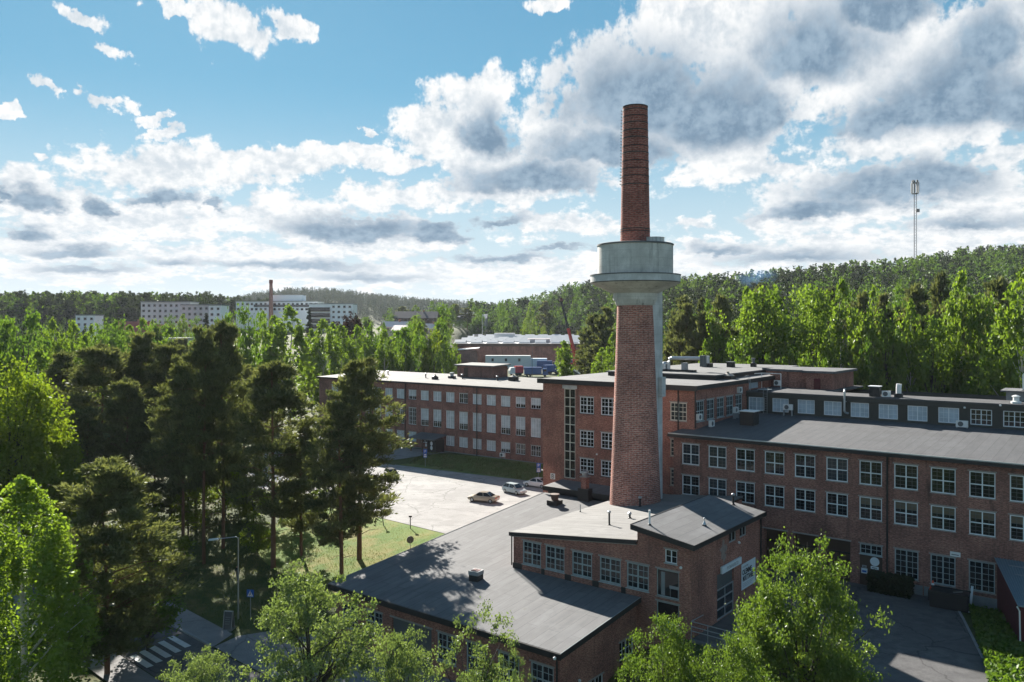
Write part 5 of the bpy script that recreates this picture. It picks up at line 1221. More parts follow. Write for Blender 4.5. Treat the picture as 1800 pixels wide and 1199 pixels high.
    ('pineM', -122.4, 258, 23.6, 7.3, 'tree in the loose wood between the pines and the pale housing blocks', 'trees below the pale housing blocks'),
    ('birchM', -146.2, 280, 22.9, 7.9, 'tree in the loose wood between the pines and the pale housing blocks', 'trees below the pale housing blocks'),
    ('leafM', -110.4, 254, 21.1, 7.7, 'tree in the loose wood between the pines and the pale housing blocks', 'trees below the pale housing blocks'),
    ('pineM', -88.7, 220, 22, 5.8, 'tree in the loose wood between the pines and the pale housing blocks', 'trees below the pale housing blocks'),
    ('birchM', -122.9, 222, 23.1, 7.8, 'tree in the loose wood between the pines and the pale housing blocks', 'trees below the pale housing blocks'),
    ('pineM', -159.7, 267, 22.2, 7.9, 'tree in the loose wood between the pines and the pale housing blocks', 'trees below the pale housing blocks'),
    ('leafM', -79.7, 225, 21.9, 7.7, 'tree in the loose wood between the pines and the pale housing blocks', 'trees below the pale housing blocks'),
    ('leafM', -108.8, 228, 24.4, 6.4, 'tree in the loose wood between the pines and the pale housing blocks', 'trees below the pale housing blocks'),
    ('pineM', -89.1, 217, 21.9, 7.8, 'tree in the loose wood between the pines and the pale housing blocks', 'trees below the pale housing blocks'),
    ('leafM', -133.7, 256, 22.5, 9.2, 'tree in the loose wood between the pines and the pale housing blocks', 'trees below the pale housing blocks'),
    ('pineM', -103.6, 237, 25, 6.5, 'tree in the loose wood between the pines and the pale housing blocks', 'trees below the pale housing blocks'),
    ('leafM', -100.8, 223, 23.3, 6.9, 'tree in the loose wood between the pines and the pale housing blocks', 'trees below the pale housing blocks'),
    ('leafM', -115.1, 230, 25, 7.1, 'tree in the loose wood between the pines and the pale housing blocks', 'trees below the pale housing blocks'),
    ('leafM', -111.3, 248, 21.2, 8.7, 'tree in the loose wood between the pines and the pale housing blocks', 'trees below the pale housing blocks'),
    ('birchM', -162.1, 274, 25.1, 8.8, 'tree in the loose wood between the pines and the pale housing blocks', 'trees below the pale housing blocks'),
    ('birchM', -122.9, 252, 21.2, 7.3, 'tree in the loose wood between the pines and the pale housing blocks', 'trees below the pale housing blocks'),
    ('leafM', -103, 267, 24.8, 9.2, 'tree in the loose wood between the pines and the pale housing blocks', 'trees below the pale housing blocks'),
]

# ================================================================ TREES
def unit(rg, n):
    v = rg.normal(size=(n, 3)); return v / np.linalg.norm(v, axis=1, keepdims=True)
def leaf_quads(P, size, rg, asp=.55, dirv=None, up=0.0):
    """small diamond leaves around points P; returns verts (n*4,3)"""
    n = len(P); U = unit(rg, n)
    if dirv is not None: U = U * .55 + dirv; U /= np.linalg.norm(U, axis=1, keepdims=True)
    Wv = unit(rg, n); Wv[:, 2] += up
    V = np.cross(U, Wv); V /= np.maximum(np.linalg.norm(V, axis=1, keepdims=True), 1e-6)
    s = (size * rg.uniform(.7, 1.3, n))[:, None] * .5
    U = U * s; V = V * s * asp
    return np.stack([P - U, P + V - U * .15, P + U, P - V - U * .15], 1).reshape(-1, 3)
def quads_to_mesh(name, V, tint, mats, mi=None):
    n = len(V) // 4
    me = bpy.data.meshes.new(name)
    me.vertices.add(n * 4); me.vertices.foreach_set('co', V.astype(np.float32).ravel())
    me.loops.add(n * 4); me.loops.foreach_set('vertex_index', np.arange(n * 4, dtype=np.int32))
    me.polygons.add(n); me.polygons.foreach_set('loop_start', np.arange(0, n * 4, 4, dtype=np.int32))
    a = me.attributes.new('tint', 'FLOAT', 'FACE'); a.data.foreach_set('value', np.clip(tint, 0, 1).astype(np.float32))
    for m in mats: me.materials.append(M[m])
    if mi is not None: me.polygons.foreach_set('material_index', mi.astype(np.int32))
    me.update(calc_edges=True); return me
def clump_points(rg, C, rad, n, flat=.6):
    """n points in each clump"""
    k = len(C); idx = np.repeat(np.arange(k), n)
    P = rg.normal(size=(k * n, 3)) * .5; P[:, 2] *= flat
    return C[idx] + P * np.asarray(rad)[idx][:, None], idx
def trunk_mesh(name, H, r0, mat, limbs, rg, bend=.3, top=.97):
    mb = MB(); k = 9
    a, b = rg.uniform(-bend, bend, 2); ph = rg.uniform(0, 6)
    axis = lambda f: (a * f * f + .12 * bend * math.sin(f * 5 + ph), b * f * f, f * H * top)
    pts = [axis(i / (k - 1)) for i in range(k)]
    pts[0] = (pts[0][0], pts[0][1], -.6)
    mb.tube(pts, r0, 9, r0 * .14)
    for p, q in limbs:
        p = Vector(p); q = Vector(q); m = (p + q) / 2 + Vector((0, 0, (q - p).length * .08))
        L = (q - p).length
        mb.tube([p, m, q], max(.018, L * .016), 5, .012)
    return mb.mesh(name, mat, smooth=True)
def g_pine(seed, H, cb, Rm, nb, nl, size, kind='pine'):
    rg = np.random.default_rng(seed); C = []; rad = []; limbs = []; cd = []
    for i in range(nb):
        u = rg.uniform() ** .85; f = cb + (1 - cb) * u * .97
        pr = (.5 + 1.6 * u if u < .32 else 1.0 - .82 * ((u - .32) / .68) ** 1.5)
        az = rg.uniform(0, 6.283); L = Rm * pr * rg.uniform(.4, 1.2) + .15
        dz = L * rg.uniform(-.12, .38) + .1
        d = np.array([math.cos(az), math.sin(az), 0]); z0 = f * H
        tip = d * L + np.array([0, 0, z0 + dz])
        if i % 2 == 0: limbs.append(((0, 0, z0), tuple(tip * [.92, .92, 1])))
        for q in ((.5, .8, 1.0) if L > 1.0 else (.9,)):
            c = d * L * q + np.array([0, 0, z0 + dz * q]) + rg.normal(size=3) * [.25, .25, .12]
            C.append(c); rad.append(rg.uniform(.5, 1.05) * (.5 + .26 * L ** .5)); cd.append(rg.uniform())
    for i in range(4):   # dead stubs on the bare trunk
        az = rg.uniform(0, 6.283); z0 = H * rg.uniform(cb * .45, cb); limbs.append(((0, 0, z0), (math.cos(az) * Rm * .5, math.sin(az) * Rm * .5, z0 + .2)))
    C = np.array(C); P, idx = clump_points(rg, C, rad, nl, .5)
    dv = P - C[idx]; dv[:, 2] += .5; dv += .6 * np.column_stack([C[idx][:, 0], C[idx][:, 1], 0 * idx]) / (Rm + .1)
    dv /= np.linalg.norm(dv, axis=1, keepdims=True)
    V = leaf_quads(P, size, rg, .30, dv)
    tint = np.array(cd)[idx] * .55 + rg.uniform(0, .45, len(idx))
    return V, tint, limbs, rg
def g_birch(seed, H, cb, Rm, ns, nl, size, hang=1.0):
    rg = np.random.default_rng(seed); P = []; T = []; limbs = []
    lump = rg.uniform(.65, 1.2, 9)
    for i in range(ns):
        u = rg.uniform() ** .8; f = cb + (1 - cb) * u
        pr = math.sin(min(1, (u + .12) / .5) * math.pi / 2) if u < .38 else (1 - ((u - .38) / .62) ** 1.7) ** .8
        az = rg.uniform(0, 6.283); r = Rm * pr * rg.uniform(.35, 1.05) ** .6 * lump[int(az / 6.284 * 9)]
        L = hang * rg.uniform(.8, 3.2) * (1 if u < .85 else .4)
        st = np.array([math.cos(az) * r, math.sin(az) * r, f * H])
        if i % 9 == 0: limbs.append(((0, 0, max(cb * H * .7, f * H - r * 1.3)), tuple(st)))
        k = max(5, int(nl * (L / 2.2))); q = np.sort(rg.uniform(0, 1, k))
        wob = rg.normal(size=2) * .35
        p = st + np.column_stack([wob[0] * q ** 2 + rg.normal(size=k) * .16, wob[1] * q ** 2 + rg.normal(size=k) * .16, -q * L + .5 * (1 - (1 - q) ** 2) + rg.normal(size=k) * .1])
        P.append(p); T.append(np.full(k, rg.uniform()) * .5 + rg.uniform(0, .5, k))
    P = np.concatenate(P); T = np.concatenate(T)
    P[:, 2] = np.maximum(P[:, 2], .4)
    return leaf_quads(P, size, rg, .6, np.array([[0, 0, -.5]])), T, limbs, rg
def g_leaf(seed, H, cb, Rm, nc, nl, size, clr=1.0, flat=.75, outl=.12, taper=0.0):
    rg = np.random.default_rng(seed); C = []; rad = []; cd = []; limbs = []
    lobes = [(rg.uniform(0, 6.283), rg.uniform(.1, .9), rg.uniform(.5, .8)) for _ in range(9)]
    zc = H * (cb + 1) / 2; hz = H * (1 - cb) / 2
    for i in range(nc):
        if rg.uniform() < .72:
            az, u, w = lobes[rg.integers(9)]
            cen = np.array([math.cos(az) * Rm * .55 * math.sin(math.pi * (.15 + .8 * u)), math.sin(az) * Rm * .55 * math.sin(math.pi * (.15 + .8 * u)), H * (cb + (1 - cb) * (.12 + .72 * u))])
            d = unit(rg, 1)[0]; r = rg.uniform(.45, 1.0) ** .5
            c = cen + d * r * np.array([Rm * .5 * w * 1.25, Rm * .5 * w * 1.25, hz * .42])
        else:
            d = unit(rg, 1)[0]; r = rg.uniform(.4, 1.0 + outl) ** .5
            c = d * r * np.array([Rm * .86, Rm * .86, hz * .95]) + np.array([0, 0, zc])
        if rg.uniform() < outl: c = (c - [0, 0, zc]) * rg.uniform(1.05, 1.25) + [0, 0, zc]
        c[2] = min(max(c[2], H * cb * .8), H)
        if taper: k_ = 1 + taper * .45 - taper * max(0, (c[2] / H - cb) / (1 - cb)); c[0] *= k_; c[1] *= k_
        C.append(c); rad.append(clr * rg.uniform(.5, 1.0)); cd.append(rg.uniform())
        if i % 5 == 0:
            b = np.array([0, 0, H * rg.uniform(cb * .6, min(.75, cb + .4))]); b[2] = min(b[2], c[2] * .9); limbs.append((tuple(b), tuple(c)))
    C = np.array(C); P, idx = clump_points(rg, C, rad, nl, flat)
    tint = np.array(cd)[idx] * .55 + rg.uniform(0, .45, len(idx))
    return leaf_quads(P, size, rg, .62, None), tint, limbs, rg
def g_spruce(seed, H, Rm, nb, nl, size):
    rg = np.random.default_rng(seed); C = []; rad = []; cd = []
    for i in range(nb):
        u = rg.uniform() ** 1.25; f = .06 + .93 * u; L = Rm * (1 - u) ** .9 * rg.uniform(.75, 1.1) + .12; az = rg.uniform(0, 6.283)
        for q in (.4, .72, 1.0):
            C.append([math.cos(az) * L * q, math.sin(az) * L * q, f * H - L * q * .28]); rad.append(.35 + .22 * L); cd.append(rg.uniform())
    C = np.array(C); P, idx = clump_points(rg, C, rad, nl, .5)
    return leaf_quads(P, size, rg, .35), np.array(cd)[idx] * .5 + rg.uniform(0, .5, len(idx)), [], rg
PROTO = {}
def proto(kind, var):
    key = (kind, var)
    if key in PROTO: return PROTO[key]
    sd = hash_(kind) * 31 + var * 7 + 3
    H, mat, bark, R0, name, bend = 20.0, 'leaf_green', 'bark', .24, 'leafy_tree', .5
    base = kind
    if kind == 'pineN': q = g_pine(sd, H, .30 - .05 * var, 4.6, 120, 84, .44); mat, bark, name, Rm = 'needles', 'bark_pine', 'pine_tree', 4.3; R0 = .27
    elif kind == 'pineE': q = g_pine(sd, H, .1, 5.6, 190, 80, .48); mat, bark, name, Rm = 'needles', 'bark_pine', 'pine_tree', 5.6
    elif kind == 'pineM': q = g_pine(sd, H, .34, 4.3, 80, 28, .95); mat, bark, name, Rm = 'needles', 'bark_pine', 'pine_tree', 4.3
    elif kind == 'birchN': q = g_birch(sd, H, .12, 4.6, 620, 46, .27); mat, bark, name, Rm = 'leaf_birch', 'bark_birch', 'birch_tree', 4.6
    elif kind == 'birchM': q = g_birch(sd, H, .16, 4.2, 260, 20, .52, 1.1); mat, bark, name, Rm = 'leaf_birch', 'bark_birch', 'birch_tree', 4.2; R0 = .2
    elif kind == 'leafN_lime': q = g_leaf(sd, H, .12, 6.5, 430, 58, .36, 1.5); mat, Rm = 'leaf_lime', 6.5
    elif kind == 'leafM_lime': q = g_leaf(sd, H, .06, 7.0, 150, 30, .75, 2.0); mat, name, Rm = 'leaf_lime', 'shrub', 7.0
    elif kind == 'leafM': q = g_leaf(sd, H, .1, 5.6, 150, 32, .66, 1.7); mat, Rm = 'leaf_green', 5.6
    elif kind == 'leafM_soft': q = g_leaf(sd, H, .1, 5.0, 150, 32, .6, 1.6); mat, Rm = 'leaf_birch', 5.0
    elif kind == 'copperM': q = g_leaf(sd, H, .1, 5.2, 120, 30, .8, 1.6); mat, name, Rm = 'copper', 'copper_tree', 5.2
    elif kind == 'spruceM': q = g_spruce(sd, H, 3.2, 130, 14, .7); mat, name, Rm = 'spruce', 'spruce_tree', 3.2
    elif kind == 'poplarM': q = g_leaf(sd, H, .06, 2.4, 150, 34, .5, 1.1); mat, name, Rm = 'leaf_birch', 'poplar_tree', 2.4; R0 = .15
    elif kind == 'olive': q = g_leaf(sd, H, .2, 8.0, 230, 90, .33, 1.35, .65, .4); mat, Rm = 'leaf_olive', 8.0; bend = 1.5
    elif kind == 'bigleaf': q = g_leaf(sd, H, .1, 8.6, 480, 115, .30, 1.35, .75, .3, .75); mat, Rm = 'leaf_big', 8.6
    elif kind == 'bigleaf2': q = g_leaf(sd, H, .1, 8.2, 380, 105, .31, 1.4, .75, .34, .15); mat, Rm = 'leaf_big', 8.2
    V, tint, limbs, rg = q
    cm = quads_to_mesh(name + '_crown', V, tint, [mat]); tm = trunk_mesh(name + '_trunk', H, R0, bark, limbs[:22 if 'birch' in kind else 70], rg, bend)
    # measured half width and height of the crown, so that a placed tree gets the size it needs
    hw = float(np.percentile(np.hypot(V[:, 0], V[:, 1]), 97)); ht = float(np.percentile(V[:, 2], 99.8))
    PROTO[key] = (name, cm, tm, hw, ht); return PROTO[key]
def hash_(s): return sum((i + 1) * ord(c) for i, c in enumerate(s)) % 997
M['leaf_big'] = leaf_mat('large_tree_leaves', (.055, .105, .02), (.16, .225, .05), .46)
NV = {'pineN': 4, 'pineM': 3, 'birchM': 4, 'leafM': 3, 'leafM_soft': 3, 'olive': 3, 'leafM_lime': 3}
trng = random.Random(11)
for i, row in enumerate(TREES):
    kind, x, y, top, w, lab = row[:6]; grp = row[6] if len(row) > 6 else None
    s, t = ST(x, y); z = gzf(s, t)
    name, cm, tm, hw, ht = proto(kind, trng.randrange(NV.get(kind, 1)))
    if lab and ('shrub' in lab or 'bush' in lab): name = 'shrub'
    elif name == 'shrub': name = 'leafy_tree'
    root = bpy.data.objects.new(name, None); COL.objects.link(root)
    root.location = (x, y, z); root.rotation_euler = (0, 0, trng.uniform(0, 6.28))
    sz = max(.1, (top - z) / ht); sx = w / 2 / hw
    root.scale = (sx, sx * trng.uniform(.9, 1.1), sz)
    cat = 'shrub' if name == 'shrub' else 'tree'
    tag(root, lab, cat, grp or ('undergrowth shrubs' if cat == 'shrub' else None))
    for nm, me in (('trunk', tm), ('crown', cm)):
        o = bpy.data.objects.new(nm, me); COL.objects.link(o); o.parent = root

# ---- far woods: read as masses
def low_proto(kind, seed, k):
    if kind == 'pine': V, t, _, _ = g_pine(seed, 20, .3, 4.0, 26, k, 1.5); m = 0
    elif kind == 'spruce': V, t, _, _ = g_spruce(seed, 20, 3.0, 34, max(1, k // 2), 1.25); m = 1
    elif kind == 'birch': V, t, _, _ = g_birch(seed, 20, .12, 3.6, 42, k, 1.15); m = 2
    else: V, t, _, _ = g_leaf(seed, 20, .08, 4.4, 40, k, 1.3, 1.8); m = 3
    return V, t, m
def forest(name, label, pts, mix, lod, hgt, seed):
    rg = np.random.default_rng(seed)
    lib = {k: [low_proto(k, 50 + 7 * j, lod) for j in range(3)] for k in mix}
    Vs, Ts, Ms = [], [], []
    ks = list(mix); pw = np.array([mix[k] for k in ks]); pw = pw / pw.sum()
    for (x, y) in pts:
        patch = .5 + .5 * math.sin(x * .021 + 1.7 * math.sin(y * .017)) * math.cos(y * .025)
        p = pw * np.array([1.7 * patch + .15 if k in ('birch', 'leaf') else 1.7 * (1 - patch) + .15 for k in ks]); p /= p.sum()
        V, t, m = lib[ks[rg.choice(len(ks), p=p)]][rg.integers(3)]
        s, tt = ST(x, y); z = gzf(s, tt); h = rg.uniform(*hgt) / 20; w = h * rg.uniform(.85, 1.25); a = rg.uniform(0, 6.28)
        c, sn = math.cos(a), math.sin(a)
        Q = np.column_stack([(V[:, 0] * c - V[:, 1] * sn) * w + x, (V[:, 0] * sn + V[:, 1] * c) * w + y, V[:, 2] * h + z - .5])
        Vs.append(Q); Ts.append(np.clip(t * .6 + rg.uniform(0, .4), 0, 1)); Ms.append(np.full(len(t), m))
    me = quads_to_mesh(name, np.concatenate(Vs), np.concatenate(Ts), ['needles_far', 'spruce_far', 'leaf_far', 'leaf_far2'], np.concatenate(Ms))
    o = bpy.data.objects.new(name, me); COL.objects.link(o); return tag(o, label, 'forest', None, 'stuff')
M['needles_far'] = leaf_mat('far_pine_needles', (.022, .036, .018), (.05, .066, .03), .3)
M['spruce_far'] = leaf_mat('far_spruce_needles', (.014, .028, .016), (.03, .048, .026), .25)
M['leaf_far'] = leaf_mat('far_birch_leaves', (.065, .12, .026), (.14, .20, .045), .48)
M['leaf_far2'] = leaf_mat('far_broad_leaves', (.045, .095, .024), (.105, .17, .036), .45)
def scatter(seed, r0, r1, y0, y1, area, keep=lambda r, y: True):
    rg = np.random.default_rng(seed); out = []
    n = int((r1 - r0) * (y1 * y1 - y0 * y0) / 2 / area)
    for i in range(n):
        y = math.sqrt(rg.uniform(y0 * y0, y1 * y1)); r = rg.uniform(r0, r1)
        if keep(r, y): out.append((r * y, y))
    return out
def yr(r): return float(np.interp(r, RK, RY))
def ya(r): return float(np.interp(r, RK, RA))
forest('hill_forest', 'mixed green forest covering the hill on the right', scatter(1, .085, .80, 235, 960, 30, lambda r, y: ya(r) - 30 + 120 * max(0, .17 - r) / .1 < y < yr(r) + 35), {'pine': 1.0, 'spruce': 1.3, 'birch': 1.0, 'leaf': .9}, 5, (11, 25), 2)
forest('hill_forest', 'dark conifer forest on the low hill left of the chimney', scatter(3, -.06, .12, 560, 830, 26, lambda r, y: ya(r) + 10 < y < yr(r) + 35 and not (r < -.025 and y < 655)), {'pine': 1.2, 'spruce': 1.0, 'birch': .45, 'leaf': .5}, 5, (13, 26), 4)
forest('ridge_forest', 'dark pine wood on the ridge above the pale housing blocks', scatter(5, -.80, -.27, 455, 640, 24, lambda r, y: y > yr(r) - 95 and y < yr(r) + 40 and not (r > -.37 and y < 592)), {'pine': 1.6, 'spruce': .5, 'birch': .15, 'leaf': .1}, 7, (14, 25), 6)
forest('wood', 'mixed wood below the ridge on the far left', scatter(7, -.85, -.36, 300, 470, 60, lambda r, y: not (-.52 < r < -.33 and y > 345)), {'pine': .8, 'spruce': .3, 'birch': .8, 'leaf': .8}, 7, (10, 15), 8)
forest('town_trees', 'scattered small trees between the far houses and hospital blocks', scatter(9, -.16, .0, 470, 640, 190, lambda r, y: not (-.075 < r < -.03) and not (-.142 < r < -.095 and y < 520)), {'birch': .7, 'leaf': 1.0, 'spruce': .4, 'pine': .4}, 6, (8, 15), 10)
forest('hedge', 'low green bushes between the market hall roof and the houses', scatter(13, -.085, -.025, 572, 600, 14), {'leaf': 1, 'birch': .4}, 6, (5, 9), 14)
forest('distant_forest', 'bluish distant forest ridge on the horizon left of the centre', scatter(11, -.42, .16, 1250, 1950, 130), {'spruce': 1.6, 'pine': .5}, 5, (18, 28), 12)

# ---- ground cover
def cover(name, label, cat, area, n, size, mat, hgt, seed, asp=.3, up=True):
    rg = np.random.default_rng(seed); P = []
    (a0, a1), (b0, b1) = area[:2]; f = area[2] if len(area) > 2 else (lambda s, t: True)
    while len(P) < n:
        s = rg.uniform(a0, a1); t = rg.uniform(b0, b1)
        if f(s, t): P.append(W(s, t, gzf(s, t) + rg.uniform(.02, hgt)))
    P = np.array([tuple(p) for p in P])
    V = leaf_quads(P, size, rg, asp, np.array([[0, 0, 1.2]]) if up else None)
    o = bpy.data.objects.new(name, quads_to_mesh(name, V, rg.uniform(0, 1, len(P)), [mat])); COL.objects.link(o)
    return tag(o, label, cat, None, 'stuff')
cover('tall_grass', 'tall green grass along the workshop wall beside the lawn', 'grass', ((-62.6, -59.8), (51, 77)), 9000, .5, 'tuft', .7, 1, .16)
cover('ground_plants', 'leafy green ground plants between the yard and the red shed', 'plants', ((-14.5, -2), (56, 81), lambda s, t: s > -12.6 + (79 - t) * .235 + .3 and s < -8.3 - (t - 74) * .3 + .0 if t > 74 else s > -12.6 + (79 - t) * .235 + .3), 16000, .34, 'leaf_green', .75, 2, .65, False)
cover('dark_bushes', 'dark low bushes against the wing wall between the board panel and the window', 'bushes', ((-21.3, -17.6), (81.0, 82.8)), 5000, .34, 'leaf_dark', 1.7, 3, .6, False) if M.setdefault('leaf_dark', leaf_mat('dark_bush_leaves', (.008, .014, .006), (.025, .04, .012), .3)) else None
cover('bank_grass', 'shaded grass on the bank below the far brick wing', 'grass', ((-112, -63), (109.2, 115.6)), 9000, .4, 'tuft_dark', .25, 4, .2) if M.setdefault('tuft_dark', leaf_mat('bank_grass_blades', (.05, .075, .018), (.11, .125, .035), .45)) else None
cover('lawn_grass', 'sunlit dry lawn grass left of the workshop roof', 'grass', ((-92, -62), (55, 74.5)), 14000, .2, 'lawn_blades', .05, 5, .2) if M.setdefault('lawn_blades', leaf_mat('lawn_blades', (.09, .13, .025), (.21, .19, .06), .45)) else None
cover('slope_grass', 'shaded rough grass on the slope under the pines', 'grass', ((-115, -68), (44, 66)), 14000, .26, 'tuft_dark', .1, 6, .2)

# ================================================================ GROUND
def axis(fine0, fine1, step, far, grow=1.13):
    a = list(np.arange(fine0, fine1 + .01, step)); d = step
    while a[-1] < far: d = min(d * grow, 160); a.append(a[-1] + d)
    d = step
    while a[0] > -far: d = min(d * grow, 160); a.insert(0, a[0] - d)
    return np.array(a)
xs = axis(-120, 70, 2.0, 4200); ys = axis(26, 190, 2.0, 6500); ys = ys[ys > -400]
GX, GY = np.meshgrid(xs, ys); GS, GT = ST(GX, GY)
GZ = gz(GS, GT)
nx, ny = len(xs), len(ys)
me = bpy.data.meshes.new('ground')
vid = np.arange(nx * ny).reshape(ny, nx)
F4 = np.stack([vid[:-1, :-1], vid[:-1, 1:], vid[1:, 1:], vid[1:, :-1]], -1).reshape(-1, 4)
me.from_pydata(np.column_stack([GX.ravel(), GY.ravel(), GZ.ravel()]).tolist(), [], F4.tolist())
me.materials.append(M['grass']); me.polygons.foreach_set('use_smooth', [True] * len(me.polygons)); me.update()
g = bpy.data.objects.new('ground', me); COL.objects.link(g); tag(g, 'rough grassy ground under the trees', 'ground', None, 'structure')
def resample(L, n):
    L = np.array(L, float); d = np.r_[0, np.cumsum(np.hypot(*np.diff(L, axis=0).T))]; q = np.linspace(0, d[-1], n)
    return np.column_stack([np.interp(q, d, L[:, 0]), np.interp(q, d, L[:, 1])])
def sheet(name, A, B, mat, off, label, step=1.5):
    n = max(2, int(max(len(resample(A, 2)) and np.hypot(*np.diff(np.array(A, float), axis=0).T).sum(), 2) / step)); A = resample(A, n); B = resample(B, n)
    m = max(2, int(np.hypot(*(A - B).T).max() / step)); V = []; Fc = []
    for i in range(n):
        for j in range(m + 1):
            p = A[i] + (B[i] - A[i]) * j / m; w = W(p[0], p[1]); V.append((w.x, w.y, max(gzf(*p), 0) * 0 + gzf(*p) + off))
    for i in range(n - 1):
        for j in range(m): k = i * (m + 1) + j; Fc.append((k, k + 1, k + m + 2, k + m + 1))
    me = bpy.data.meshes.new(name); me.from_pydata(V, [], Fc); me.materials.append(M[mat]); me.update()
    o = bpy.data.objects.new(name, me); COL.objects.link(o); return tag(o, label, name.replace('_', ' '), None, 'structure')
sheet('car_park', [(-152, 105), (-125, 105.5), (-112, 106.2), (-97, 107.6), (-82, 109), (-70, 110), (-62.7, 110.5)], [(-152, 84), (-125, 80), (-112, 77.5), (-86, 75.9), (-78, 75.5), (-70, 75), (-59.4, 70.5)], 'gravel', .07, 'pale asphalt car park')
sheet('path', [(-152, 116.8), (-120, 116.9), (-108, 116.9)], [(-152, 104.5), (-122, 105.3), (-109.5, 114.8)], 'path', .09, 'grey asphalt path to the porch')
sheet('lawn', [(-96, 76.3), (-86, 75.8), (-78, 75.4), (-70, 74.9), (-63.5, 73)], [(-92, 62), (-84, 58), (-76, 56), (-68, 55), (-61, 55)], 'lawn', .05, 'sunlit dry lawn')
sheet('bank', [(-112, 106.4), (-97, 107.8), (-82, 109.2), (-63, 110.6)], [(-110, 114.6), (-98, 117.7), (-82, 117.8), (-63, 117.8)], 'bank', .06, 'grass bank below the far wing')
road_l = [(-150, 47), (-110, 43.9), (-74.7, 41.0), (-63.4, 40.2), (-30, 38.2), (30, 35)]
road = sheet('road', road_l, [(s, t - 6.1) for s, t in road_l], 'asphalt', .05, 'dark asphalt road')
sheet('pavement', [(-150, 50.2), (-110, 47), (-82, 44.65), (-67.3, 43.3)], [(-150, 47.2), (-110, 44.1), (-76, 41.3), (-66, 40.6)], 'path', .16, 'asphalt pavement beside the road')
sheet('pavement', [(s, t - 6.3) for s, t in road_l], [(s, t - 9.2) for s, t in road_l], 'path', .16, 'asphalt pavement on the near side of the road')
sheet('forecourt', [(-66.6, 43.4), (-64.8, 47), (-59, 48.7), (-34, 48.7), (-14, 47)], [(-66, 40.6), (-62, 40.2), (-55, 39.8), (-34, 38.6), (-14, 37.4)], 'path', .10, 'asphalt forecourt in front of the workshop')
sheet('yard', [(-33.9, 82.95), (-33.9, 75), (-29, 74.5), (-29, 66), (-29, 60)], [(-13.9, 82.95), (-13.0, 79), (-11.5, 74.3), (-8.85, 66), (-6.2, 58.5)], 'yard', .06, 'asphalt yard between the wing and the corner block') if M.setdefault('yard', ground_mat('yard_asphalt', [(.10, .10, .103), (.125, .124, .124), (.085, .085, .088)], [.25, .9], .9, .22, .6)) else None
def kerb(name, L, w, h, label, mat='plinth'):
    L = resample(L, max(2, int(sum(math.dist(a, b) for a, b in zip(L, L[1:])) / 1.5))); mb = MB(); P = []
    for i, p in enumerate(L):
        d = L[min(i + 1, len(L) - 1)] - L[max(i - 1, 0)]; d = d / np.hypot(*d); nrm = np.array([-d[1], d[0]]) * w / 2
        z = gzf(*p); P.append((W(*(p + nrm), z - .1), W(*(p + nrm), z + h), W(*(p - nrm), z + h), W(*(p - nrm), z - .1)))
    for A, B in zip(P, P[1:]):
        for k in range(3): mb.face([A[k], B[k], B[k + 1], A[k + 1]])
    o = mb.build(name, mat); return tag(o, label, 'kerb', None, 'structure')
kerb('kerb', [(-150, 47.1), (-110, 44), (-74.7, 41.1), (-66, 40.5)], .22, .2, 'kerb between road and pavement')
kerb('kerb', [(-112, 106.3), (-97, 107.7), (-82, 109.1), (-63, 110.5)], .2, .15, 'kerb along the grass bank')
kerb('kerb', [(-13.9, 81.5), (-13.0, 79), (-11.5, 74.3), (-8.85, 66), (-6.2, 58.5)], .18, .14, 'kerb between the yard and the plants')
for tt in (39.75, 38.6, 37.5, 36.45, 35.45):
    mb = MB(); s0 = -71.4 + (39.75 - tt) * .35
    P = [W(s0, tt, 0), W(s0 + 3.5, tt - .25, 0), W(s0 + 3.5, tt - .85, 0), W(s0, tt - .6, 0)]
    mb.face([(p.x, p.y, gzf(*ST(p.x, p.y)) + .075) for p in P]); mb.build('crossing_stripe', 'marking', road)
for k in range(9):
    a = W(-100 + k * 2.6, 101.6); b = W(-100.3 + k * 2.6, 106.4); mb = MB(); d = Vector((.06, .05, 0))
    mb.face([(a.x - d.x, a.y - d.y, gzf(*ST(a.x, a.y)) + .085), (a.x + d.x, a.y + d.y, gzf(*ST(a.x, a.y)) + .085), (b.x + d.x, b.y + d.y, gzf(*ST(b.x, b.y)) + .085), (b.x - d.x, b.y - d.y, gzf(*ST(b.x, b.y)) + .085)])
    mb.build('bay_line', 'marking', bpy.data.objects['car_park'])
for k, (s, t, nm) in enumerate(((-70.5, 84.5, 'car_park'), (-95, 88, 'car_park'), (-17.5, 74, 'yard'), (-21, 68.5, 'yard'))):
    w = W(s, t); MB().lathe(w.x, w.y, [(gzf(s, t) + .07, .36), (gzf(s, t) + .085, .34)], 16).build('manhole_cover', 'dgrey', bpy.data.objects[nm])
# ================================================================ FAR TOWN
def T2(name, label, cat, x, y, z, rot=0, group=None):
    s, t = ST(x, y); o = thing(name, label, cat, s, t, z, 0, group, True); o.rotation_euler = (0, 0, rot); return o
def gxy(x, y): return gzf(*ST(x, y))
WP = {}
def pane_at(parent, x, y, z, w, h, mat='glass'):
    k = (round(w, 1), round(h, 1), mat)
    if k not in WP:
        mb = MB(); mb.box(0, w, -.06, .0, 0, h); WP[k] = mb.mesh('window', mat)
    o = bpy.data.objects.new('window', WP[k]); COL.objects.link(o); o.parent = parent; o.location = (x, y, z); return o
M['render_white'] = pmat('white_render', (.82, .84, .87), .8, var=.06, scale=.1); M['render_grey'] = pmat('grey_render', (.52, .53, .55), .85, var=.1, scale=.1)
M['render_pink'] = pmat('pale_render', (.5, .44, .43), .85, var=.1, scale=.1); M['tile'] = pmat('red_roof_tiles', (.36, .09, .07), .85, var=.3)
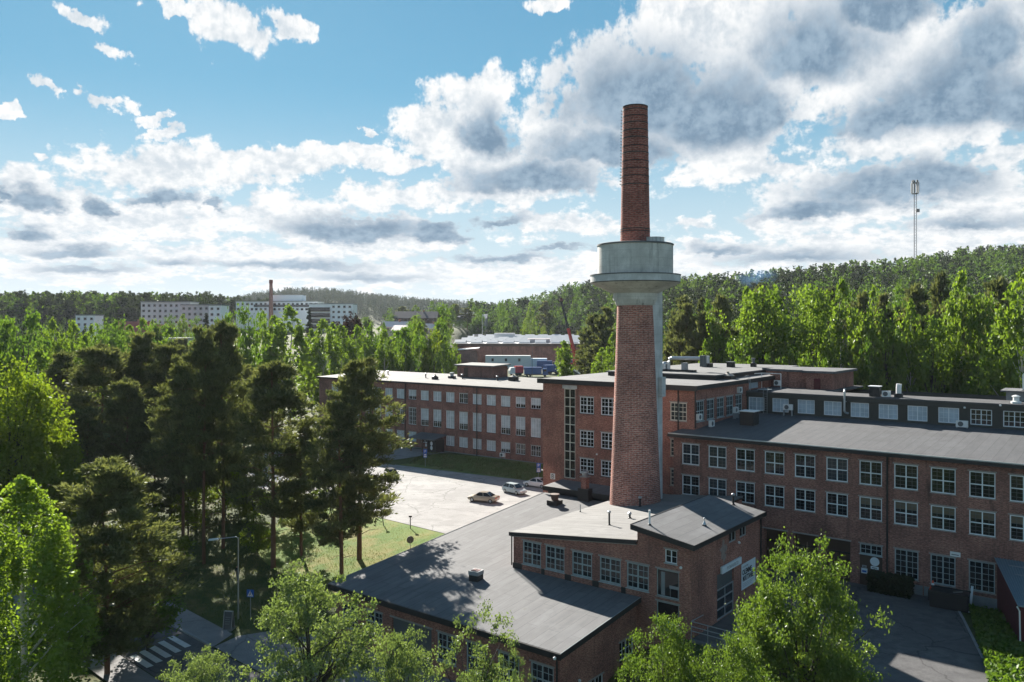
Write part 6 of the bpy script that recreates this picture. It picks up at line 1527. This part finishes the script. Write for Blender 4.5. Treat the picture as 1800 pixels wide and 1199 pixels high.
M['tile_dark'] = pmat('dark_roof_tiles', (.09, .08, .085), .8, var=.2); M['roof_white'] = pmat('white_sheet_roof', (.56, .56, .575), .6, var=.3, scale=.25); M['tile_pale'] = pmat('sun_sheen_roof', (.74, .60, .58), .7, var=.2)  # pale pink roof colour includes the sheen of glancing sun
def block(label, x0, x1, y, ztop, d, wall_m, rows=0, cols=0, rot=0, wz=1.4, ww=1.4, fh=3.0, skip=None):
    xc = (x0 + x1) / 2; zg = gxy(xc, y) - 3; w = x1 - x0; h = ztop - zg
    o = T2('apartment_block', label, 'building', xc, y, zg, rot)
    MB().box(-w / 2, w / 2, 0, d, 0, h).build('wall', wall_m, o)
    MB().box(-w / 2 - .3, w / 2 + .3, -.3, d + .3, h, h + .5).build('roof', 'plinth', o)
    for r in range(rows):
        for c in range(cols):
            if skip and skip(r, c): continue
            pane_at(o, -w / 2 + (c + .5) * w / cols - ww / 2, 0, h - 2.4 - r * fh, ww, wz)
    return o, w, h, d
o, w, h, d = block('long white hospital block with dark balconies right of the far chimney', -128.5, -101, 515, 39.5, 16, 'render_white', 5, 8, 0, 1.5, 1.6, 3.3, lambda r, c: c < 4)
for r in range(4):
    MB().box(-w / 2 + .5, -.5, -.5, .02, h - 3.6 - r * 3.6, h - 2.0 - r * 3.6).build('window_band', 'glass', o)
    MB().box(-w / 2 + .3, -.3, -1.3, -.4, h - 4.6 - r * 3.6, h - 3.7 - r * 3.6).build('balcony', 'iron', o)
o, w, h, d = block('white hospital wing with ribbon windows behind the far chimney', -185, -130, 545, 42, 18, 'render_white', 2, 18, 0, 1.5, 1.6, 3.4)
MB().box(-w / 2 + 12, w / 2 - 2, -.1, .02, h - 3.6, h - 2.0 + .0).build('window_band', 'glass_dim', o)
MB().box(-6, 16, 3, 14, h + .5, h + 4.6).build('roof_plant', 'render_white', o)
block('grey housing block with small windows below the ridge', -175, -160, 430, 36.5, 12, 'render_grey', 5, 5)
block('pale end of the grey housing block right of the dark spruces', -159.5, -153, 428, 36.3, 12, 'render_white', 5, 2)
block('long pale housing block left of the grey one', -203, -176, 445, 38.5, 12, 'render_grey', 4, 9)
block('low pale building half hidden by the pine tops', -136, -121, 300, 20.5, 10, 'render_grey', 2, 6)
block('small pale blue house in front of the left ridge', -228, -218, 425, 31, 9, 'render_white', 3, 3)
def house(label, x, y, w, d, hw, hr, roof, wallm='render_pink', rot=0, zb=None):
    z = gxy(x, y) - 1 if zb is None else zb
    o = T2('gabled_house', label, 'house', x, y, z, rot)
    mb = MB(); mb.box(-w / 2, w / 2, 0, d, 0, hw)
    for xx in (-w / 2, w / 2): mb.face([(xx, 0, hw), (xx, d, hw), (xx, d / 2, hw + hr - .25)])
    mb.build('wall', wallm, o)
    mb = MB(); e = .6
    mb.slab([(-w / 2 - e, -e, hw - .3), (w / 2 + e, -e, hw - .3), (w / 2 + e, d / 2, hw + hr), (-w / 2 - e, d / 2, hw + hr)], .25)
    mb.slab([(-w / 2 - e, d / 2, hw + hr), (w / 2 + e, d / 2, hw + hr), (w / 2 + e, d + e, hw - .3), (-w / 2 - e, d + e, hw - .3)], .25)
    rf = mb.build('roof', roof, o)
    MB().box(w * .15, w * .15 + .9, d / 2 - .5, d / 2 + .5, hw + hr - .6, hw + hr + 1.1).build('chimney', 'brick', rf)
    for k in range(max(2, int(w / 3))): pane_at(o, -w / 2 + (k + .5) * w / max(2, int(w / 3)) - .6, 0, hw - 2.2, 1.2, 1.3)
    return o
house('pale house with red tiled roof below the left ridge', -190, 405, 15, 11, 11.5, 5, 'tile', rot=R(14))
house('second red roofed house close beside the first', -176, 402, 12, 10, 11, 4.5, 'tile', rot=R(-6))
house('house with pale pink roof left of the market hall', -60, 425, 13, 10, 8, 2.6, 'tile_pale', rot=R(20))
house('broad house with pale roof in the middle of the far houses', -55, 412, 12, 11, 8, 2.4, 'tile_pale', rot=R(-10))
house('small house with pale roof beside the green tree left of the market hall', -43, 430, 9, 9, 8, 2.4, 'tile_pale', rot=R(8))
house('long low building with grey roof above the pale house roofs', -60, 505, 26, 16, 7, 4, 'tile_dark', 'wood')
house('pale house with dark roof left of the thin mast', -31, 612, 20, 12, 7, 4, 'tile_dark', 'render_pink', R(5))
house('long house with pale roof behind the dark roofed one', -32, 632, 24, 12, 9.5, 3, 'tile_pale', 'render_pink', R(-3))
house('white gabled house between the trees above the market hall', -28, 665, 9, 10, 14, 5, 'tile_dark', 'render_white', R(80))
house('grey roofed pavilion just left of the chimney', 30, 300, 11, 12, 4, 3.4, 'roof_white', 'dgrey', R(60))
house('white roofed house behind the pines right of the chimney', 66, 360, 12, 10, 9, 4, 'roof_white', 'render_white', R(15))
house('house with red roof among the trees below the hill', 142, 310, 10, 9, 8, 4, 'tile', 'wood', R(10))
# market hall
zg = gxy(5, 430) - 1
o = T2('market_hall', 'wide low hall with dark brick walls and a white humped roof', 'building', 6, 430, zg, R(-3))
hh = 16.3 - zg
MB().box(-37, 37, 0, 120, 0, hh - .6).build('wall', 'brick_wing', o)
MB().box(-37.4, 37.4, -.5, 0, hh - 1.5, hh).build('fascia', 'wood', o)
MB().slab([(-37.4, -.4, hh + .05), (37.4, -.4, hh + .05), (37.4, 120, hh + 2.4), (-37.4, 120, hh + 2.4)], .3).build('roof', 'roof_white', o)
hr = random.Random(2); hump = None
for i in range(8):
    for j in range(7):
        x = -34 + i * 8.6 + (j % 2) * 3; y = 6 + j * 16
        if hump is None:
            mb = MB(); mb.slab([(-3, -4, 0), (3, -4, 0), (3, 0, 1.7), (-3, 0, 1.7)], .2).slab([(-3, 0, 1.7), (3, 0, 1.7), (3, 4, 0), (-3, 4, 0)], .2); mb.cur = 1
            for xx in (-2.98, 2.98): mb.face([(xx, -4, -.2), (xx, 4, -.2), (xx, 0, 1.6)])
            mb.box(-2.6, 2.6, -3.6, -3.2, -.4, .25)
            hump = mb.mesh('skylight', ['roof_white', 'dgrey'])
        q = bpy.data.objects.new('skylight', hump); COL.objects.link(q); q.parent = o; q.location = (x, y, hh + .2 + y * .02)
MB().box(2, 14, 8, 16, hh + .3, hh + 2.4).build('striped_roof_light', 'tile_pale', o)
MB().box(-20, -8, 60, 75, hh, hh + 5).build('roof_plant', 'render_grey', o)
o = T2('storage_shed', 'dark brick shed with pale flat roof in front of the market hall', 'shed', -25, 400, gxy(-25, 400))
MB().box(-6, 8, 0, 20, -1, 7).build('wall', 'brick_wing', o); MB().slab([(-6.5, -.5, 7.2), (8.5, -.5, 8.4), (8.5, 20, 8.4), (-6.5, 20, 7.2)], .3).build('roof', 'roof_white', o)
o = T2('site_cabins', 'long white two storey site cabin with small dark windows before the market hall', 'cabin', -1, 396, gxy(-1, 396), R(-2))
MB().box(-12, 10, 0, 6, -1, 6.2).build('body', 'white', o)
for k in range(3): pane_at(o, -9 + k * 6.5, 0, 3.4, 1.1, 1.4, 'iron')
MB().box(10.1, 18, .4, 5.8, -1, 4.8).build('end_cabin', 'poster', o)
def truck(label, x, y, L, col, cab, rot=0):
    o = T2('truck', label, 'truck', x, y, gxy(x, y), rot, 'trucks behind the roofs')
    MB().box(-L / 2, L / 2 - 2.6, -1.2, 1.2, 1.1, 3.9).build('load_body', col, o)
    mb = MB(); pr = [(L / 2 - 2.3, .7), (L / 2, .7), (L / 2, 2.0), (L / 2 - .5, 3.3), (L / 2 - 2.3, 3.4)]
    mb.face([(a, -1.2, b) for a, b in pr]); mb.face([(a, 1.2, b) for a, b in pr][::-1])
    for (a, b), (c, d) in zip(pr, pr[1:] + pr[:1]): mb.face([(a, -1.2, b), (a, 1.2, b), (c, 1.2, d), (c, -1.2, d)])
    cb_ = mb.build('cab', cab, o); MB().box(L / 2 - 1.9, L / 2 - .6, -1.24, -1.2, 2.1, 3.0).build('cab_window', 'glass', cb_)
    MB().box(-L / 2, L / 2 - .3, -.9, .9, .7, 1.1).build('chassis', 'iron', o)
    for xx in (-L / 2 + 1.2, -L / 2 + 2.5, L / 2 - 1.3):
        wl = MB().lathe(0, 0, [(-1.15, .5), (1.15, .5)], 14).build('wheel', 'rubber', o); wl.rotation_euler = (R(90), 0, 0); wl.location = (xx, 0, .5)
truck('blue tank truck parked behind the left roof edge of the stair block', 9.9, 335, 9.8, 'blue', 'blue')
truck('second blue truck behind the slim poplar', 17.2, 350, 7.5, 'blue', 'blue', R(30))
truck('white cab truck with red load left of the blue tank truck', 1.6, 342, 6, 'red', 'white', R(200))
truck('blue container truck behind the white cabin end', 17, 392, 10, 'blue', 'dgrey')
# mobile crane
o = T2('mobile_crane', 'red mobile crane with long raised boom', 'crane', 33, 410, gxy(33, 410), R(180))
MB().box(-6, 6, -1.4, 1.4, .8, 2.2).build('carrier', 'red', o); MB().box(-2, 2.2, -1.3, 1.3, 2.3, 4.2).build('cabin', 'red', o)
MB().box(2.4, 4.8, -1.2, 1.2, 2.2, 3.6).build('counterweight', 'dgrey', o)
for xx in (-4.8, -3.2, 2.5, 4.2):
    wl = MB().lathe(0, 0, [(-1.45, .75), (1.45, .75)], 14).build('wheel', 'rubber', o); wl.rotation_euler = (R(90), 0, 0); wl.location = (xx, 0, .75)
mb = MB(); mb.tube([(.5, 0, 3), (4.7, 0, 19.5)], 1.0, 4, .8); mb.build('boom', 'red', o)
mb = MB(); mb.tube([(4.7, 0, 19.0), (8.2, 0, 33.5)], .6, 4, .5); mb.build('boom_extension', 'iron', o)
MB().box(7.4, 9.0, -.5, .5, 33, 34.6).build('boom_head', 'darkred', o)
for lab, x, y, h in (('thin dark lamp pole before the market hall', 8.2, 330, 13.5), ('thin white mast left of the market hall roof', -19, 520, 28)):
    o = T2('lamp_pole' if 'lamp' in lab else 'flag_pole', lab, 'pole', x, y, gxy(x, y))
    MB().tube([(0, 0, 0), (0, 0, h)], .12, 6, .07).build('pole', 'dgrey' if 'dark' in lab else 'white', o)
    if 'lamp' in lab: MB().box(-1.0, .1, -.15, .15, h, h + .15).build('lamp_head', 'grey', o)
o = T2('sign_tower', 'narrow white and yellow sign tower at the market hall edge', 'sign', -22, 500, gxy(-22, 500))
MB().box(-.9, .9, -.3, .3, 0, 9).build('post', 'white', o); MB().box(-1.2, 1.2, -.5, .5, 9, 15).build('panel', 'lintel', o)
# far chimney
o = T2('far_chimney', 'slim distant brick chimney before the white hospital', 'chimney', -160, 540, gxy(-160, 540) - 2)
zt = 25 + 83 * 540 / 1430 - (gxy(-160, 540) - 2)
MB().lathe(0, 0, [(0, 1.7), (zt - 2.4, 1.05)], 20).build('shaft', 'brick_chim', o)
MB().lathe(0, 0, [(zt - 2.4, 1.05), (zt - 2.2, 1.25), (zt, 1.25), (zt, .8)], 20).build('head', 'brick_stack', o)
# telecom mast on the hill
xm, ym = 322, 650
o = T2('telecom_mast', 'tall lattice telecom mast with antenna head on the right hill', 'mast', xm, ym, gxy(xm, ym))
zt = 25 + 255 * ym / 1430 - gxy(xm, ym); wq = 1.15
mb = MB()
cr = [(wq * math.cos(a), wq * math.sin(a)) for a in (R(90), R(210), R(330))]
for a, b in cr: mb.tube([(a, b, 0), (a, b, zt - 8)], .2, 5)
k = int((zt - 8) / 2.2)
for i in range(k):
    for j in range(3):
        a, b = cr[j], cr[(j + 1) % 3]; z0 = i * 2.2
        mb.tube([(a[0], a[1], z0), (b[0], b[1], z0 + 2.2)], .07, 4)
mb.build('lattice', 'dgrey', o)
mb = MB()
for zz in (zt - 9.5, zt - 1): mb.lathe(0, 0, [(zz, 2.6), (zz + .3, 2.6)], 16)
mb.build('platform', 'dgrey', o)
for i in range(9):
    a = i * 2 * math.pi / 9; x, y = 2.7 * math.cos(a), 2.7 * math.sin(a)
    MB().box(x - .35, x + .35, y - .2, y + .2, zt - 8.8, zt - 2.0 + (i % 3)).build('antenna', 'grey' if i % 3 else 'dgrey', o)
for i in range(5): a = i * 1.26; MB().box(2 * math.cos(a) - .5, 2 * math.cos(a) + .5, 2 * math.sin(a) - .3, 2 * math.sin(a) + .3, zt - .5, zt + 1.4).build('radio_unit', 'dgrey', o)
MB().lathe(1.6, -1.2, [(zt - 24.3, .2), (zt - 24.2, 1.4), (zt - 21.8, 1.4), (zt - 21.7, .2)], 14).build('drum_antenna', 'dgrey', o)

# thin blue smoke drifting over the wooded hill
xs_, ys_ = 141, 470; zs_ = 25 + 88 * ys_ / 1430
mb = MB(); mb.lathe(0, 0, [(-9, .3), (-7, 4), (-2, 8), (3, 10), (7, 7), (9, .3)], 20, cap=False); so_ = mb.build('smoke', [])
so_.location = (xs_, ys_, zs_); so_.scale = (1.5, .8, .9); tag(so_, 'faint blue smoke drifting above the trees on the right hill', 'smoke', None, 'stuff')
smk = bpy.data.materials.new('blue_smoke'); smk.use_nodes = True; h = NT(smk.node_tree); h.n.clear()
tcs = h.new('ShaderNodeTexCoord').outputs['Object']
fal = h.ss(h.vmath('LENGTH', h.vmath('MULTIPLY', tcs, (.1, .1, .11)), out=1), 1.0, .1)
den = h.math('MULTIPLY', h.math('MULTIPLY', fal, h.ss(h.noise(tcs, .16, 4, .6)[0], .42, .68)), .09)
pv = h.new('ShaderNodeVolumePrincipled'); pv.inputs['Color'].default_value = (.25, .55, 1, 1); h.link(den, pv.inputs['Density'])
h.link(pv.outputs[0], h.new('ShaderNodeOutputMaterial').inputs['Volume']); so_.data.materials.append(smk)

SKY_S = .05
SKY_TINT = (.60, 1.12, 1.16)
EXPO = 1.7
HAZE = 0.00005
# ================================================================ SKY, SUN, HAZE, CAMERA
SUN_AZ, SUN_EL = R(-22), R(26.5)          # azimuth from the view direction (+Y), positive to the right
wd = bpy.data.worlds.new('World'); SC.world = wd; wd.use_nodes = True
nt = NT(wd.node_tree); nt.n.clear()
sky = nt.new('ShaderNodeTexSky', sky_type='NISHITA'); sky.sun_disc = False
sky.sun_elevation = SUN_EL; sky.sun_rotation = SUN_AZ; sky.air_density = 1.0; sky.dust_density = .05; sky.ozone_density = 2.2; sky.altitude = 100
tc = nt.new('ShaderNodeTexCoord').outputs['Generated']
sep = nt.new('ShaderNodeSeparateXYZ'); nt.link(tc, sep.inputs[0]); X_, Y_, Z_ = sep.outputs
az = nt.math('MULTIPLY', nt.math('ARCTAN2', X_, Y_), 180 / math.pi)
el = nt.math('MULTIPLY', nt.math('ARCSINE', Z_), 180 / math.pi)
comb = nt.new('ShaderNodeCombineXYZ'); nt.link(az, comb.inputs[0]); nt.link(el, comb.inputs[1]); P0 = comb.outputs[0]
# noise space: flattened towards the horizon the way a cloud deck seen from below is
lg = nt.math('MULTIPLY', nt.math('LOGARITHM', nt.math('ADD', nt.math('MAXIMUM', el, 0.0), 3.0), math.e), 17.0)
azs = nt.math('MULTIPLY', az, nt.ss(el, 0, 14, .55, 1.0))
cn = nt.new('ShaderNodeCombineXYZ'); nt.link(az, cn.inputs[0]); nt.link(lg, cn.inputs[1]); N0 = cn.outputs[0]
w1 = nt.noise(N0, .16, 5, .6)[1]; w2 = nt.noise(N0, .55, 6, .62)[1]
wob = nt.vmath('ADD', nt.vmath('MULTIPLY', nt.vmath('SUBTRACT', w1, (.5, .5, .5)), (6.5, 3.6, 0)), nt.vmath('MULTIPLY', nt.vmath('SUBTRACT', w2, (.5, .5, .5)), (3.6, 2.6, 0)))
hs = nt.ss(el, 0, 9, .22, 1.0)
wv = nt.new('ShaderNodeVectorMath', operation='SCALE'); nt.link(wob, wv.inputs[0]); nt.link(hs, wv.inputs['Scale'])
P1 = nt.vmath('ADD', P0, wv.outputs[0])
def field(blobs, P, flat=False):
    acc = None
    for a, e, ra, re, k in blobs:
        q = nt.vmath('MULTIPLY', nt.vmath('SUBTRACT', P, (a, e, 0)), (1 / ra, 1 / re, 0))
        if flat:   # flat base, softly fading top
            q = nt.vmath('ADD', nt.vmath('MULTIPLY', q, (1, 1.25, 0)), nt.vmath('MULTIPLY', nt.vmath('ABSOLUTE', q), (0, -.5, 0)))
        l = nt.vmath('LENGTH', q, out=1)
        v = nt.math('MULTIPLY_ADD', l, -k, k)
        acc = v if acc is None else nt.math('SMOOTH_MAX', acc, v, .18)
    return acc
CLOUDS = [(-27.36, 18.44, 1.96, 0.60, 1), (-19.27, 19.38, 2.93, 1.66, 1), (-22.42, 20.13, 1.54, 0.52, 1), (-15.44, 19.32, 1.27, 1.00, 1), (-25.60, 17.27, 1.04, 0.51, 0.8), (-29.53, 14.24, 0.73, 0.52, 0.9), (-26.98, 14.10, 1.27, 0.71, 0.9), (-24.54, 13.42, 1.19, 0.55, 1), (-23.61, 12.40, 1.75, 0.62, 1), (-30.28, 10.10, 0.60, 0.31, 0.8), (-32.07, 12.92, 0.58, 0.44, 0.9), (2.32, 21.40, 1.52, 0.64, 1), (-9.72, 13.45, 0.70, 0.43, 0.8), (-22.08, 10.10, 7.91, 1.93, 1), (-29.53, 7.80, 5.16, 2.09, 1), (-16.74, 10.81, 5.88, 1.46, 1), (-9.92, 11.30, 5.83, 1.11, 1), (-24.44, 6.72, 8.97, 1.53, 1), (-29.22, 5.06, 4.27, 1.57, 1), (-16.37, 7.64, 5.53, 1.38, 0.8), (-11.85, 7.02, 7.68, 1.02, 1), (-10.30, 6.09, 7.76, 1.50, 1), (-18.56, 4.74, 11.52, 0.99, 0.9), (-27.68, 3.19, 6.60, 0.85, 0.9), (-7.96, 3.76, 10.22, 0.95, 0.9), (-3.00, 15.61, 3.60, 2.40, 1), (-5.19, 13.32, 3.58, 2.47, 1), (-2.00, 12.03, 4.00, 2.40, 1), (0.00, 9.72, 6.41, 1.92, 1), (-7.96, 8.86, 5.89, 1.19, 0.7), (7.57, 16.78, 5.12, 3.57, 1), (9.92, 14.48, 10.50, 4.74, 1), (4.40, 12.20, 5.18, 3.20, 1), (14.51, 12.78, 5.63, 3.49, 1), (17.10, 10.78, 3.29, 1.15, 1), (14.88, 20.22, 7.86, 3.49, 1), (21.04, 17.57, 9.77, 4.86, 1), (27.99, 15.37, 7.19, 5.31, 1), (31.90, 17.00, 2.60, 3.74, 1), (26.08, 11.88, 6.14, 2.16, 1), (31.02, 10.19, 2.65, 1.03, 0.9), (23.44, 8.75, 8.09, 2.28, 1), (20.69, 7.09, 5.26, 1.42, 1), (29.83, 7.77, 3.62, 2.09, 1), (29.22, 5.75, 4.88, 1.75, 1), (14.88, 5.41, 5.61, 0.93, 0.8), (21.04, 5.04, 8.38, 1.50, 0.8), (12.99, 6.99, 2.28, 0.70, 0.7), (27.68, 4.78, 6.28, 1.42, 0.8), (0.00, 3.80, 36.06, 1.60, 0.7), (4.00, 6.96, 5.18, 1.04, 0.7)]
DARKS = [(9.14, 14.89, 5.86, 3.32, 1), (13.75, 13.37, 5.29, 3.11, 1), (6.38, 11.78, 5.14, 1.51, 1), (16.74, 13.55, 2.20, 1.92, 1), (1.60, 9.91, 5.20, 1.28, 1), (-10.89, 6.39, 5.22, 1.02, 1), (-5.39, 6.47, 2.78, 0.80, 1), (-30.43, 7.56, 1.61, 0.90, 1), (-26.73, 7.37, 0.77, 0.79, 1), (-32.04, 7.53, 0.81, 0.54, 1), (-23.10, 7.87, 1.56, 0.66, 1), (-20.34, 7.73, 0.85, 0.53, 1), (-30.73, 5.49, 1.48, 0.55, 0.8), (-28.61, 4.56, 2.59, 0.42, 0.8), (-1.80, 12.99, 2.48, 1.76, 1), (19.98, 16.99, 4.60, 2.79, 1), (24.11, 19.57, 3.34, 1.68, 1), (28.61, 13.30, 4.94, 2.95, 1), (25.76, 12.88, 4.23, 1.37, 1), (30.43, 15.98, 2.68, 2.21, 1), (31.90, 12.55, 1.73, 2.04, 1), (24.78, 8.31, 5.95, 1.46, 1), (20.34, 7.29, 3.52, 0.83, 1), (27.68, 8.63, 2.83, 0.99, 1), (-0.80, 7.17, 2.80, 0.56, 0.8), (-1.20, 4.80, 4.41, 0.44, 0.7), (-15.63, 4.04, 5.95, 0.35, 0.7), (-27.68, 3.44, 3.46, 0.32, 0.7), (-9.92, 3.43, 4.28, 0.32, 0.7), (19.27, 4.53, 5.36, 0.53, 0.6), (29.22, 6.10, 3.36, 0.56, 0.6), (14.32, 5.23, 2.26, 0.39, 0.6), (-22.76, 4.17, 2.04, 0.30, 0.6), (3.20, 5.38, 4.79, 0.32, 0.5)]
fc = field(CLOUDS, P1)
fd = field(DARKS, nt.vmath('ADD', P0, nt.vmath('MULTIPLY', wv.outputs[0], (1.0, .8, 0))), True)
n1 = nt.noise(N0, .42, 9, .6)[0]; n2 = nt.noise(N0, 1.5, 6, .58)[0]
dens = nt.math('ADD', fc, nt.math('MULTIPLY_ADD', n1, 2.1, -1.05))
dens = nt.math('ADD', dens, nt.math('MULTIPLY_ADD', n2, .62, -.31))
cov = nt.ss(dens, .0, .34)
cov = nt.math('MAXIMUM', cov, nt.ss(fd, .05, .4))
# elsewhere in the sky, outside the photographed part, a loose deck of the same clouds
back = nt.ss(nt.noise(N0, .10, 8, .6)[0], .50, .64)
behind = nt.ss(Y_, .55, .15)
hi = nt.math('MAXIMUM', behind, nt.ss(el, 27, 40))
cov = nt.math('MAXIMUM', cov, nt.math('MULTIPLY', nt.math('MULTIPLY', back, hi), .42))
dk = nt.ss(nt.math('ADD', nt.math('MULTIPLY_ADD', n1, .8, -.4), nt.math('MULTIPLY_ADD', fd, 1.0, nt.math('MULTIPLY_ADD', n2, .5, -.25))), -.36, .58)
soft = nt.ss(nt.math('MULTIPLY_ADD', n2, .7, n1), .62, 1.08)
K = 1.0 / (SKY_S * 2 ** EXPO)
lit = nt.mix(soft, tuple(c * K for c in (.66, .73, .79)), tuple(c * K for c in (1.1, 1.09, 1.07)))
shade = nt.mix(soft, tuple(c * K for c in (.095, .20, .325)), tuple(c * K for c in (.25, .39, .53)))
cc = nt.mix(nt.math('MULTIPLY', dk, .86), lit, shade)
# towards the horizon everything pales
hz = nt.ss(el, 5.5, .5)
skyc = nt.mix(1.0, sky.outputs[0], SKY_TINT, 'MULTIPLY')
# the camera's shoulder: bright air round the sun rolls off instead of clipping
cl = nt.vmath('DIVIDE', skyc, nt.vmath('ADD', nt.vmath('DIVIDE', skyc, tuple(c * K for c in (.55, 1.0, 1.35))), (1, 1, 1)))
skyc = cl
skyc = nt.mix(nt.ss(el, 17.0, 1.5, 0, .9), skyc, tuple(c * K for c in (.70, .82, .88)))
res = nt.mix(nt.math('MULTIPLY', cov, .97), skyc, cc)
res = nt.mix(nt.math('MULTIPLY', hz, .55), res, tuple(c * K for c in (.80, .84, .86)))
bg = nt.new('ShaderNodeBackground'); nt.link(res, bg.inputs[0]); bg.inputs[1].default_value = SKY_S
wo = nt.new('ShaderNodeOutputWorld'); nt.link(bg.outputs[0], wo.inputs[0])

sl = bpy.data.lights.new('sun', 'SUN'); sl.energy = 5.0; sl.angle = R(.53); sl.color = (1.0, .93, .83)
so = bpy.data.objects.new('sun', sl); COL.objects.link(so)
sd = Vector((math.sin(SUN_AZ) * math.cos(SUN_EL), math.cos(SUN_AZ) * math.cos(SUN_EL), math.sin(SUN_EL)))
so.rotation_euler = sd.to_track_quat('Z', 'Y').to_euler(); so.location = sd * 200 + Vector((0, 80, 0))

if HAZE > 0:
    hb = MB().box(-2600, 2600, -300, 2600, -8, 130).build('haze', [])
    hm = bpy.data.materials.new('haze_air'); hm.use_nodes = True; h = NT(hm.node_tree); h.n.clear()
    pv = h.new('ShaderNodeVolumePrincipled'); pv.inputs['Color'].default_value = (.80, .88, 1, 1); pv.inputs['Density'].default_value = HAZE; pv.inputs['Anisotropy'].default_value = .2
    ho = h.new('ShaderNodeOutputMaterial'); h.link(pv.outputs[0], ho.inputs['Volume'])
    hb.data.materials.clear(); hb.data.materials.append(hm); tag(hb, 'thin summer haze over the distant hills', 'haze', None, 'stuff')
    hm.cycles.homogeneous_volume = True

cam = bpy.data.cameras.new('camera'); co = bpy.data.objects.new('camera', cam); COL.objects.link(co); SC.camera = co
co.location = (0, 0, 25); co.rotation_euler = (R(90), 0, 0)
cam.sensor_width = 36; cam.lens = 1430 / 1800 * 36; cam.shift_y = -24.5 / 1800; cam.clip_end = 20000; cam.clip_start = .5
SC.view_settings.view_transform = 'Standard'; SC.view_settings.look = 'None'; SC.view_settings.exposure = EXPO; SC.view_settings.gamma = 1
SC.render.engine = 'CYCLES'
SC.cycles.max_bounces = 6; SC.cycles.diffuse_bounces = 3; SC.cycles.glossy_bounces = 2; SC.cycles.transmission_bounces = 4; SC.cycles.volume_bounces = 0
SC.cycles.caustics_reflective = False; SC.cycles.caustics_refractive = False; SC.cycles.use_denoising = True
